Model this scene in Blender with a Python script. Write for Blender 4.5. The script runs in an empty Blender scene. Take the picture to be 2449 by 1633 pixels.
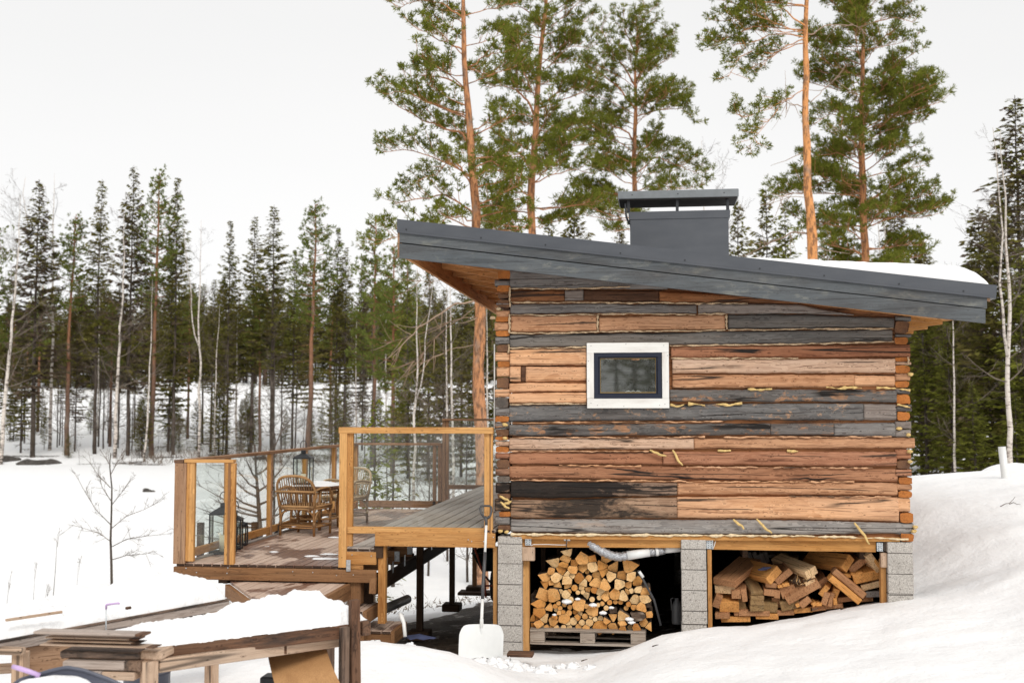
import bpy, math, random
import numpy as np
from mathutils import Vector, Matrix, noise as mn
R = math.radians
rng = np.random.default_rng(7)
random.seed(7)
SC = bpy.context.scene

# ------------------------------------------------------------------ camera
F = 2700.0                         # focal length in pixels of a 2449 px wide picture
YAW, PITCH = R(7.4), R(3.69)
CAM = np.array([1.583, -10.99, 2.30])
cd = bpy.data.cameras.new("camera"); cam = bpy.data.objects.new("camera", cd)
SC.collection.objects.link(cam); SC.camera = cam
cam.location = CAM.tolist(); cam.rotation_euler = (R(90) + PITCH, 0, YAW)
cd.sensor_width = 36; cd.lens = F / 2449 * 36; cd.clip_end = 2500; cd.clip_start = 0.05
cd.dof.use_dof = True; cd.dof.focus_distance = 11.0; cd.dof.aperture_fstop = 2.5

# ------------------------------------------------------------------ sky, sun, exposure
SUN_EL, SUN_AZ = R(42), R(158)     # azimuth measured clockwise from +y
w = bpy.data.worlds.new("World"); SC.world = w; w.use_nodes = True
nt = w.node_tree; nt.nodes.clear()
sky = nt.nodes.new("ShaderNodeTexSky"); sky.sky_type = 'NISHITA'; sky.sun_disc = False
sky.sun_elevation = SUN_EL; sky.sun_rotation = SUN_AZ
hs = nt.nodes.new("ShaderNodeHueSaturation"); hs.inputs['Saturation'].default_value = 0.08
nt.links.new(sky.outputs[0], hs.inputs['Color'])
b1 = nt.nodes.new("ShaderNodeBackground"); b1.inputs['Strength'].default_value = 0.03
nt.links.new(hs.outputs[0], b1.inputs['Color'])
tc = nt.nodes.new("ShaderNodeTexCoord"); mp = nt.nodes.new("ShaderNodeMapping")
mp.inputs['Scale'].default_value = (1, 1, 3)
cn = nt.nodes.new("ShaderNodeTexNoise"); cn.inputs['Scale'].default_value = 1.6; cn.inputs['Detail'].default_value = 4
nt.links.new(tc.outputs['Generated'], mp.inputs['Vector']); nt.links.new(mp.outputs[0], cn.inputs['Vector'])
cr = nt.nodes.new("ShaderNodeValToRGB")
cr.color_ramp.elements[0].position = .3; cr.color_ramp.elements[0].color = (.83, .828, .822, 1)
cr.color_ramp.elements[1].position = .7; cr.color_ramp.elements[1].color = (.875, .868, .86, 1)
nt.links.new(cn.outputs['Fac'], cr.inputs[0])
b2 = nt.nodes.new("ShaderNodeBackground"); b2.inputs['Strength'].default_value = 0.74     # the cloud cover
nt.links.new(cr.outputs[0], b2.inputs['Color'])
ad = nt.nodes.new("ShaderNodeAddShader"); wo = nt.nodes.new("ShaderNodeOutputWorld")
nt.links.new(b1.outputs[0], ad.inputs[0]); nt.links.new(b2.outputs[0], ad.inputs[1]); nt.links.new(ad.outputs[0], wo.inputs[0])
sl = bpy.data.lights.new("sun", 'SUN'); so = bpy.data.objects.new("sun", sl); SC.collection.objects.link(so)
sl.energy = 1.5; sl.angle = R(22); sl.color = (1, .96, .9)
so.location = (0, 0, 30)
so.rotation_euler = (R(90) - SUN_EL, 0, -SUN_AZ + R(180))
SC.view_settings.view_transform = 'Standard'; SC.view_settings.look = 'None'
SC.view_settings.exposure = 0.25; SC.view_settings.gamma = 1
SC.render.engine = 'CYCLES'
SC.cycles.max_bounces = 7; SC.cycles.transparent_max_bounces = 24; SC.cycles.diffuse_bounces = 4

# ------------------------------------------------------------------ picture point -> point in the world at depth plane y=Y
_f = np.array([-math.sin(YAW) * math.cos(PITCH), math.cos(YAW) * math.cos(PITCH), math.sin(PITCH)])
_r = np.array([math.cos(YAW), math.sin(YAW), 0.0]); _u = np.cross(_r, _f)
def P(px, py, Y=0.0):
    d = _f + _r * (px - 1224.5) / F + _u * (816.5 - py) / F
    return CAM + d * (Y - CAM[1]) / d[1]
K = 2449 / 2352
def PV(vx, vy, Y=0.0): return P(vx * K, vy * K, Y)
def PZ(px, py, z):
    d = _f + _r * (px - 1224.5) / F + _u * (816.5 - py) / F
    return CAM + d * (z - CAM[2]) / d[2]
def W1(zx, zy, Y=0.0): return P(zx / 2.4767, 1000 + zy / 2.4767, Y)
def W2(zx, zy, Y=0.0): return P(400 + zx / 2.704, 980 + zy / 2.704, Y)

# ------------------------------------------------------------------ mesh helpers
def nrm(v):
    v = np.asarray(v, float); n = np.linalg.norm(v, axis=-1, keepdims=True); return v / np.maximum(n, 1e-9)
def frame(d):
    d = nrm(d); a = np.array([0, 0, 1.0]) if abs(d[2]) < .9 else np.array([1.0, 0, 0])
    s = nrm(np.cross(a, d)); return d, s, np.cross(d, s)
class MB:
    def __init__(s): s.V = []; s.G = []; s.F = []; s.n = 0
    def add(s, V, Fs, G=None, mat=0, smooth=False):
        V = np.asarray(V, float).reshape(-1, 3)
        s.V.append(V); s.G.append(np.zeros_like(V) if G is None else np.asarray(G, float).reshape(-1, 3))
        Fs = np.asarray(Fs, int)
        s.F.append((Fs + s.n, mat, smooth)); s.n += len(V); return s
    def box(s, c, size, ax=None, mat=0, bev=0.0, off=None):
        """box centred at c; ax = 3 unit axes (rows); grain runs along the longest side"""
        ax = np.eye(3) if ax is None else np.asarray(ax, float)
        h = np.asarray(size, float) / 2; c = np.asarray(c, float)
        off = rng.uniform(-40, 40, 3) if off is None else off
        lo = int(np.argmax(size)); o2 = [lo, (lo + 1) % 3, (lo + 2) % 3]
        b = min(bev, h.min() * .45)
        Q, Fs = [], []
        if b <= 0:
            for k, (i, j) in enumerate([(1, 2), (2, 0), (0, 1)]):
                for sg in (-1, 1):
                    st = len(Q)
                    for (p, q) in ((-1, -1), (1, -1), (1, 1), (-1, 1)):
                        v = np.zeros(3); v[k] = sg * h[k]; v[i] = p * h[i]; v[j] = q * h[j]; Q.append(v)
                    Fs.append([st, st + 1, st + 2, st + 3] if sg > 0 else [st + 3, st + 2, st + 1, st])
        else:
            idx = {}
            for sx in (-1, 1):
                for sy in (-1, 1):
                    for sz in (-1, 1):
                        for k in range(3):
                            v = np.array([sx * h[0], sy * h[1], sz * h[2]]) - b * np.array([sx, sy, sz]) * (np.arange(3) != k)
                            idx[(sx, sy, sz, k)] = len(Q); Q.append(v)
            cs = lambda k, sg, i, j: [idx[tuple(sg if a == k else (p if a == i else q) for a in range(3)) + (k,)] for (p, q) in ((-1, -1), (1, -1), (1, 1), (-1, 1))]
            for k, (i, j) in enumerate([(1, 2), (2, 0), (0, 1)]):
                for sg in (-1, 1):
                    f = cs(k, sg, i, j); Fs.append(f if sg > 0 else f[::-1])
            for k in range(3):
                i, j = (k + 1) % 3, (k + 2) % 3
                for p in (-1, 1):
                    for q in (-1, 1):
                        def g(sk, kk):
                            t = [0, 0, 0]; t[k] = sk; t[i] = p; t[j] = q; return idx[tuple(t) + (kk,)]
                        f = [g(-1, i), g(1, i), g(1, j), g(-1, j)]; Fs.append(f if p * q > 0 else f[::-1])
            tri = []
            for sx in (-1, 1):
                for sy in (-1, 1):
                    for sz in (-1, 1):
                        f = [idx[(sx, sy, sz, k)] for k in range(3)]; f = f if sx * sy * sz > 0 else f[::-1]; tri.append(f + [f[2]])
        Q = np.array(Q); W = c + Q @ ax; G = Q[:, o2] + off
        s.add(W, Fs, G, mat)
        if b > 0:
            s.F.append((np.array(tri)[:, :3] + s.n - len(Q), mat, False))
        return s
    def bar(s, a, b, w, h, up=(0, 0, 1), mat=0, bev=0.0, off=None):
        a = np.asarray(a, float); b = np.asarray(b, float); d = b - a; L = np.linalg.norm(d); d = d / L
        up = np.asarray(up, float); sd = nrm(np.cross(up, d)); u = np.cross(d, sd)
        return s.box((a + b) / 2, (L, w, h), np.array([d, sd, u]), mat, bev, off)
    def tube(s, pts, rad, n=6, mat=0, smooth=True, cap=True):
        pts = np.asarray(pts, float); m = len(pts); rad = np.broadcast_to(np.asarray(rad, float), (m,))
        T = nrm(np.gradient(pts, axis=0)); d, sd, u = frame(T[0]); V = []; G = []
        a = np.linspace(0, 2 * math.pi, n, endpoint=False); L = 0; off = rng.uniform(-40, 40, 3)
        for i in range(m):
            sd = nrm(sd - T[i] * np.dot(sd, T[i])); u = np.cross(T[i], sd)
            if i: L += np.linalg.norm(pts[i] - pts[i - 1])
            ring = pts[i] + rad[i] * (np.cos(a)[:, None] * sd + np.sin(a)[:, None] * u); V.append(ring)
            G.append(np.stack([np.full(n, L), rad[i] * np.cos(a), rad[i] * np.sin(a)], 1) + off)
        Fs = []
        for i in range(m - 1):
            for j in range(n):
                k = (j + 1) % n; Fs.append([i * n + j, i * n + k, (i + 1) * n + k, (i + 1) * n + j])
        V = np.concatenate(V); G = np.concatenate(G); s.add(V, Fs, G, mat, smooth)
        if cap:
            st = s.n - m * n
            for base, rev in ((0, True), ((m - 1) * n, False)):
                f = [base + j for j in range(n)]; f = f[::-1] if rev else f
                s.F.append((np.array([f]) + st, mat, False))
        return s
    def disc(s, c, nrmv, r, n=20, mat=0, h=.01):
        d, a, b = frame(nrmv); return s.tube([np.asarray(c) - d * h / 2, np.asarray(c) + d * h / 2], [r, r], n, mat, False)
    def prism(s, poly, y0, y1, mat=0, mat_side=None, tilt=(0, 0), jit=0.0):
        """poly in the xz plane (ccw seen from -y), extruded from y0 (front) to y1"""
        poly = np.asarray(poly, float); n = len(poly); c = poly.mean(0)
        fy = y0 + (poly - c) @ np.array(tilt) + (rng.uniform(-jit, jit, n) if jit else 0)
        A = np.stack([poly[:, 0], fy, poly[:, 1]], 1); B = np.stack([poly[:, 0], np.full(n, y1), poly[:, 1]], 1)
        off = rng.uniform(-40, 40, 3)
        Ga = np.stack([A[:, 0], A[:, 2], A[:, 1]], 1) + off
        s.add(A, [list(range(n))], Ga, mat)
        s.add(B, [list(range(n))[::-1]], Ga, mat)
        V = np.concatenate([A, B]); G = np.stack([V[:, 1], V[:, 0], V[:, 2]], 1) + off
        s.add(V, [[i + n, (i + 1) % n + n, (i + 1) % n, i] for i in range(n)], G, mat if mat_side is None else mat_side)
        return s
    def grid(s, X, G=None, mat=0, smooth=True, flip=False):
        X = np.asarray(X, float); a, b = X.shape[:2]; I = np.arange(a * b).reshape(a, b)
        Fs = np.stack([I[:-1, :-1], I[1:, :-1], I[1:, 1:], I[:-1, 1:]], -1).reshape(-1, 4)
        if flip: Fs = Fs[:, ::-1]
        return s.add(X.reshape(-1, 3), Fs, None if G is None else np.asarray(G).reshape(-1, 3), mat, smooth)
    def lathe(s, c, prof, n=20, mat=0, smooth=True):
        a = np.linspace(0, 2 * math.pi, n + 1); X = np.array([[[c[0] + r * math.cos(t), c[1] + r * math.sin(t), c[2] + z] for t in a] for r, z in prof])
        return s.grid(X, X.copy(), mat, smooth, flip=True)
    def mesh(s, name, mats, off=(0, 0, 0)):
        me = bpy.data.meshes.new(name)
        V = np.concatenate(s.V) - np.asarray(off)[None]; G = np.concatenate(s.G)
        ls, lt, mi, sm = [], [], [], []; 
        for Fs, m, smo in s.F:
            k = Fs.shape[1]; ls.append(Fs.reshape(-1)); lt.append(np.full(len(Fs), k)); mi.append(np.full(len(Fs), m)); sm.append(np.full(len(Fs), smo))
        L = np.concatenate(ls).astype(np.int32); T = np.concatenate(lt).astype(np.int32)
        me.vertices.add(len(V)); me.vertices.foreach_set('co', V.astype(np.float32).ravel())
        me.loops.add(len(L)); me.loops.foreach_set('vertex_index', L)
        me.polygons.add(len(T)); st = np.concatenate([[0], np.cumsum(T)[:-1]]).astype(np.int32)
        me.polygons.foreach_set('loop_start', st); me.polygons.foreach_set('loop_total', T)
        me.polygons.foreach_set('material_index', np.concatenate(mi).astype(np.int32))
        me.polygons.foreach_set('use_smooth', np.concatenate(sm).astype(bool))
        at = me.attributes.new('gc', 'FLOAT_VECTOR', 'POINT'); at.data.foreach_set('vector', G.astype(np.float32).ravel())
        me.update(calc_edges=True); me.validate()
        for m in (mats if isinstance(mats, (list, tuple)) else [mats]): me.materials.append(m)
        return me
WL = {}
def thing(name, label, cat, loc=(0, 0, 0), group=None, kind=None):
    o = bpy.data.objects.new(name, None); SC.collection.objects.link(o); o.location = [float(x) for x in loc]
    o.empty_display_size = .1
    o['label'] = label; o['category'] = cat; WL[o.name] = np.asarray(loc, float)
    if group: o['group'] = group
    return o
def part(name, mb, mats, parent, label=None, loc=None, kind=None):
    """child mesh; mb holds world coordinates"""
    pw = WL[parent.name]; loc = pw if loc is None else np.asarray(loc, float)
    o = bpy.data.objects.new(name, mb.mesh(name, mats, loc)); SC.collection.objects.link(o)
    o.parent = parent; o.location = (loc - pw).tolist(); WL[o.name] = loc
    if label: o['label'] = label
    if kind: o['kind'] = kind
    return o
def solo(name, mb, mats, label=None, cat=None, loc=(0, 0, 0), group=None, kind=None):
    o = bpy.data.objects.new(name, mb.mesh(name, mats, loc)); SC.collection.objects.link(o); o.location = [float(x) for x in loc]
    WL[o.name] = np.asarray(loc, float)
    if label: o['label'] = label
    if cat: o['category'] = cat
    if group: o['group'] = group
    if kind: o['kind'] = kind
    return o
def copy_tree(o, parent=None):
    c = o.copy(); SC.collection.objects.link(c); c.parent = parent
    for ch in list(o.children): copy_tree(ch, c)
    return c
def fb(p, s=1.0, o=4): return mn.fractal(Vector((p[0] * s, p[1] * s, p[2] * s)), 1.0, 2.0, o)

# ------------------------------------------------------------------ materials
class NT:
    def __init__(s, name):
        s.m = bpy.data.materials.new(name); s.m.use_nodes = True; s.t = s.m.node_tree; s.t.nodes.clear()
        s.out = s.n('ShaderNodeOutputMaterial')
    def n(s, typ, **kw):
        x = s.t.nodes.new(typ)
        for k, v in kw.items(): setattr(x, k, v)
        return x
    def l(s, a, b): s.t.links.new(a, b)
    def setv(s, node, k, v):
        if hasattr(v, 'is_output'): s.l(v, node.inputs[k])
        else: node.inputs[k].default_value = v
    def attr(s, name='gc'): return s.n('ShaderNodeAttribute', attribute_name=name).outputs['Vector']
    def obj(s): return s.n('ShaderNodeTexCoord').outputs['Object']
    def mul(s, v, k):
        x = s.n('ShaderNodeVectorMath', operation='MULTIPLY'); s.l(v, x.inputs[0]); x.inputs[1].default_value = k; return x.outputs[0]
    def vadd(s, a, b):
        x = s.n('ShaderNodeVectorMath', operation='ADD'); s.l(a, x.inputs[0]); s.setv(x, 1, b); return x.outputs[0]
    def noise(s, v, sc=1, det=4, rough=.55, dist=0, col=False):
        x = s.n('ShaderNodeTexNoise'); s.l(v, x.inputs['Vector']); x.inputs['Scale'].default_value = sc
        x.inputs['Detail'].default_value = det; x.inputs['Roughness'].default_value = rough; x.inputs['Distortion'].default_value = dist
        return x.outputs['Color' if col else 'Fac']
    def ramp(s, f, stops, interp='LINEAR'):
        x = s.n('ShaderNodeValToRGB'); s.l(f, x.inputs[0]); e = x.color_ramp.elements; x.color_ramp.interpolation = interp
        while len(e) < len(stops): e.new(.5)
        for el, (p, c) in zip(e, stops): el.position = p; el.color = (c, c, c, 1) if not hasattr(c, '__len__') else (*c, 1)
        return x.outputs[0]
    def mix(s, f, a, b, mode='MIX'):
        x = s.n('ShaderNodeMix', data_type='RGBA', blend_type=mode)
        s.setv(x, 0, f)
        for k, v in ((6, a), (7, b)): s.setv(x, k, v if hasattr(v, 'is_output') else (*v, 1))
        return x.outputs[2]
    def math(s, op, a, b=0.0, c=None):
        x = s.n('ShaderNodeMath', operation=op); s.setv(x, 0, a); s.setv(x, 1, b)
        if c is not None: s.setv(x, 2, c)
        return x.outputs[0]
    def bsdf(s, col, rough=.7, bump=None, bs=.3, bd=.005, metal=0, spec=.3, **kw):
        b = s.n('ShaderNodeBsdfPrincipled')
        s.setv(b, 'Base Color', col if hasattr(col, 'is_output') else (*col, 1)); s.setv(b, 'Roughness', rough)
        b.inputs['Metallic'].default_value = metal; b.inputs['Specular IOR Level'].default_value = spec
        if bump is not None:
            x = s.n('ShaderNodeBump'); x.inputs['Strength'].default_value = bs; x.inputs['Distance'].default_value = bd
            s.l(bump, x.inputs['Height']); s.l(x.outputs[0], b.inputs['Normal'])
        for k, v in kw.items(): s.setv(b, k, v)
        s.l(b.outputs[0], s.out.inputs[0]); s.b = b; return s.m

def wood(name, c1, c2, c3=None, patch=0.0, pc=(.1, .1, .11), knots=.6, cracks=0.0, rough=.75, ring=1.0, kscale=2.6, gloss_var=0, pscale=(1.3, 7, 7), psharp=.06, fine=.5, streak=1.0, char=None, tonal=.5, sat=1.04):
    """sawn or hewn timber: c1 early wood, c2 late wood / streaks, optional weathered patches"""
    t = NT(name); v = t.attr()
    kv = t.mul(v, (kscale, kscale * 2.1, kscale * 2.1))
    vo = t.n('ShaderNodeTexVoronoi', feature='F1'); t.l(kv, vo.inputs['Vector']); vo.inputs['Randomness'].default_value = 1
    kd = vo.outputs['Distance']
    warp = t.ramp(kd, [(0, 1), (.2, .3), (.45, 0)])
    wv = t.n('ShaderNodeCombineXYZ'); t.l(t.math('MULTIPLY', warp, .045), wv.inputs[1]); t.l(t.math('MULTIPLY', warp, .045), wv.inputs[2])
    lw = t.noise(t.mul(v, (.9, 2.2, 2.2)), 1, 2)
    wv2 = t.n('ShaderNodeCombineXYZ'); t.l(t.math('MULTIPLY', lw, .11), wv2.inputs[1]); t.l(t.math('MULTIPLY', lw, .08), wv2.inputs[2])
    v2 = t.vadd(t.vadd(v, wv.outputs[0]), wv2.outputs[0])
    wa = t.n('ShaderNodeTexWave', wave_type='BANDS', bands_direction='Z', wave_profile='SAW')
    t.l(t.mul(v2, (.25, 12, 12)), wa.inputs['Vector']); wa.inputs['Scale'].default_value = 1.3
    wa.inputs['Distortion'].default_value = 3.5; wa.inputs['Detail'].default_value = 2; wa.inputs['Detail Scale'].default_value = .6
    g1 = t.noise(t.mul(v2, (1.6, 42, 42)), 1, 5, .65)
    g2 = t.noise(t.mul(v, (7, 230, 230)), 1, 3, .6)
    grain = t.math('ADD', t.math('MULTIPLY', t.ramp(wa.outputs['Fac'], [(0, 0), (.7, .35), (1, 1)]), .45 * ring), t.math('MULTIPLY', t.ramp(g1, [(.32, 0), (.68, 1)]), .6))
    col = t.mix(t.math('MINIMUM', grain, 1.0), c1, c2)
    tone = t.noise(t.mul(v, (.8, 4, 4)), 1, 3)
    col = t.mix(t.ramp(tone, [(.35, 0), (.65, 1)]), col, t.mix(.6, col, c3 if c3 else c2), 'MIX')
    col = t.mix(t.math('MULTIPLY', t.ramp(g2, [(.35, 0), (.7, 1)]), fine), col, t.mix(1, col, (.48, .43, .40), 'MULTIPLY'))
    if patch > 0:
        pn = t.noise(t.mul(v, pscale), 1, 6, .7, .4)
        if char:
            ox = t.n('ShaderNodeSeparateXYZ'); t.l(t.obj(), ox.inputs[0]); mr = t.n('ShaderNodeMapRange'); t.l(ox.outputs[0], mr.inputs[0]); mr.inputs[1].default_value = -.9; mr.inputs[2].default_value = .9
            pn = t.math('ADD', pn, t.ramp(mr.outputs[0], char))
        pm = t.ramp(pn, [(max(0, 1 - patch - psharp), 0), (min(1, 1 - patch + psharp), 1)])
        pg = t.mix(t.ramp(g1, [(.3, 0), (.7, 1)]), pc, tuple(x * .45 for x in pc))
        pg = t.mix(t.math('MULTIPLY', t.ramp(g2, [(.4, 0), (.7, 1)]), .5), pg, tuple(min(1, x * 1.9) for x in pc))
        col = t.mix(t.math('MULTIPLY', pm, .93), col, pg)
    if tonal > 0:
        tn2 = t.noise(t.mul(v, (1.1, 5, 5)), 1, 4, .6); col = t.mix(t.math('MULTIPLY', t.ramp(tn2, [(.48, 0), (.66, 1)]), tonal), col, t.mix(1, col, (.58, .50, .46), 'MULTIPLY'))
    if knots > 0:
        vk = t.n('ShaderNodeTexVoronoi', feature='F1'); t.l(t.mul(v, (7, 13, 13)), vk.inputs['Vector']); col = t.mix(t.math('MULTIPLY', t.ramp(vk.outputs['Distance'], [(.07, 1), (.12, 0)]), t.math('MULTIPLY', t.ramp(t.noise(t.mul(v, (3, 9, 9)), 1, 1), [(.52, 0), (.58, 1)]), knots * .8)), col, tuple(x * .25 for x in c2))
        ke = t.ramp(t.math('ADD', kd, t.math('MULTIPLY', g1, .02)), [(.085, 1), (.12, .45), (.18, 0)])
        col = t.mix(t.math('MULTIPLY', ke, knots), col, tuple(x * .28 for x in c2))
    g3 = t.noise(t.mul(v2, (1.0, 75, 75)), 1, 2, .5)
    col = t.mix(t.math('MULTIPLY', t.ramp(g3, [(.56, 0), (.66, 1)]), .75 * streak), col, t.mix(1, col, (.36, .31, .29), 'MULTIPLY'))
    g4 = t.noise(t.mul(v, (2.6, 30, 30)), 1, 3, .6)
    col = t.mix(t.math('MULTIPLY', t.ramp(g4, [(.58, 0), (.72, 1)]), .45 * streak), col, t.mix(1, col, (.5, .44, .42), 'MULTIPLY'))
    h = t.math('SUBTRACT', t.math('ADD', t.math('MULTIPLY', g1, .7), t.math('MULTIPLY', g2, .4)), t.math('MULTIPLY', g3, .5))
    if cracks > 0:
        cn_ = t.noise(t.mul(v, (.22, 9, 9)), 1, 1.0, .5)
        ab = t.math('ABSOLUTE', t.math('SUBTRACT', cn_, .5))
        gate = t.ramp(t.noise(t.mul(v, (1.1, 3, 3)), 1.3, 1), [(.42, 0), (.5, 1)])
        ck = t.math('MULTIPLY', t.ramp(ab, [(.006, 1), (.020, 0)]), gate)
        cm = t.math('MULTIPLY', ck, cracks); col = t.mix(cm, col, (.012, .010, .009)); h = t.math('SUBTRACT', h, t.math('MULTIPLY', cm, 2.5))
    hs = t.n('ShaderNodeHueSaturation'); hs.inputs['Saturation'].default_value = sat; hs.inputs['Value'].default_value = 1.06; t.l(col, hs.inputs['Color'])
    return t.bsdf(hs.outputs[0], rough, h, .55, .004, spec=.22)

def plain(name, col, rough=.5, metal=0, nz=0.15, sc=12, bump=.1, spec=.4, **kw):
    t = NT(name); v = t.obj(); n1 = t.noise(v, sc, 5)
    c = t.mix(t.ramp(n1, [(.3, 0), (.7, 1)]), tuple(x * (1 - nz) for x in col), tuple(min(1, x * (1 + nz)) for x in col))
    return t.bsdf(c, rough, n1, bump, .003, metal, spec, **kw)

M = {}
M['glow'] = wood('honey_pine', (.56, .30, .11), (.36, .155, .045), (.66, .37, .15), knots=.5, ring=.9, streak=.4)
M['post'] = wood('orange_pine', (.58, .31, .12), (.33, .135, .04), (.66, .40, .18), knots=.7, ring=1.1, streak=.4)
M['fasc'] = wood('brown_decking_fascia', (.34, .185, .09), (.19, .088, .038), (.27, .155, .085), knots=.8, cracks=.3, streak=.5)
M['weath'] = wood('weathered_post', (.44, .27, .165), (.30, .17, .095), (.38, .26, .18), knots=.8, cracks=.4)
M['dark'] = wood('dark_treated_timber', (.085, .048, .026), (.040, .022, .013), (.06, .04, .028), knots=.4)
M['wetd'] = wood('wet_brown_timber', (.23, .12, .07), (.09, .046, .028), (.15, .095, .065), patch=.42, pc=(.05, .035, .028), cracks=.7)
M['bench'] = wood('old_bench_timber', (.64, .47, .34), (.42, .28, .19), (.5, .40, .32), patch=.26, pc=(.32, .24, .19), cracks=.7, knots=.9, streak=.5, tonal=.3)
M['benchd'] = wood('dark_bench_timber', (.30, .20, .14), (.12, .08, .058), (.22, .17, .14), patch=.5, pc=(.045, .038, .034), cracks=.8, knots=.9)
M['greyb'] = wood('grey_bench_timber', (.50, .44, .40), (.30, .26, .235), (.54, .44, .37), patch=.22, pc=(.24, .2, .18), cracks=.6, streak=.5, tonal=.3)
M['pallet'] = wood('pallet_wood', (.46, .39, .32), (.29, .23, .18), (.36, .33, .30), patch=.35, pc=(.2, .175, .16), cracks=.5)
M['stain'] = wood('grey_stained_fascia', (.105, .118, .128), (.078, .088, .098), (.145, .152, .155), knots=.35, patch=.34, pc=(.24, .24, .21), cracks=.3, psharp=.12, pscale=(4, 9, 9), ring=.5, streak=.35)
M['soff'] = wood('orange_roof_boards', (.74, .38, .16), (.46, .20, .07), (.80, .48, .24), knots=.7, patch=.25, pc=(.3, .2, .12))
t = NT('black_steel'); M['black'] = t.bsdf((.016, .017, .019), .45, spec=.4)
t = NT('anthracite_sheet'); v = t.obj(); n1 = t.noise(v, 60, 3); n2 = t.noise(t.mul(v, (2, 2, 6)), 1.5, 4)
M['sheet'] = t.bsdf(t.mix(t.ramp(n2, [(.3, 0), (.7, 1)]), (.060, .066, .078), (.078, .084, .096)), .42, n1, .05, .002, .0, .5)
M['sheetb'] = plain('black_sheet', (.022, .024, .028), .5, nz=.2, spec=.4)
M['galv'] = plain('galvanised_steel', (.52, .55, .57), .38, .75, .35, 40)
M['white'] = plain('white_paint', (.78, .775, .75), .5, nz=.04, sc=30)
M['wplast'] = plain('white_plastic', (.74, .75, .74), .35, nz=.03, spec=.5)
M['gplast'] = plain('dark_grey_plastic', (.055, .055, .058), .45, nz=.08, spec=.5)
M['bframe'] = plain('blue_black_window_paint', (.026, .030, .046), .6, nz=.08, spec=.12)
M['gold'] = plain('gold_spacer', (.42, .27, .08), .35, .6, .1)
M['purple'] = plain('lilac_plastic', (.57, .40, .68), .4, nz=.05, spec=.5)
M['navy'] = plain('dark_blue_plastic', (.085, .092, .125), .42, nz=.15, spec=.5, sc=4)
M['card'] = wood('brown_cardboard', (.47, .27, .13), (.40, .22, .10), (.43, .245, .115), patch=.34, pc=(.2, .09, .038), knots=0, ring=.2, pscale=(1.8, 2.6, 2.6), psharp=.012, streak=.1)
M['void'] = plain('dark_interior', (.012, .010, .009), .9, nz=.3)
M['wax'] = plain('candle_wax', (.80, .73, .56), .5, nz=.03)
M['pipe'] = plain('grey_drain_pipe', (.33, .32, .30), .5, nz=.2, sc=6)
M['red'] = plain('faded_red_paint', (.5, .11, .07), .5)
M['tub'] = plain('dark_green_tub', (.012, .024, .022), .45, nz=.2)
M['jute'] = plain('jute_caulking', (.52, .38, .24), .95, nz=.35, sc=90, bump=1)
M['foam'] = plain('yellow_foam', (.64, .45, .18), .85, nz=.25, sc=40, bump=.6)
M['rust'] = plain('dark_rubber', (.02, .02, .02), .8)
M['rock'] = plain('dark_rock', (.07, .062, .055), .9, nz=.5, sc=5, bump=1)
# cut wood end
def endgrain(name, c1, c2):
    t = NT(name); v = t.attr(); a = t.noise(v, 9, 3); b = t.noise(v, 70, 4, .65)
    wv = t.n('ShaderNodeTexWave', wave_type='RINGS', rings_direction='Z'); t.l(v, wv.inputs['Vector']); wv.inputs['Scale'].default_value = 26; wv.inputs['Distortion'].default_value = 3
    c = t.mix(t.ramp(a, [(.3, 0), (.7, 1)]), c1, c2)
    c = t.mix(t.math('MULTIPLY', wv.outputs['Fac'], .28), c, tuple(x * .45 for x in c2))
    c = t.mix(t.ramp(b, [(.5, 0), (.78, .75)]), c, tuple(x * .4 for x in c2))
    gx = t.noise(v, 22, 4, .7); c = t.mix(t.ramp(gx, [(.54, 0), (.68, .7)]), c, tuple(x * .38 for x in c1))
    return t.bsdf(c, .8, t.math('ADD', b, t.math('MULTIPLY', a, .6)), .8, .006, spec=.15)
M['end'] = endgrain('orange_end_grain', (.55, .20, .05), (.34, .12, .035))
M['end2'] = endgrain('brown_end_grain', (.24, .12, .06), (.13, .07, .045))
M['end3'] = endgrain('grey_end_grain', (.19, .15, .12), (.10, .085, .075))
M['cut'] = endgrain('pale_split_wood', (.86, .49, .19), (.68, .31, .09))
M['cut2'] = endgrain('orange_split_wood', (.76, .38, .11), (.52, .20, .05))
M['cut3'] = endgrain('cream_split_wood', (.92, .66, .36), (.76, .45, .19))
t = NT('birch_firewood_bark'); v = t.attr(); n1 = t.noise(t.mul(v, (10, 30, 30)), 1, 5, .7)
M['bark'] = t.bsdf(t.ramp(n1, [(.35, (.035, .026, .022)), (.55, (.13, .09, .065)), (.72, (.33, .27, .22))]), .9, n1, 1, .01, spec=.1)
t = NT('lightweight_concrete'); v = t.obj(); n1 = t.noise(v, 95, 4, .7); n2 = t.noise(v, 3.2, 4)
vo = t.n('ShaderNodeTexVoronoi'); t.l(v, vo.inputs['Vector']); vo.inputs['Scale'].default_value = 70
pit = t.ramp(vo.outputs['Distance'], [(.10, 1), (.24, 0)]); pit = t.math('MULTIPLY', pit, t.ramp(n1, [(.48, 0), (.58, 1)]))
n5 = t.noise(v, 45, 3, .6); c = t.mix(t.ramp(n1, [(.38, 0), (.62, 1)]), (.33, .305, .275), (.60, .565, .525)); c = t.mix(t.ramp(n5, [(.56, 0), (.66, .8)]), c, (.17, .155, .14))
c = t.mix(t.ramp(n2, [(.52, 0), (.72, .55)]), c, (.26, .235, .21)); c = t.mix(pit, c, (.07, .065, .06))
M['conc'] = t.bsdf(c, .95, t.math('SUBTRACT', n1, pit), .8, .006, spec=.1)
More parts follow.
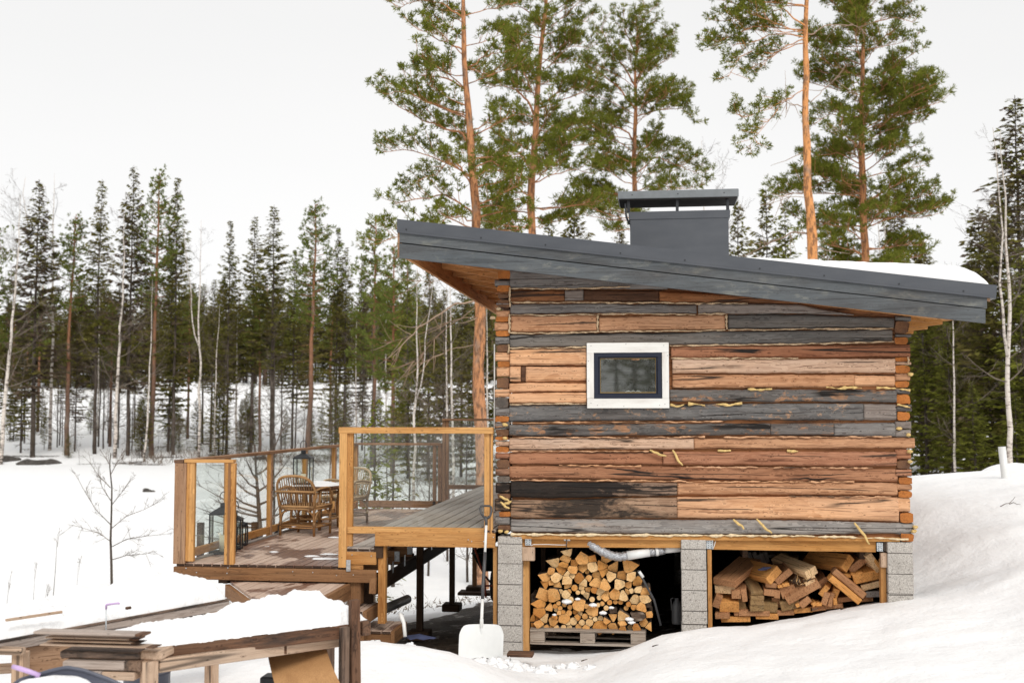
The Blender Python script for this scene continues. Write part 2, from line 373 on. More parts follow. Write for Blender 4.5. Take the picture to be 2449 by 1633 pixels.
# snow
t = NT('snow'); v = t.obj(); n1 = t.noise(v, 2.2, 5, .55); n2 = t.noise(v, 22, 5, .65)
c = t.mix(t.ramp(n1, [(.3, 0), (.7, 1)]), (.87, .875, .885), (.925, .925, .925))
M['snow'] = t.bsdf(c, .85, t.math('ADD', t.math('MULTIPLY', n1, 1.), t.math('MULTIPLY', n2, .16)), .8, .07, spec=.15)
# glass
t = NT('clear_glass'); tr = t.n('ShaderNodeBsdfTransparent'); tr.inputs[0].default_value = (.955, .97, .96, 1)
gl = t.n('ShaderNodeBsdfGlossy'); gl.inputs['Roughness'].default_value = .02
lw = t.n('ShaderNodeLayerWeight'); lw.inputs[0].default_value = .5; mx = t.n('ShaderNodeMixShader')
t.l(t.math('ADD', t.math('MULTIPLY', t.math('POWER', lw.outputs['Facing'], 4.0)  , .75), .03), mx.inputs[0]); t.l(tr.outputs[0], mx.inputs[1]); t.l(gl.outputs[0], mx.inputs[2]); t.l(mx.outputs[0], t.out.inputs[0])
M['glass'] = t.m
t = NT('sheen_veiled_glass'); tr = t.n('ShaderNodeBsdfTransparent'); tr.inputs[0].default_value = (.8, .82, .8, 1); gl = t.n('ShaderNodeBsdfGlossy'); gl.inputs['Roughness'].default_value = .03
df = t.n('ShaderNodeBsdfDiffuse'); df.inputs[0].default_value = (.42, .45, .40, 1); m1 = t.n('ShaderNodeMixShader'); m1.inputs[0].default_value = .055; m2 = t.n('ShaderNodeMixShader'); m2.inputs[0].default_value = .10  # pale diffuse share brightens the dark pane in place of reflected light
t.l(tr.outputs[0], m1.inputs[1]); t.l(df.outputs[0], m1.inputs[2]); t.l(m1.outputs[0], m2.inputs[1]); t.l(gl.outputs[0], m2.inputs[2]); t.l(m2.outputs[0], t.out.inputs[0]); M['wpane'] = t.m
# ------------------------------------------------------------------ ground
XC = np.array([-400, -150, -95, -40, -12, -6, -3.5, -2, -.9, -.4, 0, .4, .9, 1.15, 1.6, 2.6, 4.1, 5, 7, 12, 40, 150, 400.])
ROWS = {
 -16: [-2,-2,-2,-1.5,-.6,0,.1,.1,.15,.2,.2,.25,.3,.3,.35,.4,.5,.6,.7,1,1.5,1.5,1.5],
 -6:  [-2,-2,-2,-1.5,-.7,-.1,.0,.05,.1,.12,.15,.15,.2,.2,.3,.4,.55,.7,.9,1.3,1.8,2,2],
 -4:  [-2,-2,-2,-1.5,-.8,-.2,.0,.08,.15,.15,.15,.15,.2,.25,.3,.42,.6,.8,1.0,1.4,2,2,2],
 -1.6:[-2,-2,-2,-1.5,-.9,-.4,-.1,.2,.42,.37,.27,.10,.05,.10,.25,.42,.60,.75,1.0,1.4,2,2,2],
 -.5: [-2,-2,-2,-1.6,-.9,-.4,-.1,0,.05,.02,0,-.03,.0,.14,.33,.46,.68,.85,1.1,1.5,2,2,2],
 .2:  [-2,-2,-2,-1.6,-1,-.5,-.25,-.15,-.12,-.06,-.02,-.05,-.05,.0,.05,.28,.62,.95,1.15,1.5,2,2,2],
 1.5: [-2.1,-2,-2,-1.7,-1.2,-.7,-.4,-.3,-.2,-.15,-.12,-.08,-.05,-.05,0,.15,.5,.80,1.2,1.5,2,2,2],
 4:   [-2.4,-2.3,-2.2,-1.8,-1.5,-1,-.7,-.5,-.42,-.38,-.3,-.2,-.2,-.15,-.05,.15,.6,1.12,1.4,1.5,2,2,2],
 7.5: [-2.5,-2.5,-2.4,-2.2,-2,-1.5,-1.1,-.9,-.75,-.65,-.6,-.5,-.4,-.4,-.3,0,.8,1.33,1.48,1.5,1.8,2,2],
 12:  [-2.6,-2.6,-2.5,-2.4,-2.2,-1.9,-1.7,-1.5,-1.3,-1.2,-1.2,-1.2,-1.1,-1,-1,-.8,0,.8,1.1,1.1,1.3,1.5,2],
 18:  [-3,-3,-2.8,-2.6,-2.4,-2.3,-2.3,-2.2,-2.1,-2.0,-2,-2,-1.9,-1.9,-1.8,-1.7,-1.3,-1,-.5,-.2,.5,1,2],
 26:  [-3,-3,-3,-3,-2.8,-2.7,-2.6,-2.6,-2.6,-2.6,-2.5,-2.5,-2.4,-2.4,-2.4,-2.2,-2,-1.8,-1.5,-.9,0,1,2],
 60:  [-3]*15+[-2.8,-2.6,-2.3,-2,-1.2,0,2,3],
 76:  [-2.9]*15+[-2.6,-2.2,-1.8,-1.4,-.5,1,3,4],
 82:  [-1.5,-1.5,-1.5,-1.5,-1.6,-1.6,-1.6]+[-1.6]*8+[-1.4,-1.2,-1,-.5,0,2,4,4],
 97:  [-1.0,-1.0,-.8,-1.0,-1.2,-1.2,-1.2]+[-1.2]*8+[-1,-.8,-.5,0,1,3,5,5],
 112: [1.2,1.2,1.3,1.6,1.2,.8,.5]+[.5]*8+[.6,.8,1,1.5,2,4,6,6],
 135: [4.6,4.6,5.0,6.3,5.8,4.2,3.9]+[3.9]*8+[4,4,4.2,4.5,5,6,8,8],
 150: [5.6,5.6,6.0,7.3,6.8,5.2,4.9]+[4.9]*8+[5,5,5.2,5.5,6,7,9,9],
 260: [8]*23, 900: [9]*23, 2200: [9]*23}
YC = np.array(sorted(ROWS)); TB = np.array([ROWS[k] for k in YC], float)
def _hb(x, y):
    x = np.clip(x, XC[0], XC[-1] - 1e-3); y = np.clip(y, YC[0], YC[-1] - 1e-3)
    i = np.clip(np.searchsorted(XC, x, side='right') - 1, 0, len(XC) - 2); j = np.clip(np.searchsorted(YC, y, side='right') - 1, 0, len(YC) - 2)
    u = (x - XC[i]) / (XC[i + 1] - XC[i]); v = (y - YC[j]) / (YC[j + 1] - YC[j])
    return (TB[j, i] * (1 - u) + TB[j, i + 1] * u) * (1 - v) + (TB[j + 1, i] * (1 - u) + TB[j + 1, i + 1] * u) * v
def H0(x, y):
    x = np.asarray(x, float); y = np.asarray(y, float); d = .10 + .05 * np.hypot(x - 1.5, y + 1) ; s = 0; wsum = 0
    for a in (-1, 0, 1):
        for b in (-1, 0, 1):
            wgt = (2 - abs(a)) * (2 - abs(b)); s = s + wgt * _hb(x + a * d, y + b * d); wsum += wgt
    return s / wsum
def H(x, y):
    z = float(H0(x, y)); r = math.hypot(x - 1.5, y + 1)
    a = .05 + min(.9, max(0, (y - 75) / 60.)) * 1.0
    z += a * .8 * fb((x, y, 3), .35 if r < 30 else .12, 3) * (1 if y < 10 or y > 80 else .5)
    if r < 14: z += (.022 * fb((x, y, 9), 2.6, 4) + .035 * fb((x, y, 19), .9, 3)) * (1 if x < 4.2 or y < 0 else .6)
    # drift hollow to the right of the cabin
    z -= .10 * math.exp(-(((x - 5.0) / .7) ** 2 + ((y - .9) / .55) ** 2)) 
    z += .10 * math.exp(-(((x - 5.3) / .9) ** 2 + ((y - 2.1) / .6) ** 2))
    return z
def axis(segs):
    o = [segs[0][0]]
    for a, b, st in segs: o += list(np.linspace(a, b, max(1, int(round((b - a) / st))) + 1)[1:])
    return np.array(o)
gx = axis([(-400, -150, 25), (-150, -40, 2.5), (-40, -12, 1.0), (-12, -4, .25), (-4, 6, .085), (6, 12, .25), (12, 60, 1.5), (60, 150, 4), (150, 400, 25)])
gy = axis([(-16, -6, .4), (-6, -3, .12), (-3, 2, .075), (2, 9, .13), (9, 30, .6), (30, 76, 3), (76, 150, 1.2), (150, 260, 6), (260, 900, 60), (900, 2200, 300)])
X = np.zeros((len(gx), len(gy), 3)); G = np.zeros_like(X)
for i, x in enumerate(gx):
    for j, y in enumerate(gy):
        X[i, j] = (x, y, H(x, y))
        m = 0
        if -3 < x < 6 and -2 < y < 11:
            n_ = fb((x, y, 5), .8, 3) * .35
            a = min((x + 2.3 + n_ - .10 * max(0, y)) / .3, (3.9 - x + n_ * .2) / .2)
            yfront = -.45 if x < .15 else (.0 + .0 * x)
            a = min(a, (y - yfront + n_ * .3) / .18, (8.8 - y + n_ * 2 + .3 * x) / 1.0)
            if x > .05: a = min(a, (y - .3) / .15)
            m = max(0, min(1, a))
        if x > .15 and y > .4 and x < 3.9 and y < 4.4: m = 1
        if 78 < y < 86: m = max(m, .5 * (fb((x * .25, y * .5, 1), 1, 3) > .12))
        G[i, j, 0] = m
t = NT('snowy_ground'); v = t.obj(); n1 = t.noise(v, 1.7, 5, .55); n2 = t.noise(v, 24, 5, .65); n3 = t.noise(v, 3.4, 6, .7); n4 = t.noise(v, 14, 5, .7)
c = t.mix(t.ramp(n1, [(.3, 0), (.7, 1)]), (.885, .89, .90), (.925, .925, .925))
mud = t.mix(t.ramp(n4, [(.35, 0), (.65, 1)]), (.018, .013, .010), (.085, .060, .042))
mud = t.mix(t.ramp(n3, [(.56, 0), (.64, .9)]), mud, (.40, .37, .35))
mk = t.n('ShaderNodeSeparateXYZ'); t.l(t.attr(), mk.inputs[0])
mm = t.ramp(t.math('ADD', mk.outputs[0], t.math('MULTIPLY', t.math('SUBTRACT', n3, .5), .9)), [(.42, 0), (.52, 1)])
mm = t.math('MULTIPLY', mm, t.ramp(mk.outputs[0], [(.02, 0), (.1, 1)]))
M['ground'] = t.bsdf(t.mix(mm, c, mud), t.ramp(mm, [(0, .85), (1, .55)]), t.math('ADD', t.math('MULTIPLY', n1, 1.), t.math('ADD', t.math('MULTIPLY', n2, .14), t.math('MULTIPLY', t.math('MULTIPLY', n4, mm), .8))), .85, .075, spec=.2)
mb = MB(); mb.grid(X, G); solo('ground', mb, M['ground'], kind='structure')
lx = np.linspace(-300, 60, 60); ly = np.linspace(9, 90, 40)
X = np.array([[[x, y, -2.0 + .02 * fb((x, y, 0), .3, 3)] for y in ly] for x in lx])
mb = MB(); mb.grid(X); solo('frozen_lake', mb, M['snow'], kind='structure')
# rock sticking out of the lake snow and dark bank boulders
def rock(c, r, seed, label, grp=None, flat=.55):
    mb = MB(); n = 14; a = np.linspace(0, 2 * math.pi, n + 1); X = []
    for i, ph in enumerate(np.linspace(-.5, math.pi / 2, 8)):
        row = []
        for t_ in a:
            d = np.array([math.cos(ph) * math.cos(t_), math.cos(ph) * math.sin(t_), math.sin(ph)])
            k = r * (1 + .45 * fb(d + seed, 1.3, 3)); row.append(np.array(c) + d * k * np.array([1.3, .9, flat]))
        X.append(row)
    mb.grid(np.array(X), flip=True); return solo('rock', mb, M['rock'], label, 'rock', c, grp)
p = PV(338, 1132, 49.0); rock((p[0], 49.0, -2.08), .30, 3, 'dark rock sticking out of the frozen lake snow', flat=.8)
for i, (vx, vy, Y, r) in enumerate([(75, 1072, 80, 1.0), (112, 1070, 81, .8), (600, 1062, 84, .6), (500, 1066, 84, .5), (20, 1056, 82, .8)]):
    p = PV(vx, vy, Y); rock((p[0], Y, H(p[0], Y) - .1), r, i * 7.3, 'dark snow-edged boulder among the trees on the far lake shore', 'boulders on the far shore')
# ------------------------------------------------------------------ log cabin
def Z4(x, y, Y=0.0): return P(1150 + x / 2.24, 600 + y / 2.24, Y)
def Z3(x, y, Y=0.0): return P(1150 + x / 2.138, 1230 + y / 2.138, Y)
def ZR(x, y, Y=0.0): return P(900 + x / 1.5184, 420 + y / 1.5184, Y)
cabin = thing('log_cabin', 'small cabin of weathered hand hewn logs under a sloping grey roof on concrete block pillars', 'cabin', (0, 0, 0))
GY, GYd = (.115, .113, .116), (.052, .052, .056)
LM = {
 'grey': wood('grey_log', (.30, .28, .262), (.10, .097, .098), (.19, .183, .178), patch=.36, pc=(.30, .27, .245), cracks=.9, knots=.8, ring=.7, pscale=(1.5, 12, 12), psharp=.09),
 'lgrey': wood('light_grey_log', (.36, .31, .275), (.17, .15, .14), (.25, .22, .20), patch=.36, pc=(.17, .16, .16), cracks=.7, knots=.8),
 'dgrey': wood('dark_grey_log', (.185, .177, .168), (.062, .06, .058), (.235, .205, .175), patch=.33, pc=(.20, .155, .125), cracks=1.0, knots=.7, ring=.7, pscale=(3, 12, 12), psharp=.05),
 'gor': wood('dark_grey_log_with_bare_patches', (.17, .162, .154), (.056, .055, .054), (.19, .165, .15), patch=.42, pc=(.36, .20, .115), cracks=1.0, knots=.7, pscale=(6, 13, 13), psharp=.03),
 'gor2': wood('grey_log_with_bare_patches', (.22, .21, .20), (.075, .073, .074), (.13, .128, .128), patch=.40, pc=(.40, .26, .17), cracks=1.0, knots=.8, pscale=(7, 11, 11), psharp=.03),
 'brown2': wood('brown_log_fading_to_warm', (.38, .19, .11), (.20, .085, .045), (.54, .29, .17), patch=.33, pc=(.13, .075, .055), cracks=1.0, knots=.9, pscale=(1, 6, 6), psharp=.1),
 'lgrey2': wood('silver_grey_log', (.40, .37, .34), (.16, .15, .145), (.27, .26, .25), patch=.34, pc=(.48, .33, .23), cracks=.9, knots=.8, pscale=(1.4, 10, 10), psharp=.1),
 'tan': wood('tan_log', (.64, .37, .215), (.36, .17, .085), (.48, .28, .175), patch=.30, pc=(.29, .185, .13), cracks=.9, knots=.9, ring=1.2),
 'pale': wood('pale_log', (.80, .49, .29), (.56, .285, .145), (.68, .43, .28), cracks=.9, knots=.9, ring=1.1, patch=.2, pc=(.4, .26, .18)),
 'cream': wood('cream_log', (.70, .49, .35), (.42, .25, .16), (.52, .40, .32), cracks=.9, knots=.9, ring=1.1, patch=.28, pc=(.27, .20, .16)),
 'red': wood('red_brown_log', (.37, .17, .095), (.20, .075, .04), (.46, .235, .14), patch=.26, pc=(.13, .07, .05), cracks=1.0, knots=.9, ring=1.1),
 'red2': wood('warm_brown_log', (.50, .265, .165), (.30, .13, .075), (.40, .20, .12), patch=.24, pc=(.2, .115, .085), cracks=.9, knots=.9, ring=1.3),
 'brown': wood('brown_log', (.29, .155, .095), (.15, .068, .038), (.42, .26, .18), patch=.34, pc=(.085, .052, .04), cracks=1.0, knots=.9),
 'dbrown': wood('dark_brown_log', (.10, .052, .032), (.04, .02, .013), (.16, .08, .045), patch=.28, pc=(.30, .145, .07), cracks=1.0, knots=.7),
 'orange': wood('orange_brown_log', (.44, .20, .09), (.24, .10, .045), (.14, .07, .04), patch=.38, pc=(.085, .045, .028), cracks=.9, knots=.7),
 'char': wood('charred_log', (.36, .245, .17), (.19, .12, .08), (.24, .17, .13), patch=.42, pc=(.008, .0075, .0075), cracks=.9, knots=.7, pscale=(2.6, 8, 8), psharp=.04, char=[(0, .20), (.35, .26), (.48, .16), (.62, .18), (.78, .02), (1, -.12)]),
 'charl': wood('scorched_tan_log', (.45, .30, .20), (.25, .15, .095), (.34, .23, .16), patch=.40, pc=(.018, .015, .013), cracks=.9, knots=.9, pscale=(2.0, 6, 6), psharp=.08, char=[(0, -.15), (.18, -.05), (.3, .16), (.5, .16), (.8, .04), (.95, -.15)]),
}
def clipy(x): return 90 + .1095 * x - 34
def log(mat, top, bot, yf=None, ends=(False, False)):
    top = sorted(top); bot = sorted(bot); x0, x1 = top[0][0], top[-1][0]
    nx = max(4, int((x1 - x0) / 9)); xs = np.linspace(x0, x1, nx); yf = rng.uniform(-.014, .014) if yf is None else yf
    yt = np.interp(xs, *zip(*top)); yb = np.interp(xs, *zip(*bot)); s = rng.uniform(0, 99)
    keep = yb > clipy(xs) + 8; 
    if keep.sum() < 3: return
    X = []; nr = 12; off = rng.uniform(-40, 40, 3)
    for k, x in enumerate(xs):
        if not keep[k]: continue
        a = Z4(x, max(yt[k], clipy(x)), yf); b = Z4(x, yb[k], yf)
        zt = a[2] + .006 * fb((a[0], 0, s), 4, 4) - .002 + .003 * fb((a[0], 3, s), 22, 2); zb = b[2] + .007 * fb((b[0], 7, s), 4, 4) + .002 + .003 * fb((a[0], 9, s), 22, 2); h = zt - zb
        col = [(a[0], yf + .15, zt - .004), (a[0], yf + .05, zt - .002)]
        for r in range(nr):
            v = r / (nr - 1); e = min(v, 1 - v) * h; rd = max(0, 1 - e / .020) ** 2 * .020
            z = zt - v * h
            y = yf + rd + .007 * fb((a[0] * .8, z * 3, s), 2.2, 4) + .0035 * fb((a[0], z * 5, s), 9, 3)
            col.append((a[0], y, z))
        col += [(a[0], yf + .05, zb + .002), (a[0], yf + .15, zb + .004)]
        X.append(col)
    X = np.array(X); xx = X.copy()
    xx[0, 2:-2, 1] += .003; xx[-1, 2:-2, 1] += .003
    e0 = xx[0].copy(); e0[:, 1] = yf + .15; e1 = xx[-1].copy(); e1[:, 1] = yf + .15
    X = np.concatenate([[e0], xx, [e1]]); G = np.stack([X[..., 0], X[..., 2], X[..., 1]], -1) + off
    mb = MB(); mb.grid(X, G, flip=True)
    mb.F[-1] = (mb.F[-1][0][:, ::-1], 0, True)
    return part('log', mb, LM[mat], cabin, loc=X.reshape(-1, 3).mean(0))
LOGS = [
 ('grey', [(155, 100), (1000, 150)], [(155, 197), (480, 203), (1000, 207)]),
 ('orange', [(158, 205), (448, 209)], [(158, 272), (448, 268)]),
 ('lgrey', [(450, 208), (548, 207)], [(450, 268), (548, 267)]),
 ('dbrown', [(550, 207), (955, 211)], [(550, 268), (955, 275)]),
 ('orange', [(957, 213), (1700, 250)], [(957, 275), (1430, 277), (1700, 283)]),
 ('grey', [(158, 283), (600, 281), (1155, 286)], [(158, 339), (600, 333), (1155, 336)]),
 ('lgrey', [(1164, 279), (1700, 283), (2000, 340)], [(1164, 337), (1700, 336), (2000, 344)]),
 ('tan', [(160, 346), (400, 343), (620, 338)], [(160, 437), (400, 436), (620, 430)]),
 ('tan', [(634, 350), (1000, 345), (1308, 340)], [(634, 431), (1000, 424), (1308, 421)]),
 ('dgrey', [(1324, 339), (1700, 338), (2214, 356)], [(1324, 417), (1700, 417), (2214, 412)]),
 ('dgrey', [(155, 448), (600, 439), (1000, 436), (1310, 429), (1700, 424), (2205, 420)], [(155, 518), (560, 514), (1010, 504), (1310, 500), (1680, 497), (2205, 483)]),
 ('pale', [(155, 524), (566, 519)], [(155, 613), (566, 611)]),
 ('red', [(1018, 512), (1680, 503), (2300, 500)], [(1018, 573), (1680, 572), (2300, 568)]),
 ('pale', [(155, 618), (212, 618)], [(155, 701), (212, 701)]),
 ('dbrown', [(213, 617), (238, 617)], [(213, 702), (238, 702)]),
 ('pale', [(240, 618), (566, 619)], [(240, 701), (566, 697)]),
 ('cream', [(1026, 578), (1680, 578), (2220, 577)], [(1026, 657), (1680, 654), (2220, 655)]),
 ('pale', [(152, 706), (566, 706)], [(152, 759), (566, 753)]),
 ('pale', [(152, 761), (566, 757)], [(152, 816), (566, 815)]),
 ('tan', [(1026, 661), (2000, 662)], [(1026, 737), (2000, 730)]),
 ('pale', [(2000, 664), (2220, 668)], [(2000, 727), (2220, 727)]),
 ('gor', [(1012, 743), (1680, 741), (2228, 744)], [(1012, 808), (1680, 808), (2228, 812)]),
 ('gor2', [(152, 827), (566, 822), (1040, 820), (1680, 815), (2050, 817)], [(152, 916), (566, 910), (1040, 908), (1680, 907), (2050, 908)]),
 ('lgrey', [(2052, 817), (2225, 820)], [(2052, 906), (2225, 907)]),
 ('gor', [(152, 929), (1000, 923), (1550, 922)], [(152, 991), (1000, 988), (1550, 987)]),
 ('gor', [(1552, 922), (1890, 921)], [(1552, 987), (1890, 990)]),
 ('grey', [(1891, 921), (2225, 920)], [(1891, 990), (2225, 996)]),
 ('cream', [(152, 1004), (560, 1003), (1140, 1003)], [(152, 1070), (560, 1063), (1140, 1062)]),
 ('tan', [(1142, 1003), (2325, 999)], [(1142, 1062), (1700, 1061), (2325, 1055)]),
 ('red', [(152, 1079), (560, 1077), (975, 1076)], [(152, 1143), (560, 1142), (975, 1144)]),
 ('red2', [(976, 1075), (1680, 1073), (2228, 1076)], [(976, 1144), (1680, 1151), (2228, 1155)]),
 ('brown2', [(152, 1151), (800, 1152), (1680, 1160), (2232, 1165)], [(152, 1222), (800, 1226), (1680, 1232), (2232, 1238)]),
 ('char', [(160, 1232), (700, 1236), (1050, 1240)], [(160, 1318), (350, 1328), (1050, 1311)]),
 ('tan', [(1052, 1240), (1680, 1239), (2232, 1242)], [(1052, 1306), (1680, 1307), (2232, 1311)]),
 ('charl', [(160, 1332), (360, 1333), (700, 1324), (1050, 1318)], [(160, 1428), (560, 1431), (1050, 1432)]),
 ('pale', [(1052, 1317), (1680, 1315), (2238, 1319)], [(1052, 1432), (1680, 1434), (2238, 1450)]),
 ('lgrey2', [(160, 1435), (600, 1434), (1050, 1438), (1700, 1440), (2320, 1458)], [(160, 1510), (600, 1514), (1050, 1519), (1700, 1522), (2320, 1512)]),
]
for sp in LOGS: log(*sp)
# tongues of the long logs at both corners
TL = [('grey', 152, 187), ('orange', 218, 232), ('lgrey', 276, 292), ('tan', 318, 352), ('tan', 382, 428), ('grey', 458, 500), ('pale', 541, 592), ('pale', 622, 676), ('pale', 737, 786), ('grey', 840, 884), ('gor', 915, 953), ('cream', 1016, 1047), ('red2', 1080, 1116), ('brown', 1164, 1204), ('char', 1240, 1296), ('charl', 1330, 1394), ('grey', 1424, 1466)]
for m_, a, b in TL: log(m_, [(78 + rng.uniform(-5, 8), a), (153, a)], [(78, b), (153, b)], .004)
TR = [('dgrey', 345, 376), ('dgrey', 442, 462), ('cream', 592, 611), ('tan', 656, 697), ('gor', 733, 768), ('gor', 824, 860), ('lgrey', 910, 955), ('lgrey', 958, 997), ('red', 1062, 1118), ('red2', 1166, 1211), ('tan', 1250, 1282), ('pale', 1322, 1398), ('grey', 1512, 1516)]
for m_, a, b in TR: log(m_, [(2222, a), (2304 + rng.uniform(-6, 6), a)], [(2222, b), (2304, b)], .004)
# ends of the cross logs: long logs running back along both side walls
EL = [(92, 158, 108, 150, 'end'), (88, 155, 184, 220, 'end'), (90, 152, 234, 252, 'end2'), (88, 157, 262, 303, 'end2'), (80, 152, 350, 380, 'end'), (80, 152, 427, 457, 'end'), (84, 152, 503, 541, 'end2'), (90, 154, 591, 622, 'end'), (84, 148, 677, 735, 'end2'), (76, 148, 786, 840, 'end3'), (76, 150, 884, 916, 'end'), (80, 150, 955, 990, 'end2'), (80, 148, 993, 1014, 'end'), (80, 150, 1048, 1079, 'end'), (84, 150, 1117, 1163, 'end2'), (88, 156, 1206, 1238, 'end3'), (90, 158, 1298, 1328, 'end2'), (96, 162, 1395, 1424, 'end'), (92, 160, 1468, 1496, 'end2')]
ER = [(2217, 2294, 378, 440, 'end2'), (2217, 2288, 462, 500, 'end'), (2217, 2298, 570, 592, 'end'), (2220, 2298, 613, 655, 'end'), (2219, 2294, 697, 732, 'end'), (2227, 2300, 769, 820, 'end'), (2230, 2298, 862, 908, 'end'), (2232, 2302, 957, 960, 'end2'), (2230, 2300, 1120, 1166, 'end2'), (2238, 2310, 1213, 1250, 'end'), (2238, 2310, 1284, 1321, 'end'), (2245, 2318, 1400, 1456, 'end'), (2248, 2320, 1512, 1556, 'end')]
MS = [LM['brown'], M['end'], M['end2'], M['end3'], LM['grey'], LM['tan']]
DEP = 5.9
for L_, side in ((EL, 0), (ER, 1)):
    for (x0, x1, y0, y1, m_) in L_:
        yf = rng.uniform(.006, .022); a = Z4(x0, y0, yf); b = Z4(x1, y1, yf); cx, cz = (a[0] + b[0]) / 2, (a[2] + b[2]) / 2; hw, hh = (b[0] - a[0]) / 2, (a[2] - b[2]) / 2
        if hh < .01: continue
        poly = []
        for k in range(20):
            t_ = 2 * math.pi * k / 20; c_, s_ = math.cos(t_), math.sin(t_); e = .42
            q = 1 + .05 * rng.normal()
            poly.append((cx + hw * q * abs(c_) ** e * (1 if c_ > 0 else -1), cz + hh * q * abs(s_) ** e * (1 if s_ > 0 else -1)))
        mb = MB(); mb.prism(poly, yf, DEP, {'end': 1, 'end2': 2, 'end3': 3}[m_], 0, jit=.004)
        part('cross_log', mb, MS, cabin)
# liner behind the logs, side and back walls, floor
a = Z4(155, 1500); b = Z4(2225, 1500); xl, xr = a[0] + .02, b[0] + .12; zb = Z4(1100, 1525)[2]
w0, w1 = P(1420, 838), P(1586, 960)
def rl(x): return Z4((x - a[0]) / (b[0] - a[0]) * 2070 + 155, clipy((x - a[0]) / (b[0] - a[0]) * 2070 + 155) + 4)[2]
mb = MB()
lin = [[(xl, zb), (w0[0], zb), (w0[0], rl(w0[0])), (xl, rl(xl))], [(w1[0], zb), (xr, zb), (xr, rl(xr)), (w1[0], rl(w1[0]))],
       [(w0[0], zb), (w1[0], zb), (w1[0], w1[2]), (w0[0], w1[2])], [(w0[0], w0[2]), (w1[0], w0[2]), (w1[0], rl(w1[0])), (w0[0], rl(w0[0]))]]
for q in lin: mb.prism(q, .045, .16)
part('wall_core', mb, LM['orange'], cabin)
mb = MB(); mb.box(((xl + xr) / 2, DEP, (zb + 3.1) / 2), (xr - xl + .3, .12, 3.1 - zb)); part('back_wall', mb, LM['grey'], cabin)
mb = MB()
for xx in (xl + .04, xr - .04):
    h_ = rl(xx) - .05; mb.box((xx, DEP / 2, (zb + h_) / 2), (.10, DEP - .2, h_ - zb))
part('side_wall', mb, LM['brown'], cabin)
mb = MB(); mb.box(((xl + xr) / 2, DEP / 2 + .1, zb + .01), (xr - xl, DEP - .2, .10)); part('floor', mb, M['dark'], cabin)
M['fpale'] = plain('pale_foam', (.70, .56, .36), .85, nz=.2, sc=40, bump=.6)
# caulking, foam, splinters
def strip(pts, mat, r=.008, jag=.5, y=-.006, nm=None):
    mb = MB(); P_ = []; rr = []; x0 = pts[0][0]; x1 = pts[-1][0]; n = max(5, int(abs(x1 - x0) / 7)); s = rng.uniform(0, 99)
    for x in np.linspace(x0, x1, n):
        yy = np.interp(x, [p[0] for p in pts], [p[1] for p in pts]); q = Z4(x, yy, y)
        P_.append((q[0], q[1] + .005 * fb((q[0], s, 0), 18, 2), q[2] + .008 * fb((q[0], 0, s), 10, 3))); rr.append(max(.0015, r * (1 + jag * 1.6 * fb((q[0], s, s), 14, 3))))
    mb.tube(P_, rr, 6); return part(nm or 'caulking', mb, mat, cabin)
for pts in [[(150, 200), (500, 204), (800, 190)], [(155, 277), (600, 277), (1430, 281)], [(160, 342), (400, 345), (700, 336), (1150, 340)], [(1165, 338), (1320, 337)], [(155, 441), (400, 441), (640, 434), (1310, 425)], [(1325, 424), (1700, 419), (2210, 417)], [(155, 521), (566, 517)], [(1012, 508), (1680, 499), (2215, 486)], [(1018, 576), (1700, 575)], [(155, 822), (566, 818)]]:
    strip(pts, M['jute'], .006, .9)
for x, y0, y1 in [(626, 343, 432), (1316, 342, 420), (155, 196, 300), (150, 500, 545), (154, 340, 440), (2290, 568, 610)]:
    mb = MB(); pp = [Z4(x + 4 * fb((k * .3, x, 0), 1, 2), y, -.008) for k, y in enumerate(np.linspace(y0, y1, 14))]; mb.tube(pp, .009 + .003 * rng.normal(size=14), 6); part('caulking', mb, M['jute'], cabin)
for pts in [[(155, 921), (1000, 915), (1300, 914)], [(152, 1000), (1200, 997)], [(1300, 998), (2200, 995)], [(160, 1226), (1100, 1232)], [(1100, 1235), (2000, 1236)], [(420, 1148), (860, 1152)], [(1100, 1157), (2100, 1162)], [(152, 1073), (900, 1072)], [(1650, 1313), (2200, 1316)]]:
    strip(pts, LM['pale'], .005, 1.2, nm='splintered_edge')
strip([(160, 1516), (1000, 1524), (1700, 1524), (2290, 1543)], M['fpale'], .011, .8, nm='foam_strip')
for pts in [[(1430, 738), (1500, 745), (1560, 738)], [(1260, 820), (1330, 826), (1400, 815)], [(1015, 825), (1050, 832), (1090, 822)], [(1110, 818), (1200, 826)], [(1640, 1068), (1700, 1072)], [(1270, 1070), (1340, 1070)], [(1850, 733), (2040, 735)], [(2120, 730), (2230, 738), (2300, 744)], [(2230, 822), (2300, 838)]]:
    strip(pts, M['foam'], .009, 1.1, -.006, nm='foam_blob')
def foamstick(p0, p1, r=.011):
    mb = MB(); a_, b_ = Z4(*p0, -.03), Z4(*p1, -.03); n = 9; s = rng.uniform(0, 99)
    mb.tube([a_ + (b_ - a_) * k / (n - 1) + np.array([.006 * math.sin(k + s), 0, .004 * math.cos(k * 1.7 + s)]) for k in range(n)], [r * (.55 + .6 * math.sin(math.pi * min(1, (k + .7) / n))) for k in range(n)], 7)
    part('foam_strand', mb, M['foam'], cabin)
for q in [((1350, 1434), (1412, 1488)), ((1476, 1437), (1556, 1512)), ((2002, 1452), (2085, 1570)), ((905, 1068), (990, 1100)), ((1027, 1068), (1078, 1150)), ((100, 1310), (160, 1345)), ((105, 1345), (150, 1380)), ((120, 1360), (165, 1340))]: foamstick(*q)
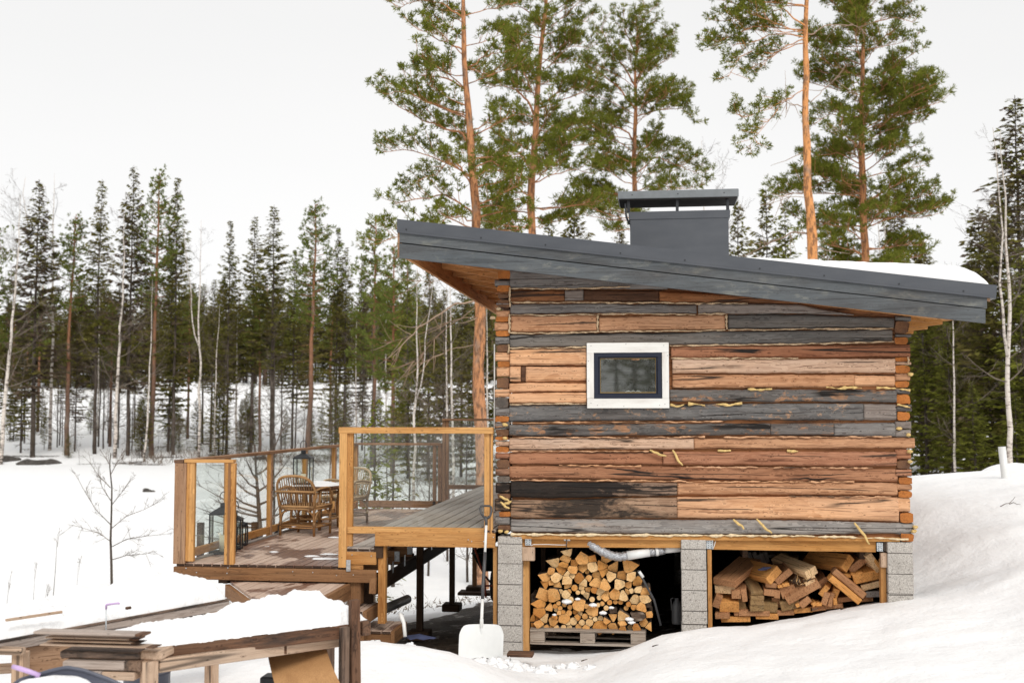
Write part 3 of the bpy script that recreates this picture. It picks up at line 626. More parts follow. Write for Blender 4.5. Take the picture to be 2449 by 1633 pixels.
# big foam lumps at the corners
for (x, y) in [(95, 310), (60, 360), (2328, 1478), (2322, 1500), (2300, 1128), (2296, 1072), (2300, 660), (130, 930), (130, 1002), (105, 1500), (140, 1504), (2290, 985), (2240, 950)]:
    mb = MB(); c_ = Z4(x, y, -.005); X = []
    for ph in np.linspace(-1.5, 1.5, 7): X.append([c_ + np.array([math.cos(ph) * math.cos(t_), math.cos(ph) * math.sin(t_), .6 * math.sin(ph)]) * .026 * (1 + .6 * fb((x + math.cos(t_), y + math.sin(t_), ph), 1.5, 3)) for t_ in np.linspace(0, 2 * math.pi, 9)])
    mb.grid(np.array(X), flip=True); part('foam_blob', mb, M['foam'] if y > 500 else M['jute'], cabin)
# ---- window
win = thing('window', '', ''); del win['label'], win['category']; win.parent = cabin; c0 = Z4(788, 668, 0); win.location = c0.tolist(); WL[win.name] = c0
def zrect(mb, x0, x1, y0, y1, Yf, Yb, mat=0, bev=.003):
    a_, b_ = Z4(x0, y0, Yf), Z4(x1, y1, Yf); mb.box(((a_[0] + b_[0]) / 2, (Yf + Yb) / 2, (a_[2] + b_[2]) / 2), (abs(b_[0] - a_[0]), Yb - Yf, abs(a_[2] - b_[2])), bev=bev, mat=mat)
M['trim'] = wood('white_painted_window_trim', (.80, .79, .76), (.66, .65, .62), (.74, .73, .70), knots=.12, ring=.3, fine=.15, streak=.12)
mb = MB(); zrect(mb, 567, 1007, 493, 543, -.042, .0); zrect(mb, 569, 1010, 791, 842, -.042, .0); zrect(mb, 567, 606, 544, 790, -.040, .0); zrect(mb, 970, 1009, 544, 790, -.040, .0)
for x, y in [(590, 508), (777, 500), (980, 506), (577, 590), (577, 695), (590, 815), (625, 826), (766, 832), (958, 826), (1000, 560), (998, 700), (986, 820)]:
    q = Z4(x, y, -.043); mb.disc(q, (0, 1, 0), .0035, 6, 1, .002)
part('window_trim', mb, [M['trim'], M['sheetb']], win)
mb = MB()
for (x0, x1, y0, y1, yf) in [(606, 970, 544, 566, -.030), (606, 970, 768, 790, -.030), (606, 630, 566, 768, -.030), (946, 970, 566, 768, -.030), (630, 946, 566, 573, -.018), (630, 946, 761, 768, -.018), (630, 639, 573, 761, -.018), (938, 946, 573, 761, -.018)]:
    zrect(mb, x0, x1, y0, y1, yf, .06, bev=.002)
part('sash', mb, M['bframe'], win)
mb = MB()
for (x0, x1, y0, y1) in [(639, 938, 573, 576), (639, 938, 757, 761), (639, 642, 576, 757), (935, 938, 576, 757)]: zrect(mb, x0, x1, y0, y1, -.004, .01, bev=0)
part('spacer', mb, M['gold'], win)
mb = MB(); zrect(mb, 639, 938, 573, 761, .004, .008, bev=0); part('pane', mb, M['wpane'], win)
mb = MB(); zrect(mb, 600, 975, 540, 795, .055, .06, bev=0)
mb2 = MB()
for k in range(3): q = Z4(790 + k * 26, 756, .03); mb2.tube([q - [.03, 0, 0], q + [0, 0, .012], q + [.03, 0, 0]], [.003, .009, .003], 6)
part('snow_remnant', mb2, M['snow'], win)
# ---- pillars
def pillar(px0, px1, ytop, ybot, Y0=-.0, dy=.24, seams=None, zx=Z3):
    a_, b_ = zx(px0, ytop, Y0), zx(px1, ytop, Y0); zt = a_[2]; zb_ = zx(px0, ybot, Y0)[2]; mb = MB(); z = zt; first = True
    edges = [zt] + [zx(px0, s, Y0)[2] for s in seams] + [zb_]
    while edges[-1] > -.3: edges.append(edges[-1] - .2)
    for u, l in zip(edges[:-1], edges[1:]):
        dx = rng.uniform(-.003, .003); mb.box(((a_[0] + b_[0]) / 2 + dx, Y0 + dy / 2 + rng.uniform(-.002, .003), (u + l) / 2), (b_[0] - a_[0], dy, u - l - .004), bev=.005)
    mb.box(((a_[0] + b_[0]) / 2, Y0 + dy / 2, (zt + edges[-1]) / 2), (b_[0] - a_[0] - .008, dy - .008, zt - edges[-1] - .01), mat=1)
    part('concrete_pillar', mb, [M['conc'], M['rock']], cabin, loc=((a_[0] + b_[0]) / 2, Y0, -.2))
    return a_[0], b_[0], zt
pillar(86, 209, 110, 650, seams=[150, 251, 356, 461, 566]); pm_ = pillar(1024, 1152, 127, 560, seams=[177, 282, 387, 492]); pillar(2078, 2208, 140, 410, seams=[197, 304, 405])
for x in (209, 1152, 2208): pass
for (x0, x1) in ((86, 209), (1024, 1152), (2078, 2208)):     # rear row
    a_, b_ = Z3(x0, 120), Z3(x1, 120); mb = MB()
    for k in range(8): mb.box(((a_[0] + b_[0]) / 2, 5.4, 1.0 - .2 * k), (.24, .24, .197), bev=.006)
    part('concrete_pillar', mb, M['conc'], cabin)
# ---- beams under the wall
def zbox(nm, zx, x0, x1, ya0, ya1, yb0, yb1, Yf, Yb, mat, par=cabin, off=None):
    """quad in the picture at depth Yf, thickened to Yb"""
    q = [zx(x0, ya1, Yf), zx(x1, yb1, Yf), zx(x1, yb0, Yf), zx(x0, ya0, Yf)]
    mb = MB(); mb.prism([(p[0], p[2]) for p in q], Yf, Yb); return part(nm, mb, mat, par)
zbox('sill_beam', Z3, 160, 2143, 97, 124, 118, 138, .004, .12, M['glow'])
zbox('support_beam', Z3, 212, 1023, 124, 166, 127, 170, .05, .13, M['glow'])
zbox('support_beam', Z3, 1190, 2020, 132, 178, 138, 192, .05, .13, M['glow'])
for xs in (.25, 1.3, 2.4, 3.5):
    mb = MB(); mb.box((xs, 2.9, 1.0), (.05, 5.3, .16)); part('floor_joist', mb, M['dark'], cabin)
for (x0, x1, y0, y1) in ((226, 258, 113, 158), (1153, 1189, 128, 176), (2024, 2056, 142, 188)):
    mb = MB(); a_, b_ = Z3(x0, y0, .03), Z3(x1, y1, .03); mb.box(((a_[0] + b_[0]) / 2, .03, (a_[2] + b_[2]) / 2), (b_[0] - a_[0], .004, a_[2] - b_[2]), bev=.001)
    for k in range(4):
        for j in range(2):
            q = a_ + np.array([(b_[0] - a_[0]) * (.28 + .44 * j), -.003, (b_[2] - a_[2]) * (.15 + .23 * k)]); mb.disc(q, (0, 1, 0), .004, 7, 1, .002)
    part('joist_hanger', mb, [M['galv'], M['sheetb']], cabin)
for (x0, x1, y0, y1, yb) in ((213, 246, 180, 660, .10), (1158, 1184, 178, 560, .03), (2044, 2076, 230, 420, .06)):
    mb = MB(); a_, b_ = Z3(x0, y0, yb), Z3(x1, y1, yb); mb.box(((a_[0] + b_[0]) / 2, yb + .05, (a_[2] - .25) / 2), (b_[0] - a_[0], .09, a_[2] + .25), bev=.003); part('support_post', mb, M['post'], cabin)
for (x0, x1, y0, y1, yb) in ((209, 275, 165, 236, .03), (2044, 2078, 196, 270, .045)):
    mb = MB(); a_, b_ = Z3(x0, y0, yb), Z3(x1, y1, yb); mb.box(((a_[0] + b_[0]) / 2, yb + .02, (a_[2] + b_[2]) / 2), (b_[0] - a_[0], .06, a_[2] - b_[2]), bev=.003); part('wedge_block', mb, M['bench'], cabin)
# near-black sheets added so the store below the floor stays dark
mb = MB(); mb.box((2.0, 5.7, .35), (4.2, .05, 1.4)); part('rear_dark_screen', mb, M['void'], cabin)
mb = MB(); mb.box((3.86, 2.9, .4), (.05, 5.4, 1.3)); part('side_dark_screen', mb, M['void'], cabin)
mb = MB(); mb.box((.1, 3.2, .35), (.05, 4.6, 1.4)); part('side_dark_screen', mb, M['void'], cabin)
mb = MB()
for k in range(5): mb.box((.35 + k * .17, 1.1, .5), (.05, .05, 1.1), bev=.003)
part('inner_stud', mb, M['dark'], cabin)
# white corner strip on the left
mb = MB(); a_, b_ = Z4(74, 500, .12), Z4(80, 950, .12); mb.box((a_[0], .12, (a_[2] + b_[2]) / 2), (.012, .03, a_[2] - b_[2])); part('corner_strip', mb, M['white'], cabin)
# ---- roof
YR = -.42
def rp(vx, vy, Y=YR): return PV(vx, vy, Y)
TL_, TR_ = rp(912, 503), rp(2290, 655)
def rline(p0, p1): return lambda x: p0[2] + (p1[2] - p0[2]) * (x - p0[0]) / (p1[0] - p0[0])
roof = thing('roof', '', '', (TL_[0], YR, TL_[2])); del roof['label'], roof['category']; roof.parent = cabin
def quadprism(nm, p, y0, y1, mat, par): mb = MB(); mb.prism([(q[0], q[2]) for q in p], y0, y1); return part(nm, mb, mat, par)
quadprism('metal_flashing', [rp(912, 531), rp(2288, 683), rp(2290, 655), rp(912, 503)], YR, YR + .012, M['sheet'], roof)
mb = MB()
for k in range(9):
    x_ = 933 + k * 160 + (k % 2) * 12; y_ = 503 + (x_ - 912) * .1103 + 22; q = rp(x_, y_); mb.disc(q + [0, -.002, 0], (0, 1, 0), .008, 8, 0, .005)
for k in range(2): pass
part('flashing_rivets', mb, M['sheetb'], roof, kind='stuff')
mb = MB(); mb.prism([(q[0], q[2]) for q in [rp(912, 534), rp(2288, 686), rp(2288, 682), rp(912, 530)]], YR - .006, YR + .02); part('flashing_lip', mb, M['sheet'], roof)
quadprism('fascia_board', [rp(917, 556), rp(2268, 708), rp(2268, 682), rp(917, 530)], YR + .014, YR + .05, M['stain'], roof)
quadprism('fascia_board', [rp(917, 592), rp(2264, 742), rp(2264, 710), rp(917, 559)], YR + .005, YR + .045, M['stain'], roof)
quadprism('fascia_gap_blocker', [rp(920, 588), rp(2262, 738), rp(2262, 665), rp(920, 514)], YR + .052, YR + .072, M['sheetb'], roof)  # black board added to block bright sky behind the fascia gap
quadprism('barge_end', [rp(2268, 690), rp(2276, 692), rp(2274, 672), rp(2268, 672)], YR + .02, YR + .05, M['weath'], roof)
q = [rp(912, 533), rp(917, 533), rp(917, 591), rp(912, 589)]; quadprism('barge_end', [q[0], q[3], q[2], q[1]][::-1], YR + .02, YR + .05, M['weath'], roof)
topl = rline(TL_, TR_); XL, XR = TL_[0], TR_[0]; YB = DEP + .4
mb = MB(); mb.prism([(XL, topl(XL) - .03), (XL, topl(XL) - .055), (XR - .02, topl(XR) - .055), (XR - .02, topl(XR) - .03)][::-1], YR + .02, YB); part('roof_sheet', mb, M['sheetb'], roof)
# underside boards (running back) as one boarded ceiling, outlookers under it
dz = .075; mb = MB(); bw = .105; x = XL + .01
while x < XR - .12:
    za, zb2 = topl(x) - .075, topl(x + bw - .006) - .075
    mb.prism([(x, za), (x, za - .022), (x + bw - .006, zb2 - .022), (x + bw - .006, zb2)][::-1], YR + .06, YB - .05); x += bw
for k in range(len(mb.G)): mb.G[k] = mb.G[k][:, [2, 0, 1]] if False else mb.G[k]
part('soffit_boards', mb, M['soff'], roof)
bl = lambda x: topl(x) - .31
for Y_ in (0.35, .95, 1.6, 2.3, 3.0, 3.7, 4.4, 5.1, 5.8):
    mb = MB(); mb.prism([(XL + .05, topl(XL) - .105), (XL + .05, topl(XL) - .22), (.05, topl(.05) - .27), (.05, topl(.05) - .105)][::-1], Y_, Y_ + .05); part('rafter', mb, M['soff'], roof)
for k, Y_ in enumerate((0.12, .55, 1.15, 1.8, 2.5, 3.2, 3.9, 4.6, 5.3)):
    xe = XR - .10; mb = MB(); mb.prism([(3.6, topl(3.6) - .105), (3.6, topl(3.6) - .27), (xe - .28, topl(xe) - .27), (xe, topl(xe) - .24), (xe, topl(xe) - .105)][::-1], Y_, Y_ + .05); part('rafter', mb, M['glow'], roof)
mb = MB(); mb.prism([(XL + .005, topl(XL) - .06), (XL + .005, topl(XL) - .34), (XL + .04, topl(XL) - .34), (XL + .04, topl(XL) - .06)][::-1], YR + .05, YB); part('edge_board', mb, M['soff'], roof)
for Y_ in (.0, .07):
    mb = MB(); mb.prism([(XL + .3, topl(XL + .3) - .24), (XL + .3, topl(XL + .3) - .34), (XR - .4, topl(XR - .4) - .36), (XR - .4, topl(XR - .4) - .24)][::-1], YR + .07 + Y_, YR + .11 + Y_) if Y_ == 0 else None
    if Y_ == 0: part('soffit_beam', mb, M['soff'], roof)
# ridge logs carrying the overhang
for (x0, x1, zo) in ((-.38, -.26, .34), ): pass
# ---- chimney
ch = thing('chimney', '', '', PV(1560, 600, 1.2)); del ch['label'], ch['category']; ch.parent = cabin
YC_ = 1.2
def crect(nm, x0, x1, y0, y1, Yf, D, mat, bev=.004):
    a_, b_ = PV(x0, y0, Yf), PV(x1, y1, Yf); mb = MB(); mb.box(((a_[0] + b_[0]) / 2, Yf + D / 2, (a_[2] + b_[2]) / 2), (b_[0] - a_[0], D, a_[2] - b_[2]), bev=bev); return part(nm, mb, mat, ch)
crect('chimney_casing', 1447, 1675, 500, 640, YC_, .5, M['sheet'])
crect('collar', 1444, 1677, 487, 500, YC_ - .008, .516, M['sheet'])
for x in (1440, 1552, 1668): 
    crect('strut', x, x + 7, 457, 488, YC_ - .004, .05, M['sheetb']); crect('strut', x, x + 7, 457, 488, YC_ + .44, .05, M['sheetb'])
M['cap'] = plain('light_grey_cap_metal', (.20, .215, .225), .35, .2, .1)
mb = MB(); q3, q2 = PV(1419, 440, YC_ - .05), PV(1697, 451, YC_ - .05); zt, zl = q3[2], q2[2]; xa, xb = q3[0], q2[0]; yc = YC_ + .20
mb.box(((xa + xb) / 2, yc, (zt + zl) / 2), (xb - xa, .50, zt - zl), bev=.006, mat=0)
mb.box(((xa + xb) / 2, yc, zl - .006), (xb - xa - .03, .48, .012), bev=0, mat=2)  # near-black plate paints the shade on the cap underside
for x_ in (.12, .5, .88): mb.disc((xa + (xb - xa) * x_, yc - .251, (zt + zl) / 2), (0, 1, 0), .007, 7, 1, .004)
part('chimney_cap', mb, [M['cap'], M['sheetb'], M['void']], ch)
mb = MB(); p0, p1 = PV(1436, 468, YC_ - .02), PV(1446, 516, YC_ - .01); mb.tube([p0, (p0 + p1) / 2 + [-.012, 0, -.03], p1], .012, 6); part('bracket', mb, M['sheetb'], ch)
# ---- snow lying on the roof
xs = np.linspace(PV(1490, 560, YR)[0], XR - .035, 150); X = []
for i, x in enumerate(xs):
    u = i / (len(xs) - 1); row = []
    th = .012 + .185 * min(1, u / .9) ** 1.3; th *= max(0, 1 - max(0, (u - .88) / .12) ** 2.6) ** .55
    for j, v_ in enumerate(np.linspace(0, 1, 26)):
        y = YR + .03 + (YB - YR - .08) * (v_ ** 2.0); e = min(y - YR - .03, YB - .05 - y); e = max(0, e); k = max(0, 1 - max(0, 1 - e / .11) ** 2.4) ** .5 if e < .11 else 1
        z = topl(x) - .035 + (th + .012 * fb((x, y, 2), 2.2, 3) + .005 * fb((x, y, 2), 14, 3)) * k
        row.append((x, y + (.01 * fb((x, 0, 1), 9, 3) if j == 0 else 0), z))
    X.append(row)
mb = MB(); mb.grid(np.array(X), flip=False); solo('roof_snow', mb, M['snow'], 'thick white snow slab lying on the lower end of the cabin roof', 'snow', (XR - 1, 1, topl(XR) + .02))
# ------------------------------------------------------------------ timber deck
def deckmat(name, c1, c2, wet, wl=.5, snow=.0):
    t = NT(name); v = t.attr(); o = t.obj(); g1 = t.noise(t.mul(v, (2, 60, 60)), 1, 5, .65); g2 = t.noise(t.mul(v, (8, 260, 260)), 1, 3)
    col = t.mix(t.ramp(g1, [(.3, 0), (.7, 1)]), c1, c2); tn = t.noise(t.mul(v, (.15, .15, .15)), 1, 1)
    col = t.mix(t.ramp(tn, [(.35, 0), (.65, .6)]), col, t.mix(1, col, (.72, .66, .62), 'MULTIPLY'))
    a = t.noise(t.mul(o, (1.1, .75, 1)), 1, 5, .62, .3); wm = t.ramp(a, [(wl, 0), (wl + .035, 1)])
    wc = t.mix(t.ramp(g1, [(.3, 0), (.7, 1)]), wet, tuple(x * .5 for x in wet))
    col = t.mix(t.math('MULTIPLY', wm, .85), col, wc)
    b = t.noise(t.mul(o, (3.1, 2.2, 1)), 1, 4, .6, .5); sm = t.math('MULTIPLY', t.ramp(b, [(.72 - snow, 0), (.735 - snow, 1)]), wm)
    col = t.mix(sm, col, (.72, .72, .73))
    return t.bsdf(col, t.ramp(t.math('MULTIPLY', wm, t.math('SUBTRACT', 1.0, sm)), [(0, .75), (1, .28)]), t.math('ADD', g1, g2), .4, .003, spec=.4)
M['deckl'] = deckmat('weathered_wet_decking', (.68, .53, .43), (.48, .35, .27), (.20, .085, .05), .46, .05)
M['decku'] = deckmat('grey_weathered_decking', (.56, .50, .44), (.37, .32, .28), (.25, .20, .17), .60)
M['decke'] = wood('dark_board_ends', (.075, .05, .038), (.03, .02, .016), (.12, .07, .045), knots=0)
ZL = P(430, 1346, 0)[2]; ZU = P(1000, 1264, 0)[2]; ZM = P(860, 1311, 0)[2]
XA = P(418, 1348, 0)[0]; XS = P(829, 1311, 0)[0]; XU = P(900, 1273, 0)[0]; XE = P(1187, 1273, 0)[0] - .012
YD = 6.7
deck = thing('terrace_deck', 'raised two level timber terrace with glass panelled railings beside the log cabin', 'terrace', (XA, 0, ZL))
def boards(nm, x0, x1, y0, y1, z, bw, mats, par, clip=None, gap=.010):
    mb = MB(); x = x0
    while x < x1 - .02:
        e = min(x + bw - gap, x1); ya = y0 if clip is None else clip((x + e) / 2)
        if y1 - ya > .05:
            mb.box(((x + e) / 2, (ya + y1) / 2 + .001, z - .014 + rng.uniform(-.0015, .0015)), (e - x, y1 - ya, .028), bev=.003)
            mb.box(((x + e) / 2, ya - .0005, z - .0145), (e - x - .006, .004, .022), mat=1)
        x += bw
    return part(nm, mb, mats, par)
boards('lower_platform', XA + .02, XS + .05, -.005, YD, ZL, .095, [M['deckl'], M['decke']], deck)
boards('middle_step', XS, XU + .05, .0, YD - .4, ZM, .12, [M['decku'], M['decke']], deck)
boards('upper_platform', XU, XE, -.01, YD, ZU, .128, [M['decku'], M['decke']], deck)
def fpiece(nm, x0, x1, y0, y1, Yf, D, mat, par=None, y0b=None, y1b=None, bev=.003):
    """board whose front face covers the picture rectangle x0..x1,y0..y1 at depth Yf"""
    a_ = P(x0, y0, Yf); b_ = P(x1, y1, Yf); c_ = P(x1, y0 if y0b is None else y0b, Yf); d_ = P(x0, y1 if y1b is None else y1b, Yf)
    mb = MB(); mb.box(((a_[0] + b_[0]) / 2, Yf + D / 2, (max(a_[2], c_[2]) + min(b_[2], d_[2])) / 2), (b_[0] - a_[0], D, a_[2] - b_[2]), bev=bev); return part(nm, mb, mat, par or deck)
def hb(nm, x0, x1, z0, z1, y0, y1, mat, par=None, bev=.003, **k):
    mb = MB(); mb.box(((x0 + x1) / 2, (y0 + y1) / 2, (z0 + z1) / 2), (x1 - x0, y1 - y0, z1 - z0), bev=bev); return part(nm, mb, mat, par or deck, **k)
X898 = P(898, 1373, -.03)[0]
hb('fascia', XA, X898, ZL - .155, ZL - .032, -.03, .018, M['fasc'])
for x_, z_ in [(447, .06), (470, .1), (543, .05), (543, .11), (700, .07), (748, .07), (805, .08), (560, .04), (850, .1)]:
    pass
hb('fascia', XU - .004, XE + .004, ZU - .17, ZU - .034, -.04, .008, M['post'])
hb('fascia', XS, X898, ZM - .155, ZM - .032, -.02, .02, M['post'])
hb('block', XS + .03, XS + .17, ZL - .03, ZM - .157, -.01, .04, M['post'])
mb = MB()
for x_, y_ in [(445, 1358), (470, 1368), (545, 1357), (543, 1370), (700, 1366), (748, 1368), (805, 1375), (845, 1374), (842, 1326), (888, 1329), (1128, 1294), (1157, 1294), (1180, 1284), (1120, 1290)]:
    mb.disc(P(x_, y_, -.032 if x_ < 910 else -.042), (0, 1, 0), .006, 8, 0, .004)
part('screw_heads', mb, M['galv'], deck, kind='stuff')
# understructure
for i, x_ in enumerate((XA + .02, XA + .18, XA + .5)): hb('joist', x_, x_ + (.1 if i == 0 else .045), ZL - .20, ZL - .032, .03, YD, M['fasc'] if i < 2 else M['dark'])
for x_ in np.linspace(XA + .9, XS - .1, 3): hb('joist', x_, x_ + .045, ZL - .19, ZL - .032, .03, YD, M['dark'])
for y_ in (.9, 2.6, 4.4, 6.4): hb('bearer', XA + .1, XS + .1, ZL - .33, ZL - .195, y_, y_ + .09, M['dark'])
XB = P(886, 1380, 0)[0]
hb('stringer', XB, XB + .05, .52, .665, .05, YD, M['dark'])
for y_ in (.72, 1.27, 1.9, 2.75, 3.8, 5.0):
    hb('joist', XS - .2, XB - .002, .665, .80, y_, y_ + .045, M['fasc'])
    mb = MB(); mb.box((XB - .03, y_ - .004, .745), (.055, .004, .11), bev=.001); mb.box((XB + .052, y_ + .02, .70), (.004, .05, .12), bev=.001); part('joist_hanger', mb, M['galv'], deck)
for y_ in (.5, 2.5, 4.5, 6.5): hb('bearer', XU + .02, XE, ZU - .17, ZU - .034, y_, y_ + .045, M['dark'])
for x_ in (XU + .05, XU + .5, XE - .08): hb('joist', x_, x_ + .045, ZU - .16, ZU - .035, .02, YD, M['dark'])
def upost(px0, px1, py_top_z, py_bot, Y, mat, foot=True, label=None):
    a_ = P(px0, py_bot, Y); b_ = P(px1, py_bot, Y); w_ = b_[0] - a_[0]
    hb('deck_post', a_[0], b_[0], a_[2] - .02, py_top_z, Y, Y + w_, mat)
    if foot:
        mb = MB(); mb.box(((a_[0] + b_[0]) / 2, Y + w_ / 2, a_[2] - .03), (.24, .24, .10), bev=.01); part('post_footing', mb, M['dark'], deck)
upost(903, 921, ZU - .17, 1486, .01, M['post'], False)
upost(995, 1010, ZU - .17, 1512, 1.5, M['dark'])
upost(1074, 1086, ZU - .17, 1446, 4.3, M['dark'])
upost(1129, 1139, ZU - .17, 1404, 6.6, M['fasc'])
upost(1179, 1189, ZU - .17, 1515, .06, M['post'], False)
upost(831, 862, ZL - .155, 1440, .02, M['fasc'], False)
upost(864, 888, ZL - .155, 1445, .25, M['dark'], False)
for px, Y in ((440, 2.6), (470, 6.0), (600, 6.2), (760, 6.3)):
    a_ = P(px, 1300, Y); hb('deck_post', a_[0], a_[0] + .09, -1.2, ZL - .19, Y, Y + .09, M['dark'])
mb = MB(); mb.bar(P(893, 1381, -.06) , P(891, 1418, -.06), .06, .05, up=(0, 1, 0)); part('brace', mb, M['fasc'], deck)
fpiece('bracket', 828, 838, 1338, 1366, -.045, .004, M['galv'])
hb('notched_block', XU - .02, XU + .07, ZU - .29, ZU - .17, -.01, .05, M['dark'])
# --- railings
M['rail'] = wood('golden_railing_pine', (.66, .36, .135), (.38, .165, .05), (.75, .46, .21), knots=.8, ring=1.2, streak=.4)
M['railb'] = wood('brown_back_railing', (.42, .25, .145), (.25, .13, .068), (.34, .22, .14), knots=.7, cracks=.3)
def rail(nm='railing', lab=None):
    o = bpy.data.objects.new(nm, None); SC.collection.objects.link(o); o.parent = deck; WL[o.name] = WL[deck.name]; o.location = (0, 0, 0)
    if lab: o['label'] = lab
    return o
def glass(par, p0, p1, z0, z1, th=.008):
    mb = MB(); mb.bar(np.array([p0[0], p0[1], (z0 + z1) / 2]), np.array([p1[0], p1[1], (z0 + z1) / 2]), th, z1 - z0); part('glass_pane', mb, M['glass'], par)
# front left short panel
r1 = rail(lab='short front railing at the open corner of the lower platform')
fpiece('post', 418, 441, 1107, 1348, -.028, .10, M['weath'], r1)
fpiece('post', 441, 462, 1105, 1342, -.004, .045, M['rail'], r1); fpiece('post', 539, 559, 1107, 1350, -.012, .045, M['rail'], r1)
fpiece('post_trim', 445, 449, 1106, 1341, -.010, .006, M['rail'], r1, bev=.001); fpiece('post_trim', 546, 548, 1107, 1349, -.018, .006, M['fasc'], r1, bev=.001)
a_, b_ = P(442, 1102, 0), P(560, 1102, 0); hb('top_rail', a_[0], b_[0], a_[2] - .016, a_[2] + .016, -.02, .06, M['rail'], r1)
a_, b_ = P(419, 1103, 0), P(441.5, 1103, 0); hb('cap_block', a_[0], b_[0], a_[2] - .016, a_[2] + .017, -.03, .12, M['wetd'], r1)
glass(r1, P(461, 1200, .02), P(540, 1200, .02), ZL + .07, P(0, 1108, .02)[2])
# front right large panel
r2 = rail(lab='large front railing panel standing on the upper platform edge')
fpiece('post', 812, 827, 1034, 1357, -.045, .05, M['rail'], r2); fpiece('post', 828, 842, 1034, 1306, -.012, .045, M['rail'], r2)
fpiece('post', 1158, 1178, 1034, 1279, -.012, .05, M['rail'], r2)
fpiece('post_trim', 1171, 1173, 1036, 1278, -.018, .006, M['fasc'], r2, bev=.001)
a_, b_ = P(813, 1027, 0), P(1180, 1027, 0); zt_ = P(0, 1020, 0)[2]; zb_ = P(0, 1034, 0)[2]
hb('top_rail', a_[0], b_[0], zb_, zt_, -.05, .05, M['rail'], r2)
a_, b_ = P(830, 1254, -.03), P(1157.5, 1254, -.03); hb('bottom_rail', a_[0], b_[0], P(0, 1263, -.03)[2], P(0, 1248, -.03)[2], -.03, .035, M['rail'], r2)
glass(r2, P(841, 1200, .012), P(1159, 1200, .012), P(0, 1250, .0)[2], zb_ + .002)
# left side railing
r3 = rail(lab='long side railing along the lake side of the lower platform')
zr = P(442, 1099, 0)[2]
hb('top_rail', XA + .02, XA + .11, zr - .03, zr + .005, .12, YD, M['railb'], r3)
ys = [.09, 1.22, 2.62, 4.02, 5.42, YD - .05]
for k, y_ in enumerate(ys):
    if k: hb('post', XA + .03, XA + .09, ZL, zr - .03, y_ - .03, y_ + .03, M['rail'], r3)
    if k: hb('post_trim', XA + .09, XA + .11, ZL, zr - .03, y_ - .055, y_ - .032, M['railb'], r3)
for k in range(5):
    hb('bottom_rail', XA + .04, XA + .085, ZL + .035, ZL + .115, ys[k] + .03, ys[k + 1] - .03, M['post'], r3)
    glass(r3, (XA + .06, ys[k] + .03), (XA + .06, ys[k + 1] - .03), ZL + .115, zr - .03)
mb = MB(); mb.box((XA + .11, YD / 2, ZL + .008), (.03, YD - .3, .014)); part('seal_strip', mb, M['pipe'], r3)
# back railing
r4 = rail(lab='back railing of the lower platform')
XC4 = P(1057, 1100, YD)[0]
hb('top_rail', XA + .11, XC4, zr - .03, zr + .005, YD - .05, YD + .05, M['railb'], r4)
for x_ in (XA + 1.3, ): hb('post', x_, x_ + .05, ZL, zr - .03, YD - .02, YD + .03, M['railb'], r4)
hb('post', XC4 - .06, XC4, ZL, zr - .03, YD - .02, YD + .03, M['railb'], r4)
hb('bottom_rail', XA + .11, XC4, ZL + .02, ZL + .13, YD - .02, YD + .03, M['railb'], r4)
glass(r4, (XA + .1, YD), (XC4 - .06, YD), ZL + .13, zr - .03)
r5 = rail(lab='back railing of the upper platform')
zr5 = P(0, 1001, YD)[2]; X5 = P(1064, 1100, YD)[0]; x5e = XE + .1
hb('post', X5 - .04, X5 + .01, ZL, zr5 - .03, YD - .02, YD + .04, M['railb'], r5); hb('post', X5 + .015, X5 + .06, ZL, zr5 - .03, YD - .02, YD + .04, M['railb'], r5)
hb('top_rail', X5 - .04, x5e, zr5 - .03, zr5 + .005, YD - .05, YD + .05, M['railb'], r5)
hb('bottom_rail', X5 + .06, x5e, P(0, 1160, YD)[2], P(0, 1150, YD)[2], YD - .02, YD + .03, M['railb'], r5)
glass(r5, (X5 + .06, YD), (x5e, YD), P(0, 1150, YD)[2], zr5 - .03)
mb = MB()
p = P(900, 1350, 6); 
for o_ in (.0,): mb.tube([P(1038, 1184, 6.2), P(1043, 1203, 6.2)], .02, 5)
# --- landing below the deck, cut on the slant
zl = P(700, 1391, .04)[2]
fl, nl, fr_ = PZ(551, 1389, zl), PZ(655, 1465, zl), PZ(830, 1393, zl)
land = thing('landing_platform', 'low wooden landing with a slanted left edge just under the terrace', 'platform', (float((fl[0] + fr_[0]) / 2), -.5, zl - .3))
slope = (nl[1] - fl[1]) / (nl[0] - fl[0]); yn = -1.5
mb = MB(); x = fl[0]
while x < fr_[0] - .02:
    e = min(x + .109, fr_[0]); ya, yb_ = (max(yn, fl[1] + slope * (q_ - fl[0])) for q_ in (x, e)); yt = fl[1]; V = [(x, ya, zl), (e, yb_, zl), (e, yt, zl), (x, yt, zl)]; V += [(a__, b__, zl - .028) for a__, b__, c__ in V]; off = rng.uniform(-9, 9, 3)
    mb.add(V, [[0, 1, 2, 3], [4, 5, 1, 0], [5, 6, 2, 1], [6, 7, 3, 2], [7, 4, 0, 3], [7, 6, 5, 4]], [(b__ + off[0], a__ + off[1], c__) for a__, b__, c__ in V]); x += .115
part('decking', mb, M['deckl'], land)
xn = fl[0] + (yn - fl[1]) / slope
mb = MB(); mb.bar((fl[0] - .03, fl[1], zl - .09), (xn - .03, yn, zl - .09), .045, .12); part('edge_beam', mb, M['fasc'], land)
hb('edge_beam', fr_[0] + .002, fr_[0] + .05, zl - .15, zl - .0, yn, fl[1], M['fasc'], land)
hb('edge_beam', xn, fr_[0], zl - .15, zl - .03, yn - .045, yn, M['fasc'], land)
for x_ in (fl[0] + .3, (fl[0] + fr_[0]) / 2, fr_[0] - .15): hb('leg', x_, x_ + .09, -.35, zl - .15, -.25, -.16, M['dark'], land)
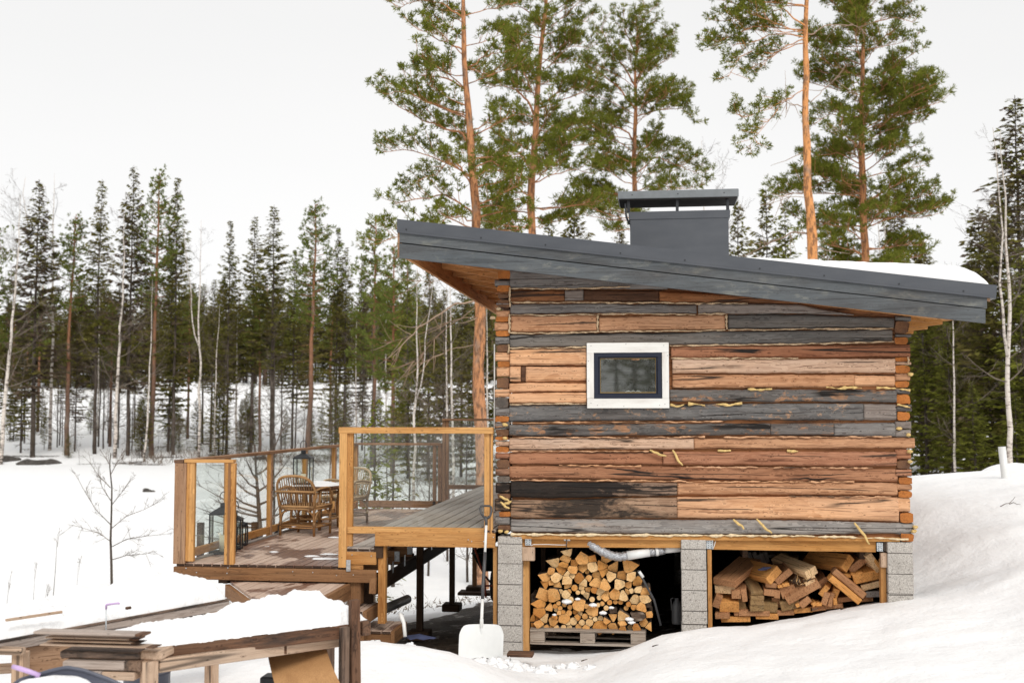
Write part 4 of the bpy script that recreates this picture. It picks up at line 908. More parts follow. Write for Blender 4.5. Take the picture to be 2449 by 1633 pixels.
def step(label, px0, px1, ytop, z, D, legs=True, sl=0):
    a_, b_ = PZ(px0, ytop, z), PZ(px1, ytop, z); y1 = a_[1]; o = thing('wooden_step', label, 'step', ((a_[0] + b_[0]) / 2, y1 - D / 2, z - .2))
    boards('tread', a_[0], b_[0], y1 - D, y1, z, .115, [M['deckl'], M['decke']], o)
    hb('side_board', b_[0] + .001, b_[0] + .04, z - .13, z - .002, y1 - D, y1, M['fasc'], o); hb('front_board', a_[0], b_[0], z - .13, z - .03, y1 - D + .01, y1 - D + .05, M['fasc'], o)
    hb('leg', b_[0] - .08, b_[0], z - .5, z - .13, y1 - D + .06, y1 - D + .12, M['fasc'], o)
    mb = MB(); mb.box((b_[0] - .06, y1 - D + .006, z - .2), (.035, .004, .16)); part('metal_bracket', mb, M['galv'], o)
step('small upper wooden step between the snowy bench post and the terrace', 862, 902, 1438, .40, .55)
step('lowest wooden step lying at the edge of the mud', 893, 966, 1483, .17, .55)
# ------------------------------------------------------------------ things on and under the deck
def lantern(label, px, pyb, zb_, w_, h_, Yb=None, hh=.12, candle=.12, rot=0.12, lit=False, open_top=False, group='black lanterns on the terrace'):
    p = PZ(px, pyb, zb_); o = thing('lantern', label, 'lantern', (0, 0, 0), group); a = w_ / 2; s = .007
    mb = MB(); mb.box((0, 0, .012), (w_, w_, .02), bev=.003); part('base', mb, M['black'], o)
    mb = MB()
    for sx in (-1, 1):
        for sy in (-1, 1): mb.box((sx * (a - s), sy * (a - s), h_ / 2), (s * 1.8, s * 1.8, h_))
    for sx in (-1, 1): mb.box((sx * (a - s), 0, h_ - .006), (s * 1.6, w_, s * 1.6)); mb.box((0, sx * (a - s), h_ - .006), (w_, s * 1.6, s * 1.6))
    part('frame', mb, M['black'], o)
    for sx, sy in ((0, -1), (0, 1), (1, 0), (-1, 0)):
        mb = MB(); mb.box((sx * (a - s), sy * (a - s), h_ / 2), (.003 if sx else w_ - .03, .003 if sy else w_ - .03, h_ - .03)); part('glass_pane', mb, M['glass'], o)
    if not open_top:
        mb = MB(); rh = w_ * .24; b_ = a + .012; c_ = a * .32
        V = [(-b_, -b_, h_), (b_, -b_, h_), (b_, b_, h_), (-b_, b_, h_), (-c_, -c_, h_ + rh), (c_, -c_, h_ + rh), (c_, c_, h_ + rh), (-c_, c_, h_ + rh)]
        mb.add(V, [[0, 1, 5, 4], [1, 2, 6, 5], [2, 3, 7, 6], [3, 0, 4, 7], [4, 5, 6, 7], [3, 2, 1, 0]]); mb.box((0, 0, h_ + rh + .022), (c_ * 1.5, c_ * 1.5, .045), bev=.004); part('roof_cap', mb, M['black'], o)
        mb = MB(); r_ = hh * .42; tt = np.linspace(-.5, math.pi + .5, 16); zc = h_ + rh + .05 + r_ * 1.1
        mb.tube([(r_ * .8 * math.cos(t_), 0, zc + r_ * 1.15 * math.sin(t_)) for t_ in tt], .005, 6); part('handle', mb, M['black'], o)
    else:
        mb = MB(); mb.lathe((0, 0, 0), [(a * .98, h_), (a * 1.1, h_ + .004), (a * 1.1, h_ + .03), (a * .5, h_ + .045), (0, h_ + .045)]); part('roof_cap', mb, M['black'], o)
    mb = MB(); mb.lathe((0, 0, .022), [(0, 0), (w_ * .15, 0), (w_ * .15, candle), (w_ * .12, candle + .002), (0, candle - .004)]); mb.tube([(0, 0, .02 + candle), (0, 0, .035 + candle)], .0015, 4, 1); part('candle', mb, [M['wax'], M['sheetb']], o)
    if lit:
        mb = MB(); mb.lathe((0, 0, .03 + candle), [(0, 0), (.006, .008), (.004, .022), (0, .034)], 8)
        if 'flame' not in M:
            t = NT('candle_flame'); e = t.n('ShaderNodeEmission'); e.inputs[0].default_value = (1, .42, .08, 1); e.inputs[1].default_value = 3; t.l(e.outputs[0], t.out.inputs[0]); M['flame'] = t.m
        part('flame', mb, M['flame'], o)
    o.location = p.tolist(); o.rotation_euler = (0, 0, rot); return o
lantern('large square black lantern with a pale candle beside the front corner post of the terrace', 533, 1322, ZL, .27, .43, candle=.17, rot=.25)
lantern('medium black lantern half hidden behind the second front railing post', 560, 1312, ZL, .17, .33, candle=.12, rot=.2, lit=True)
lantern('smallest black lantern with round glass at the foot of the side railing', 580, 1303, ZL, .105, .22, candle=.09, lit=True, open_top=True)
p = PZ(661, 1275, ZL); mb = MB(); mb.lathe(p, [(0, 0), (.026, 0), (.028, .02), (.028, .10), (.024, .105), (.024, .03), (0, .03)], 14); solo('candle_jar', mb, [M['gplast']], 'little dark glass jar on the boards beside the side railing post', 'jar', p)
# rattan armchairs
def chair(label, px, py, rot, mats, flip=False):
    ra, rb, rc = mats; o = thing('rattan_armchair', label, 'armchair', (0, 0, 0), 'rattan armchairs on the terrace'); w2, d2, sh, H_ = .235, .22, .36, .74
    # local: +y is where the chair faces
    for sx in (-1, 1):
        mb = MB(); mb.tube([(sx * w2, -d2, 0), (sx * w2 * .99, -d2, .2), (sx * w2 * 1.0, -d2 - .01, sh), (sx * w2 * 1.06, -d2 - .04, .52)], [.017, .016, .016, .014], 8); 
        for z in (.12, .30): mb.tube([(sx * w2, -d2, z), (sx * w2, -d2, z + .05)], .0195, 8, 1)
        part('leg', mb, [ra, rc], o)
        mb = MB(); mb.tube([(sx * w2 * .96, d2, 0), (sx * w2 * .96, d2, .2), (sx * w2, d2, sh), (sx * w2 * 1.06, d2 - .01, .53)], [.017, .016, .016, .014], 8)
        for z in (.10, .28): mb.tube([(sx * w2 * .96, d2, z), (sx * w2 * .97, d2, z + .06)], .0195, 8, 1)
        part('leg', mb, [ra, rc], o)
        mb = MB(); tt = np.linspace(0, 1, 14); arm = [(sx * (w2 * 1.07 + .02 * math.sin(math.pi * t_)), -d2 - .05 + (2 * d2 + .07) * t_, .55 + .035 * math.sin(math.pi * t_) - (.13 * max(0, t_ - .75) / .25 * t_)) for t_ in tt]
        mb.tube(arm, .016, 8)
        for k in range(5): y_ = -d2 + .05 + k * .085; mb.tube([(sx * w2 * 1.06, y_, .55), (sx * w2 * 1.02, y_ + .02 * sx, sh + .0)], .006, 5)
        tt = np.linspace(0, math.pi, 12); mb.tube([(sx * w2, -d2 + .02 + (d2 - .02) * (1 - math.cos(t_)), .16 + .17 * math.sin(t_)) for t_ in tt], .010, 6)
        part('arm', mb, [rb, rc], o)
    mb = MB(); yb = -d2 - .015; tt = np.linspace(0, math.pi, 26); hoop = []
    for t_ in tt:
        c_, s_ = math.cos(t_), math.sin(t_); hoop.append((w2 * 1.12 * (abs(c_) ** .75) * (1 if c_ > 0 else -1), yb - .10 * s_ ** .8, .50 + (H_ - .50) * s_ ** .62))
    mb.tube([(w2 * 1.02, yb, sh)] + hoop + [(-w2 * 1.02, yb, sh)], .0175, 8)
    for k in range(15):
        x_ = -w2 * .98 + k * w2 * 1.96 / 14; u = x_ / (w2 * 1.12); zt_ = .50 + (H_ - .50) * max(0, 1 - abs(u) ** 2.6) ** .36; mb.tube([(x_ * .93, yb + .0, sh + .01), (x_, yb - .035, .50), (x_, yb - .10 * ((zt_ - .5) / (H_ - .5)), zt_ - .008)], .0062, 5, 1)
        mb.tube([(x_ * .93 + .009, yb + .0, sh + .01), (x_ + .006, yb - .035, .50), (x_ + .003, yb - .10 * ((zt_ - .5) / (H_ - .5)), zt_ - .008)], .004, 4, 1) if k % 2 else None
    mb.tube([(-w2 * 1.16, yb - .05, .545), (0, yb - .062, .55), (w2 * 1.16, yb - .05, .545)], .0125, 7); mb.tube([(-w2 * 1.05, yb - .035, .53), (w2 * 1.05, yb - .035, .53)], .008, 5)
    part('backrest', mb, [rb, rc], o)
    mb = MB(); ring = [(w2 * 1.02 * sx, d2 * sy * 1.04, sh) for sx, sy in ((-1, -1), (-.5, -1.06), (.5, -1.06), (1, -1), (1.04, 0), (1, 1), (.5, 1.08), (-.5, 1.08), (-1, 1), (-1.04, 0), (-1, -1))]
    mb.tube(ring, .016, 7); mb.tube([(a_, b_, c_ - .028) for a_, b_, c_ in ring], .013, 7)
    for k in range(16):
        t_ = -1 + 2 * (k + .5) / 16; mb.tube([(w2 * t_ * .96, -d2, sh + .004), (w2 * t_ * .96, 0, sh - .008), (w2 * t_ * .96, d2, sh + .004)], .009, 4, 1)
        mb.tube([(-w2, d2 * t_ * .96, sh + .006), (0, d2 * t_ * .96, sh - .002), (w2, d2 * t_ * .96, sh + .006)], .007, 4, 0)
    for k in range(34): x_ = -w2 + k * 2 * w2 / 33; mb.tube([(x_, -d2 * 1.09, sh + .014), (x_ + .006, -d2 * 1.15, sh - .015), (x_ - .003, -d2 * 1.06, sh - .04)], .0055, 4, 1)
    part('seat', mb, [rb, rc], o)
    mb = MB()
    tt = np.linspace(0, math.pi, 14)
    for sy in (-1, 1): mb.tube([(w2 * .97 * math.cos(t_), sy * d2, .17 + .155 * math.sin(t_) ** .5) for t_ in tt], .010, 6)
    for z in (.10, .125):
        mb.tube([(-w2, -d2, z), (w2, -d2, z)], .010, 6); 
    for sx in (-1, 1): mb.tube([(sx * w2, -d2, .11), (sx * w2 * .96, d2, .11)], .012, 6)
    mb.tube([(-w2, 0, .12), (w2, 0, .12)], .012, 6); mb.tube([(-w2, d2, .12), (w2, d2, .12)], .012, 6)
    part('stretcher', mb, ra, o)
    q = PZ(px, py, ZL); o.location = q.tolist(); o.rotation_euler = (0, 0, rot); return o
RT = [wood('brown_rattan', (.47, .27, .12), (.24, .12, .05), (.38, .21, .10), knots=0), wood('honey_rattan', (.60, .38, .19), (.36, .19, .08), (.48, .3, .16), knots=0), wood('dark_rattan_weave', (.30, .175, .09), (.14, .075, .04), (.42, .27, .15), knots=0)]
RP = [wood('weathered_rattan_frame', (.44, .34, .25), (.24, .17, .12), (.36, .29, .22), knots=0), wood('pale_rattan', (.66, .52, .34), (.42, .31, .19), (.56, .45, .31), knots=0), wood('pale_rattan_weave', (.60, .48, .32), (.36, .27, .17), (.5, .4, .28), knots=0)]
chair('brown rattan armchair seen from behind on the wet boards', 731, 1277, R(-11), RT)
chair('pale weathered rattan armchair facing the lantern table behind the tall railing post', 822, 1250, R(158), RP)
p = PZ(752, 1262, ZL); tb = thing('patio_table', 'low round rattan table topped with snow between the armchairs', 'table', p)
mb = MB(); r_ = .40; mb.lathe(p, [(0, .52), (r_, .52), (r_ + .012, .535), (r_ + .012, .555), (r_, .565), (0, .565)], 40); part('tabletop', mb, M['wetd'], tb)
for k in range(4):
    t_ = k * math.pi / 2 + .5; mb = MB(); mb.tube([p + [.32 * math.cos(t_), .32 * math.sin(t_), 0], p + [.30 * math.cos(t_), .30 * math.sin(t_), .3], p + [.33 * math.cos(t_), .33 * math.sin(t_), .52]], .02, 8); part('leg', mb, RT[0], tb)
mb = MB(); mb.tube([p + [.31 * math.cos(t_), .31 * math.sin(t_), .14] for t_ in np.linspace(0, 2 * math.pi, 20)], .014, 6); mb.tube([p + [.31 * math.cos(t_), .31 * math.sin(t_), .47] for t_ in np.linspace(0, 2 * math.pi, 20)], .014, 6); part('stretcher', mb, RT[1], tb)
mb = MB(); X = []
for a_ in np.linspace(0, 1, 9): X.append([p + [a_ * (r_ - .02 + .02 * math.sin(5 * t_)) * math.cos(t_), a_ * (r_ - .02 + .02 * math.sin(5 * t_)) * math.sin(t_), .566 + .035 * (1 - a_ ** 6) * (1 + .3 * math.sin(3 * t_ + 4 * a_))] for t_ in np.linspace(0, 2 * math.pi, 40)])
mb.grid(np.array(X)); solo('table_snow', mb, M['snow'], 'thin round cap of snow lying on the patio table', 'snow', p + [0, 0, .566])
lantern('tall black lantern standing on the snowy patio table', 725, 1158, p[2] + .60, .225, .34, candle=.11, rot=.1)
# snow scraps on the boards
for k, (px, py, r_) in enumerate([(745, 1330, .05), (775, 1336, .09), (785, 1325, .06), (800, 1285, .05), (818, 1240, .10), (760, 1240, .06), (655, 1320, .03)]):
    c_ = PZ(px, py, ZL); mb = MB(); X = [[c_ + [a_ * r_ * (1.6 + .4 * math.sin(3 * t_ + k)) * math.cos(t_), a_ * r_ * (1 + .3 * math.sin(2 * t_ + k)) * math.sin(t_), .002 + .012 * (1 - a_ ** 2)] for t_ in np.linspace(0, 2 * math.pi, 18)] for a_ in np.linspace(0, 1, 5)]
    mb.grid(np.array(X)); solo('snow_patch', mb, M['snow'], 'small melting scrap of snow left on the lower terrace boards', 'snow', c_, 'melting snow scraps on the terrace')
# snow shovel
sh = thing('snow_shovel', 'white snow shovel with a dark D shaped handle leaning upright against the terrace edge', 'shovel', P(1152, 1560, -.55))
Yb_, Yt_ = -.50, -.10
def S(px, py): return P(px, py, Yt_ + (Yb_ - Yt_) * (py - 1210) / (1500 - 1210.))
mb = MB(); mb.tube([S(1163, 1253), S(1160, 1320)], .0125, 12); part('upper_shaft', mb, M['white'], sh)
mb = MB(); mb.tube([S(1160, 1320), S(1158, 1360), S(1155, 1400), S(1154, 1432)], [.0155, .0165, .0165, .0155], 12); part('grip', mb, M['gplast'], sh)
mb = MB(); mb.tube([S(1154, 1432), S(1151, 1500)], .0145, 12); part('lower_shaft', mb, M['white'], sh)
mb = MB(); loop = [(1156, 1236), (1150, 1226), (1148, 1215), (1150, 1210), (1160, 1209), (1170, 1209.5), (1175, 1212), (1176, 1222), (1172, 1234), (1166, 1240)]
mb.tube([S(*q) for q in loop], .0105, 8); mb.tube([S(1163, 1256), S(1163, 1247), S(1162, 1240), S(1160, 1234)], [.014, .0145, .018, .012], 10); mb.tube([S(1155, 1233), S(1162, 1240), S(1170, 1234)], .011, 8); part('handle', mb, M['gplast'], sh)
mb = MB(); X = []
for i in range(15):
    v_ = i / 14; row = []
    for j in range(17):
        u = j / 16 * 2 - 1; px = 1152 + 53 * u * (1 - .10 * max(0, .18 - v_) / .18 * (abs(u) ** 4)); py = 1494 + 78 * v_ + (8 * (abs(u) ** 8) * (1 - v_)); px += .02 * 0
        q = P(px, py, -.53); bow = .05 * (1 - u * u) - .03 * v_ ; q = q + np.array([0, bow + (-.03 * math.sin(v_ * 2)), 0]); q[1] += .004 * math.cos(u * 26) * (v_ > .08); row.append(q)
    X.append(row)
X = np.array(X); mb.grid(X); X2 = X + np.array([0, .008, 0]); mb.grid(X2, flip=True); mb.grid(np.array([X[0], X2[0]])); mb.grid(np.array([X[:, 0], X2[:, 0]]), flip=True); mb.grid(np.array([X[:, -1], X2[:, -1]])); mb.tube([S(1152, 1480), P(1152, 1505, -.49), P(1152, 1540, -.495)], [.018, .016, .006], 8)
part('blade', mb, M['wplast'], sh)
# wheelbarrow parked under the deck
wb = thing('wheelbarrow', 'dark green wheelbarrow with faded red frame parked behind the shovel under the terrace', 'wheelbarrow', P(1160, 1420, 3.2))
mb = MB(); Yw = 2.9; a_, b_ = P(1129, 1323, Yw), P(1206, 1323, Yw); c_, d_ = P(1148, 1369, Yw), P(1192, 1369, Yw); V = []
for (l, r_, ya, yb_) in ((a_, b_, 0, .75), (c_, d_, .12, .6)): V += [(l[0], Yw + ya, l[2]), (r_[0], Yw + ya, r_[2]), (r_[0], Yw + yb_, r_[2]), (l[0], Yw + yb_, l[2])]
mb.add(V, [[4, 5, 1, 0], [5, 6, 2, 1], [6, 7, 3, 2], [7, 4, 0, 3], [4, 7, 6, 5]]); r4_ = V[:4] + V[:1]; mb.tube(r4_, .012, 6); part('tub', mb, M['tub'], wb)
mb = MB(); mb.tube([P(1128, 1282, 2.7), P(1138, 1318, 2.85), P(1158, 1375, 3.0), P(1176, 1395, 3.3)], .014, 6); mb.tube([P(1158, 1375, 2.95), P(1162, 1428, 2.9)], .014, 6); mb.tube([P(1160, 1400, 3.0), P(1190, 1400, 3.0)], .014, 6); part('frame', mb, M['red'], wb)
mb = MB(); q = P(1182, 1398, 3.3); mb.tube([q + [.02 * 0, .15 * math.cos(t_), .17 * math.sin(t_)] for t_ in np.linspace(0, 2 * math.pi, 20)], .035, 8); part('wheel', mb, M['rust'], wb)
mb = MB()
for k in range(9): q = P(1135 + k * 5, 1320, Yw + .2); mb.lathe(q, [(0, .04), (.03, .03), (.035, 0), (.0, -.02)], 7)
part('load', mb, M['void'], wb)
# drain pipe, white stake
mb = MB(); mb.tube([P(905, 1462, 1.2), P(974, 1432, 2.9)], .055, 20); solo('drain_pipe', mb, M['pipe'], 'grey plastic drain pipe lying on the mud under the terrace', 'pipe', P(940, 1447, 2.0))
mb = MB(); mb.tube([P(969, 1522, -.2), P(966, 1490, -.15), P(961, 1476, -.12), P(957, 1466, -.1)], [.018, .019, .024, .018], 8); solo('white_stake', mb, M['white'], 'short white knobbed stake standing beside the lowest step', 'stake', P(969, 1522, -.2))
q = P(1140, 1412, 6.5); mb = MB(); mb.box(q + [.1, 0, -.03], (.75, .3, .05), bev=.01); solo('timber_offcut', mb, M['dark'], 'dark timber pad lying on the mud below the farthest terrace post', 'timber', q)
mb = MB(); X = [[P(1005, 1524, .1) + np.array([.16 * a_ * math.cos(t_), .09 * a_ * math.sin(t_), .03 * (1 - a_) + .01 * math.sin(7 * t_)]) for t_ in np.linspace(0, 2 * math.pi, 16)] for a_ in np.linspace(0, 1, 5)]
M['blue'] = plain('dark_blue_cloth', (.05, .06, .12), .8, nz=.4); mb.grid(np.array(X)); solo('tarpaulin_scrap', mb, M['blue'], 'crumpled dark blue cloth lying on the mud beside the second post', 'cloth', P(1005, 1524, .1))
# plank half buried beside the pillar
q = P(1245, 1563, -.45); mb = MB(); mb.box(q, (.24, .14, .035), bev=.006); solo('buried_plank', mb, M['wetd'], 'dark wet plank poking out of the snow below the left pillar', 'plank', q)
# ------------------------------------------------------------------ pallet, firewood, offcuts, duct under the cabin
def Z6(x, y, Y=0.0): return P(1680 + x / 4.523, 1290 + y / 4.523, Y)
def ZW(x, y, Y=0.0): return P(1250 + x / 5.6, 1280 + y / 5.6, Y)
pal = thing('wooden_pallet', 'old grey wooden pallet carrying the firewood stack', 'pallet', Z3(500, 640, .5))
a_, b_ = Z3(250, 585, .12), Z3(810, 585, .12); zt_ = Z3(400, 588, .12)[2]; x0, x1 = a_[0], b_[0] + .06
for k in range(6): hb('board', x0, x1, zt_ - .022, zt_, .12 + k * .135, .12 + k * .135 + .1, M['pallet'], pal)
for k in range(3):
    xx = x0 + k * ((x1 - x0 - .145) / 2)
    for yy in (.12, .46, .80): hb('block', xx + .002, xx + .145, zt_ - .125, zt_ - .024, yy + .003, yy + .095, M['pallet'], pal)
for yy in (.12, .46, .80): hb('board', x0, x1, zt_ - .147, zt_ - .127, yy, yy + .1, M['pallet'], pal)
FW = """150,1225,42w 250,1220,32r 318,1230,34r 382,1228,28r 450,1232,34r 548,1232,36r 622,1235,34r 745,1230,42r 855,1235,45w 1035,1225,85w 1210,1240,65w 1280,1205,30r 1345,1245,50w 1437,1238,36r 1520,1220,50w 1620,1160,60w 1690,1215,40w 215,1175,60w 405,1165,60w 425,1105,42r 290,1100,50w 190,1115,45w 560,1120,75w 600,1170,40w 675,1155,52r 790,1170,42r 895,1165,52r 1030,1170,30w 1115,1145,42w 970,1120,32r 1040,1115,35r 1335,1080,65w 1330,1170,45w 1550,1075,90b 1695,1060,40w 830,1095,40r 740,1090,40w 765,1055,32r 700,1030,35r 915,1080,28r 620,1040,38r 540,1030,32r 487,1030,32w 230,1030,75w 355,970,45w 435,950,34r 500,975,32r 555,935,32r 480,905,30r 630,965,34r 755,930,80w 935,1010,80w 1210,1010,50b 1215,1090,45w 1080,1040,32r 1120,970,35r 1065,915,32r 1165,895,35r 1240,895,32r 1310,900,32r 1420,920,36r 1385,980,32r 1490,965,42r 1590,960,70w 1670,940,45b 225,920,70w 270,800,80w 420,790,85w 580,790,60r 620,755,34r 505,755,34r 695,700,42r 805,755,32r 740,760,30r 600,670,48w 850,800,40w 930,855,36r 1025,835,34r 1110,815,60w 1235,785,75w 1345,810,60w 1500,870,65w 1640,840,65w 1455,740,36r 1640,750,60w 1550,715,55w 1410,760,35w 300,655,50w 385,630,35w 470,660,40w 300,570,60w 450,560,65w 600,600,65w 660,540,40r 760,570,65w 790,690,40w 875,730,36w 820,630,50w 960,720,45w 1045,750,55w 985,630,70w 1095,660,65w 1295,650,70w 1540,620,65w 1420,660,45w 385,480,45w 520,460,60w 680,455,55w 600,510,30w 890,560,38w 980,530,50w 1180,540,60w 1330,540,60w 1455,540,60w 860,495,30r 1080,480,50w 420,365,60w 545,385,55w 575,310,60w 685,370,45w 800,310,80w 800,430,60w 935,310,50w 945,410,65w 1065,400,60w 1110,320,60w 1220,430,60w 1420,420,80w 600,230,50w 150,1120,40w 640,860,45r 440,1000,30r 1010,930,30r 850,950,34w"""
FP = []
for s_ in FW.split():
    x, y, r = s_[:-1].split(','); FP.append((float(x), float(y), float(r), s_[-1]))
def clip_half(poly, n, c):
    out = []
    for i in range(len(poly)):
        p, q = poly[i], poly[(i + 1) % len(poly)]; dp, dq = np.dot(p, n) - c, np.dot(q, n) - c
        if dp <= 0: out.append(p)
        if dp * dq < 0: out.append(p + (q - p) * dp / (dp - dq))
    return out
YF = .20
for (x, y, r, ty) in FP:
    if ty == 'r': base = [np.array([x + r * 1.0 * math.cos(t_), y + r * 1.0 * math.sin(t_)]) for t_ in np.linspace(0, 2 * math.pi, 15)[:-1]]
    else:
        k = rng.choice([3, 3, 3, 4, 4]); a0 = rng.uniform(0, 6.28); rr = r * {3: 1.85, 4: 1.45, 5: 1.4}[int(k)]
        if ty == 'b': k = 4; a0 = .55; rr = r * 1.3
        base = [np.array([x + rr * rng.uniform(.85, 1.1) * math.cos(a0 + 2 * math.pi * j / k), y + rr * rng.uniform(.85, 1.1) * math.sin(a0 + 2 * math.pi * j / k) * (.7 if ty == 'b' else 1)]) for j in range(k)]
        # one side bulged like bark
        p, q = base[0], base[-1]; base.append((p + q) / 2 + ((p + q) / 2 - np.array([x, y])) * .25)
    for (X2_, Y2_, R2_, _) in FP:
        if (X2_, Y2_) == (x, y): continue
        d_ = np.array([X2_ - x, Y2_ - y]); L = np.linalg.norm(d_)
        if L > r * 2 + R2_ * 2: continue
        n_ = d_ / L; t_ = (L * L + r * r - R2_ * R2_) / (2 * L); base = clip_half(base, n_, n_ @ np.array([x, y]) + t_ - 1.3)
        if len(base) < 3: break
    if len(base) < 3: continue
    yf = YF + rng.uniform(-.035, .03) + (.02 if ty == 'r' else 0); w_ = [ZW(px, py, YF) for px, py in base]; poly = [(q[0], q[2]) for q in w_]
    A = sum(poly[i][0] * poly[(i + 1) % len(poly)][1] - poly[(i + 1) % len(poly)][0] * poly[i][1] for i in range(len(poly)))
    if A < 0: poly = poly[::-1]
    mb = MB(); fm = 3 if ty == 'b' else int(rng.choice([0, 0, 1, 2])) if ty == 'w' else int(rng.choice([0, 2, 2, 1]))
    tl = (0, 0) if ty == 'r' else (rng.uniform(-.45, .45), rng.uniform(-.5, .3)); mb.prism(poly, yf, yf + .33, fm, 3, tilt=tl, jit=0 if ty == 'r' else .004)
    c_ = np.mean(poly, 0)
    lab = {'w': 'split birch log with an angular orange cut end in the firewood stack', 'r': 'round unsplit branch log with a pale cut end in the firewood stack', 'b': 'log lying bark side out in the firewood stack'}[ty]
    solo('firewood_log', mb, [M['cut'], M['cut2'], M['cut3'], M['bark']], lab, 'firewood', (c_[0], yf, c_[1]), 'firewood stacked on the pallet')
for k, (x, y, r_) in enumerate([(590, 885, .040), (940, 930, .032), (735, 850, .022), (1075, 1035, .030), (1190, 965, .022), (1430, 1120, .034), (425, 1060, .018), (1460, 1165, .03)]):
    c_ = ZW(x, y, YF - .03); mb = MB(); X = [[c_ + [r_ * (1 - v_ * v_) ** .5 * 1.3 * math.cos(t_), r_ * math.sin(t_) * (1 - v_ * v_) ** .5 * .7, r_ * .55 * v_ * (1 + .3 * math.sin(3 * t_ + k))] for t_ in np.linspace(0, 2 * math.pi, 12)] for v_ in np.linspace(-.95, 1, 6)]
    mb.grid(np.array(X), flip=True); solo('snow_clump', mb, M['snow'], 'little clump of snow caught between the logs of the firewood stack', 'snow', c_, 'snow clumps in the firewood stack')
mb = MB()
for k in range(60):
    x, y = rng.uniform(180, 1600), rng.uniform(420, 1240); q = ZW(x, y, .62)
    if y < 400 + abs(x - 850) * .55: continue
    mb.box(q, (.09, .3, .09), bev=.01)
solo('firewood_rear_row', mb, M['bark'], 'rear rows of dark firewood showing between the front logs', 'firewood', ZW(800, 1200, .62), kind='stuff')
# rods and canister in the dark
mb = MB(); mb.tube([ZW(1545, 470, .12), ZW(1640, 640, .14), ZW(1760, 860, .16), ZW(1850, 1200, .2)], .012, 6); mb.tube([ZW(1560, 480, .11), ZW(1615, 560, .11)], .016, 6, 1); solo('leaning_rod', mb, [M['gplast'], M['wplast']], 'dark grey rod with a white tip leaning on the right side of the firewood stack', 'rod', ZW(1850, 1200, .2))
mb = MB(); q = ZW(2065, 1180, .35); mb.lathe(q, [(0, 0), (.048, 0), (.05, .02), (.05, .17), (.03, .215), (.02, .225), (.02, .25), (0, .25)], 18); mb.tube([q + [-.05, 0, .13], q + [-.055, 0, .24], q + [-.03, 0, .25]], .006, 6)
solo('canister', mb, M['gplast'], 'dark grey canister standing beside the middle concrete pillar', 'canister', q)
# ventilation duct
dct = thing('ventilation_duct', 'silver wrapped ventilation duct with white pipe sections under the cabin floor', 'duct', ZW(1350, 280, .1))
path = [ZW(830, -10, .12), ZW(855, 60, .1), ZW(930, 130, .08), ZW(1050, 205, .07), ZW(1180, 265, .07), ZW(1290, 285, .07), ZW(1400, 270, .08)]
mb = MB(); pp = []; 
for i in range(len(path) - 1):
    for k in range(6): pp.append(path[i] + (path[i + 1] - path[i]) * k / 6)
pp.append(path[-1]); mb.tube(pp, [.044 + .0035 * math.sin(i * 2.1) + .003 * rng.normal() * .5 for i in range(len(pp))], 18)
t = NT('crinkled_silver_foil'); v = t.obj(); n1 = t.noise(v, 45, 4, .6, 1.5); M['foil'] = t.bsdf(t.ramp(n1, [(.3, (.30, .31, .33)), (.7, (.62, .64, .67))]), .28, n1, 1, .012, .85, .5)
part('foil_sleeve', mb, M['foil'], dct)
mb = MB(); mb.tube([ZW(1400, 270, .08), ZW(1700, 222, .10)], .043, 20); mb.tube([ZW(1900, 195, .12), ZW(2150, 170, .16)], .032, 20); mb.tube([ZW(1775, 214, .105), ZW(1815, 208, .11)], .045, 20); part('white_pipe', mb, M['wplast'], dct)
mb = MB(); mb.tube([ZW(1700, 222, .10), ZW(1775, 212, .105)], .044, 20); mb.tube([ZW(1815, 208, .11), ZW(1900, 196, .12)], .042, 20); part('tape', mb, M['foil'], dct)
# lamp socket with cable under the beam
lp = thing('hook_and_cable', 'white cable with a small white plate and hook fixed to the beam above the firewood', 'cable', ZW(590, 60, .04))
mb = MB(); q = ZW(594, 50, .038); mb.box(q, (.06, .008, .03), bev=.002); part('plate', mb, M['wplast'], lp)
mb = MB(); mb.tube([ZW(110, 140, .03), ZW(140, 120, .03), ZW(300, 118, .034), ZW(520, 126, .036), ZW(590, 124, .03), ZW(592, 60, .03)], .0035, 6); mb.tube([Z6(112, 105, .02), Z6(130, 60, .02), Z6(140, 15, .02)], .0035, 6); part('cable', mb, M['wplast'], lp)
mb = MB(); mb.tube([ZW(588, 45, .02), ZW(588, 170, .02), ZW(600, 190, .02)], .004, 6); part('hook', mb, M['black'], lp)
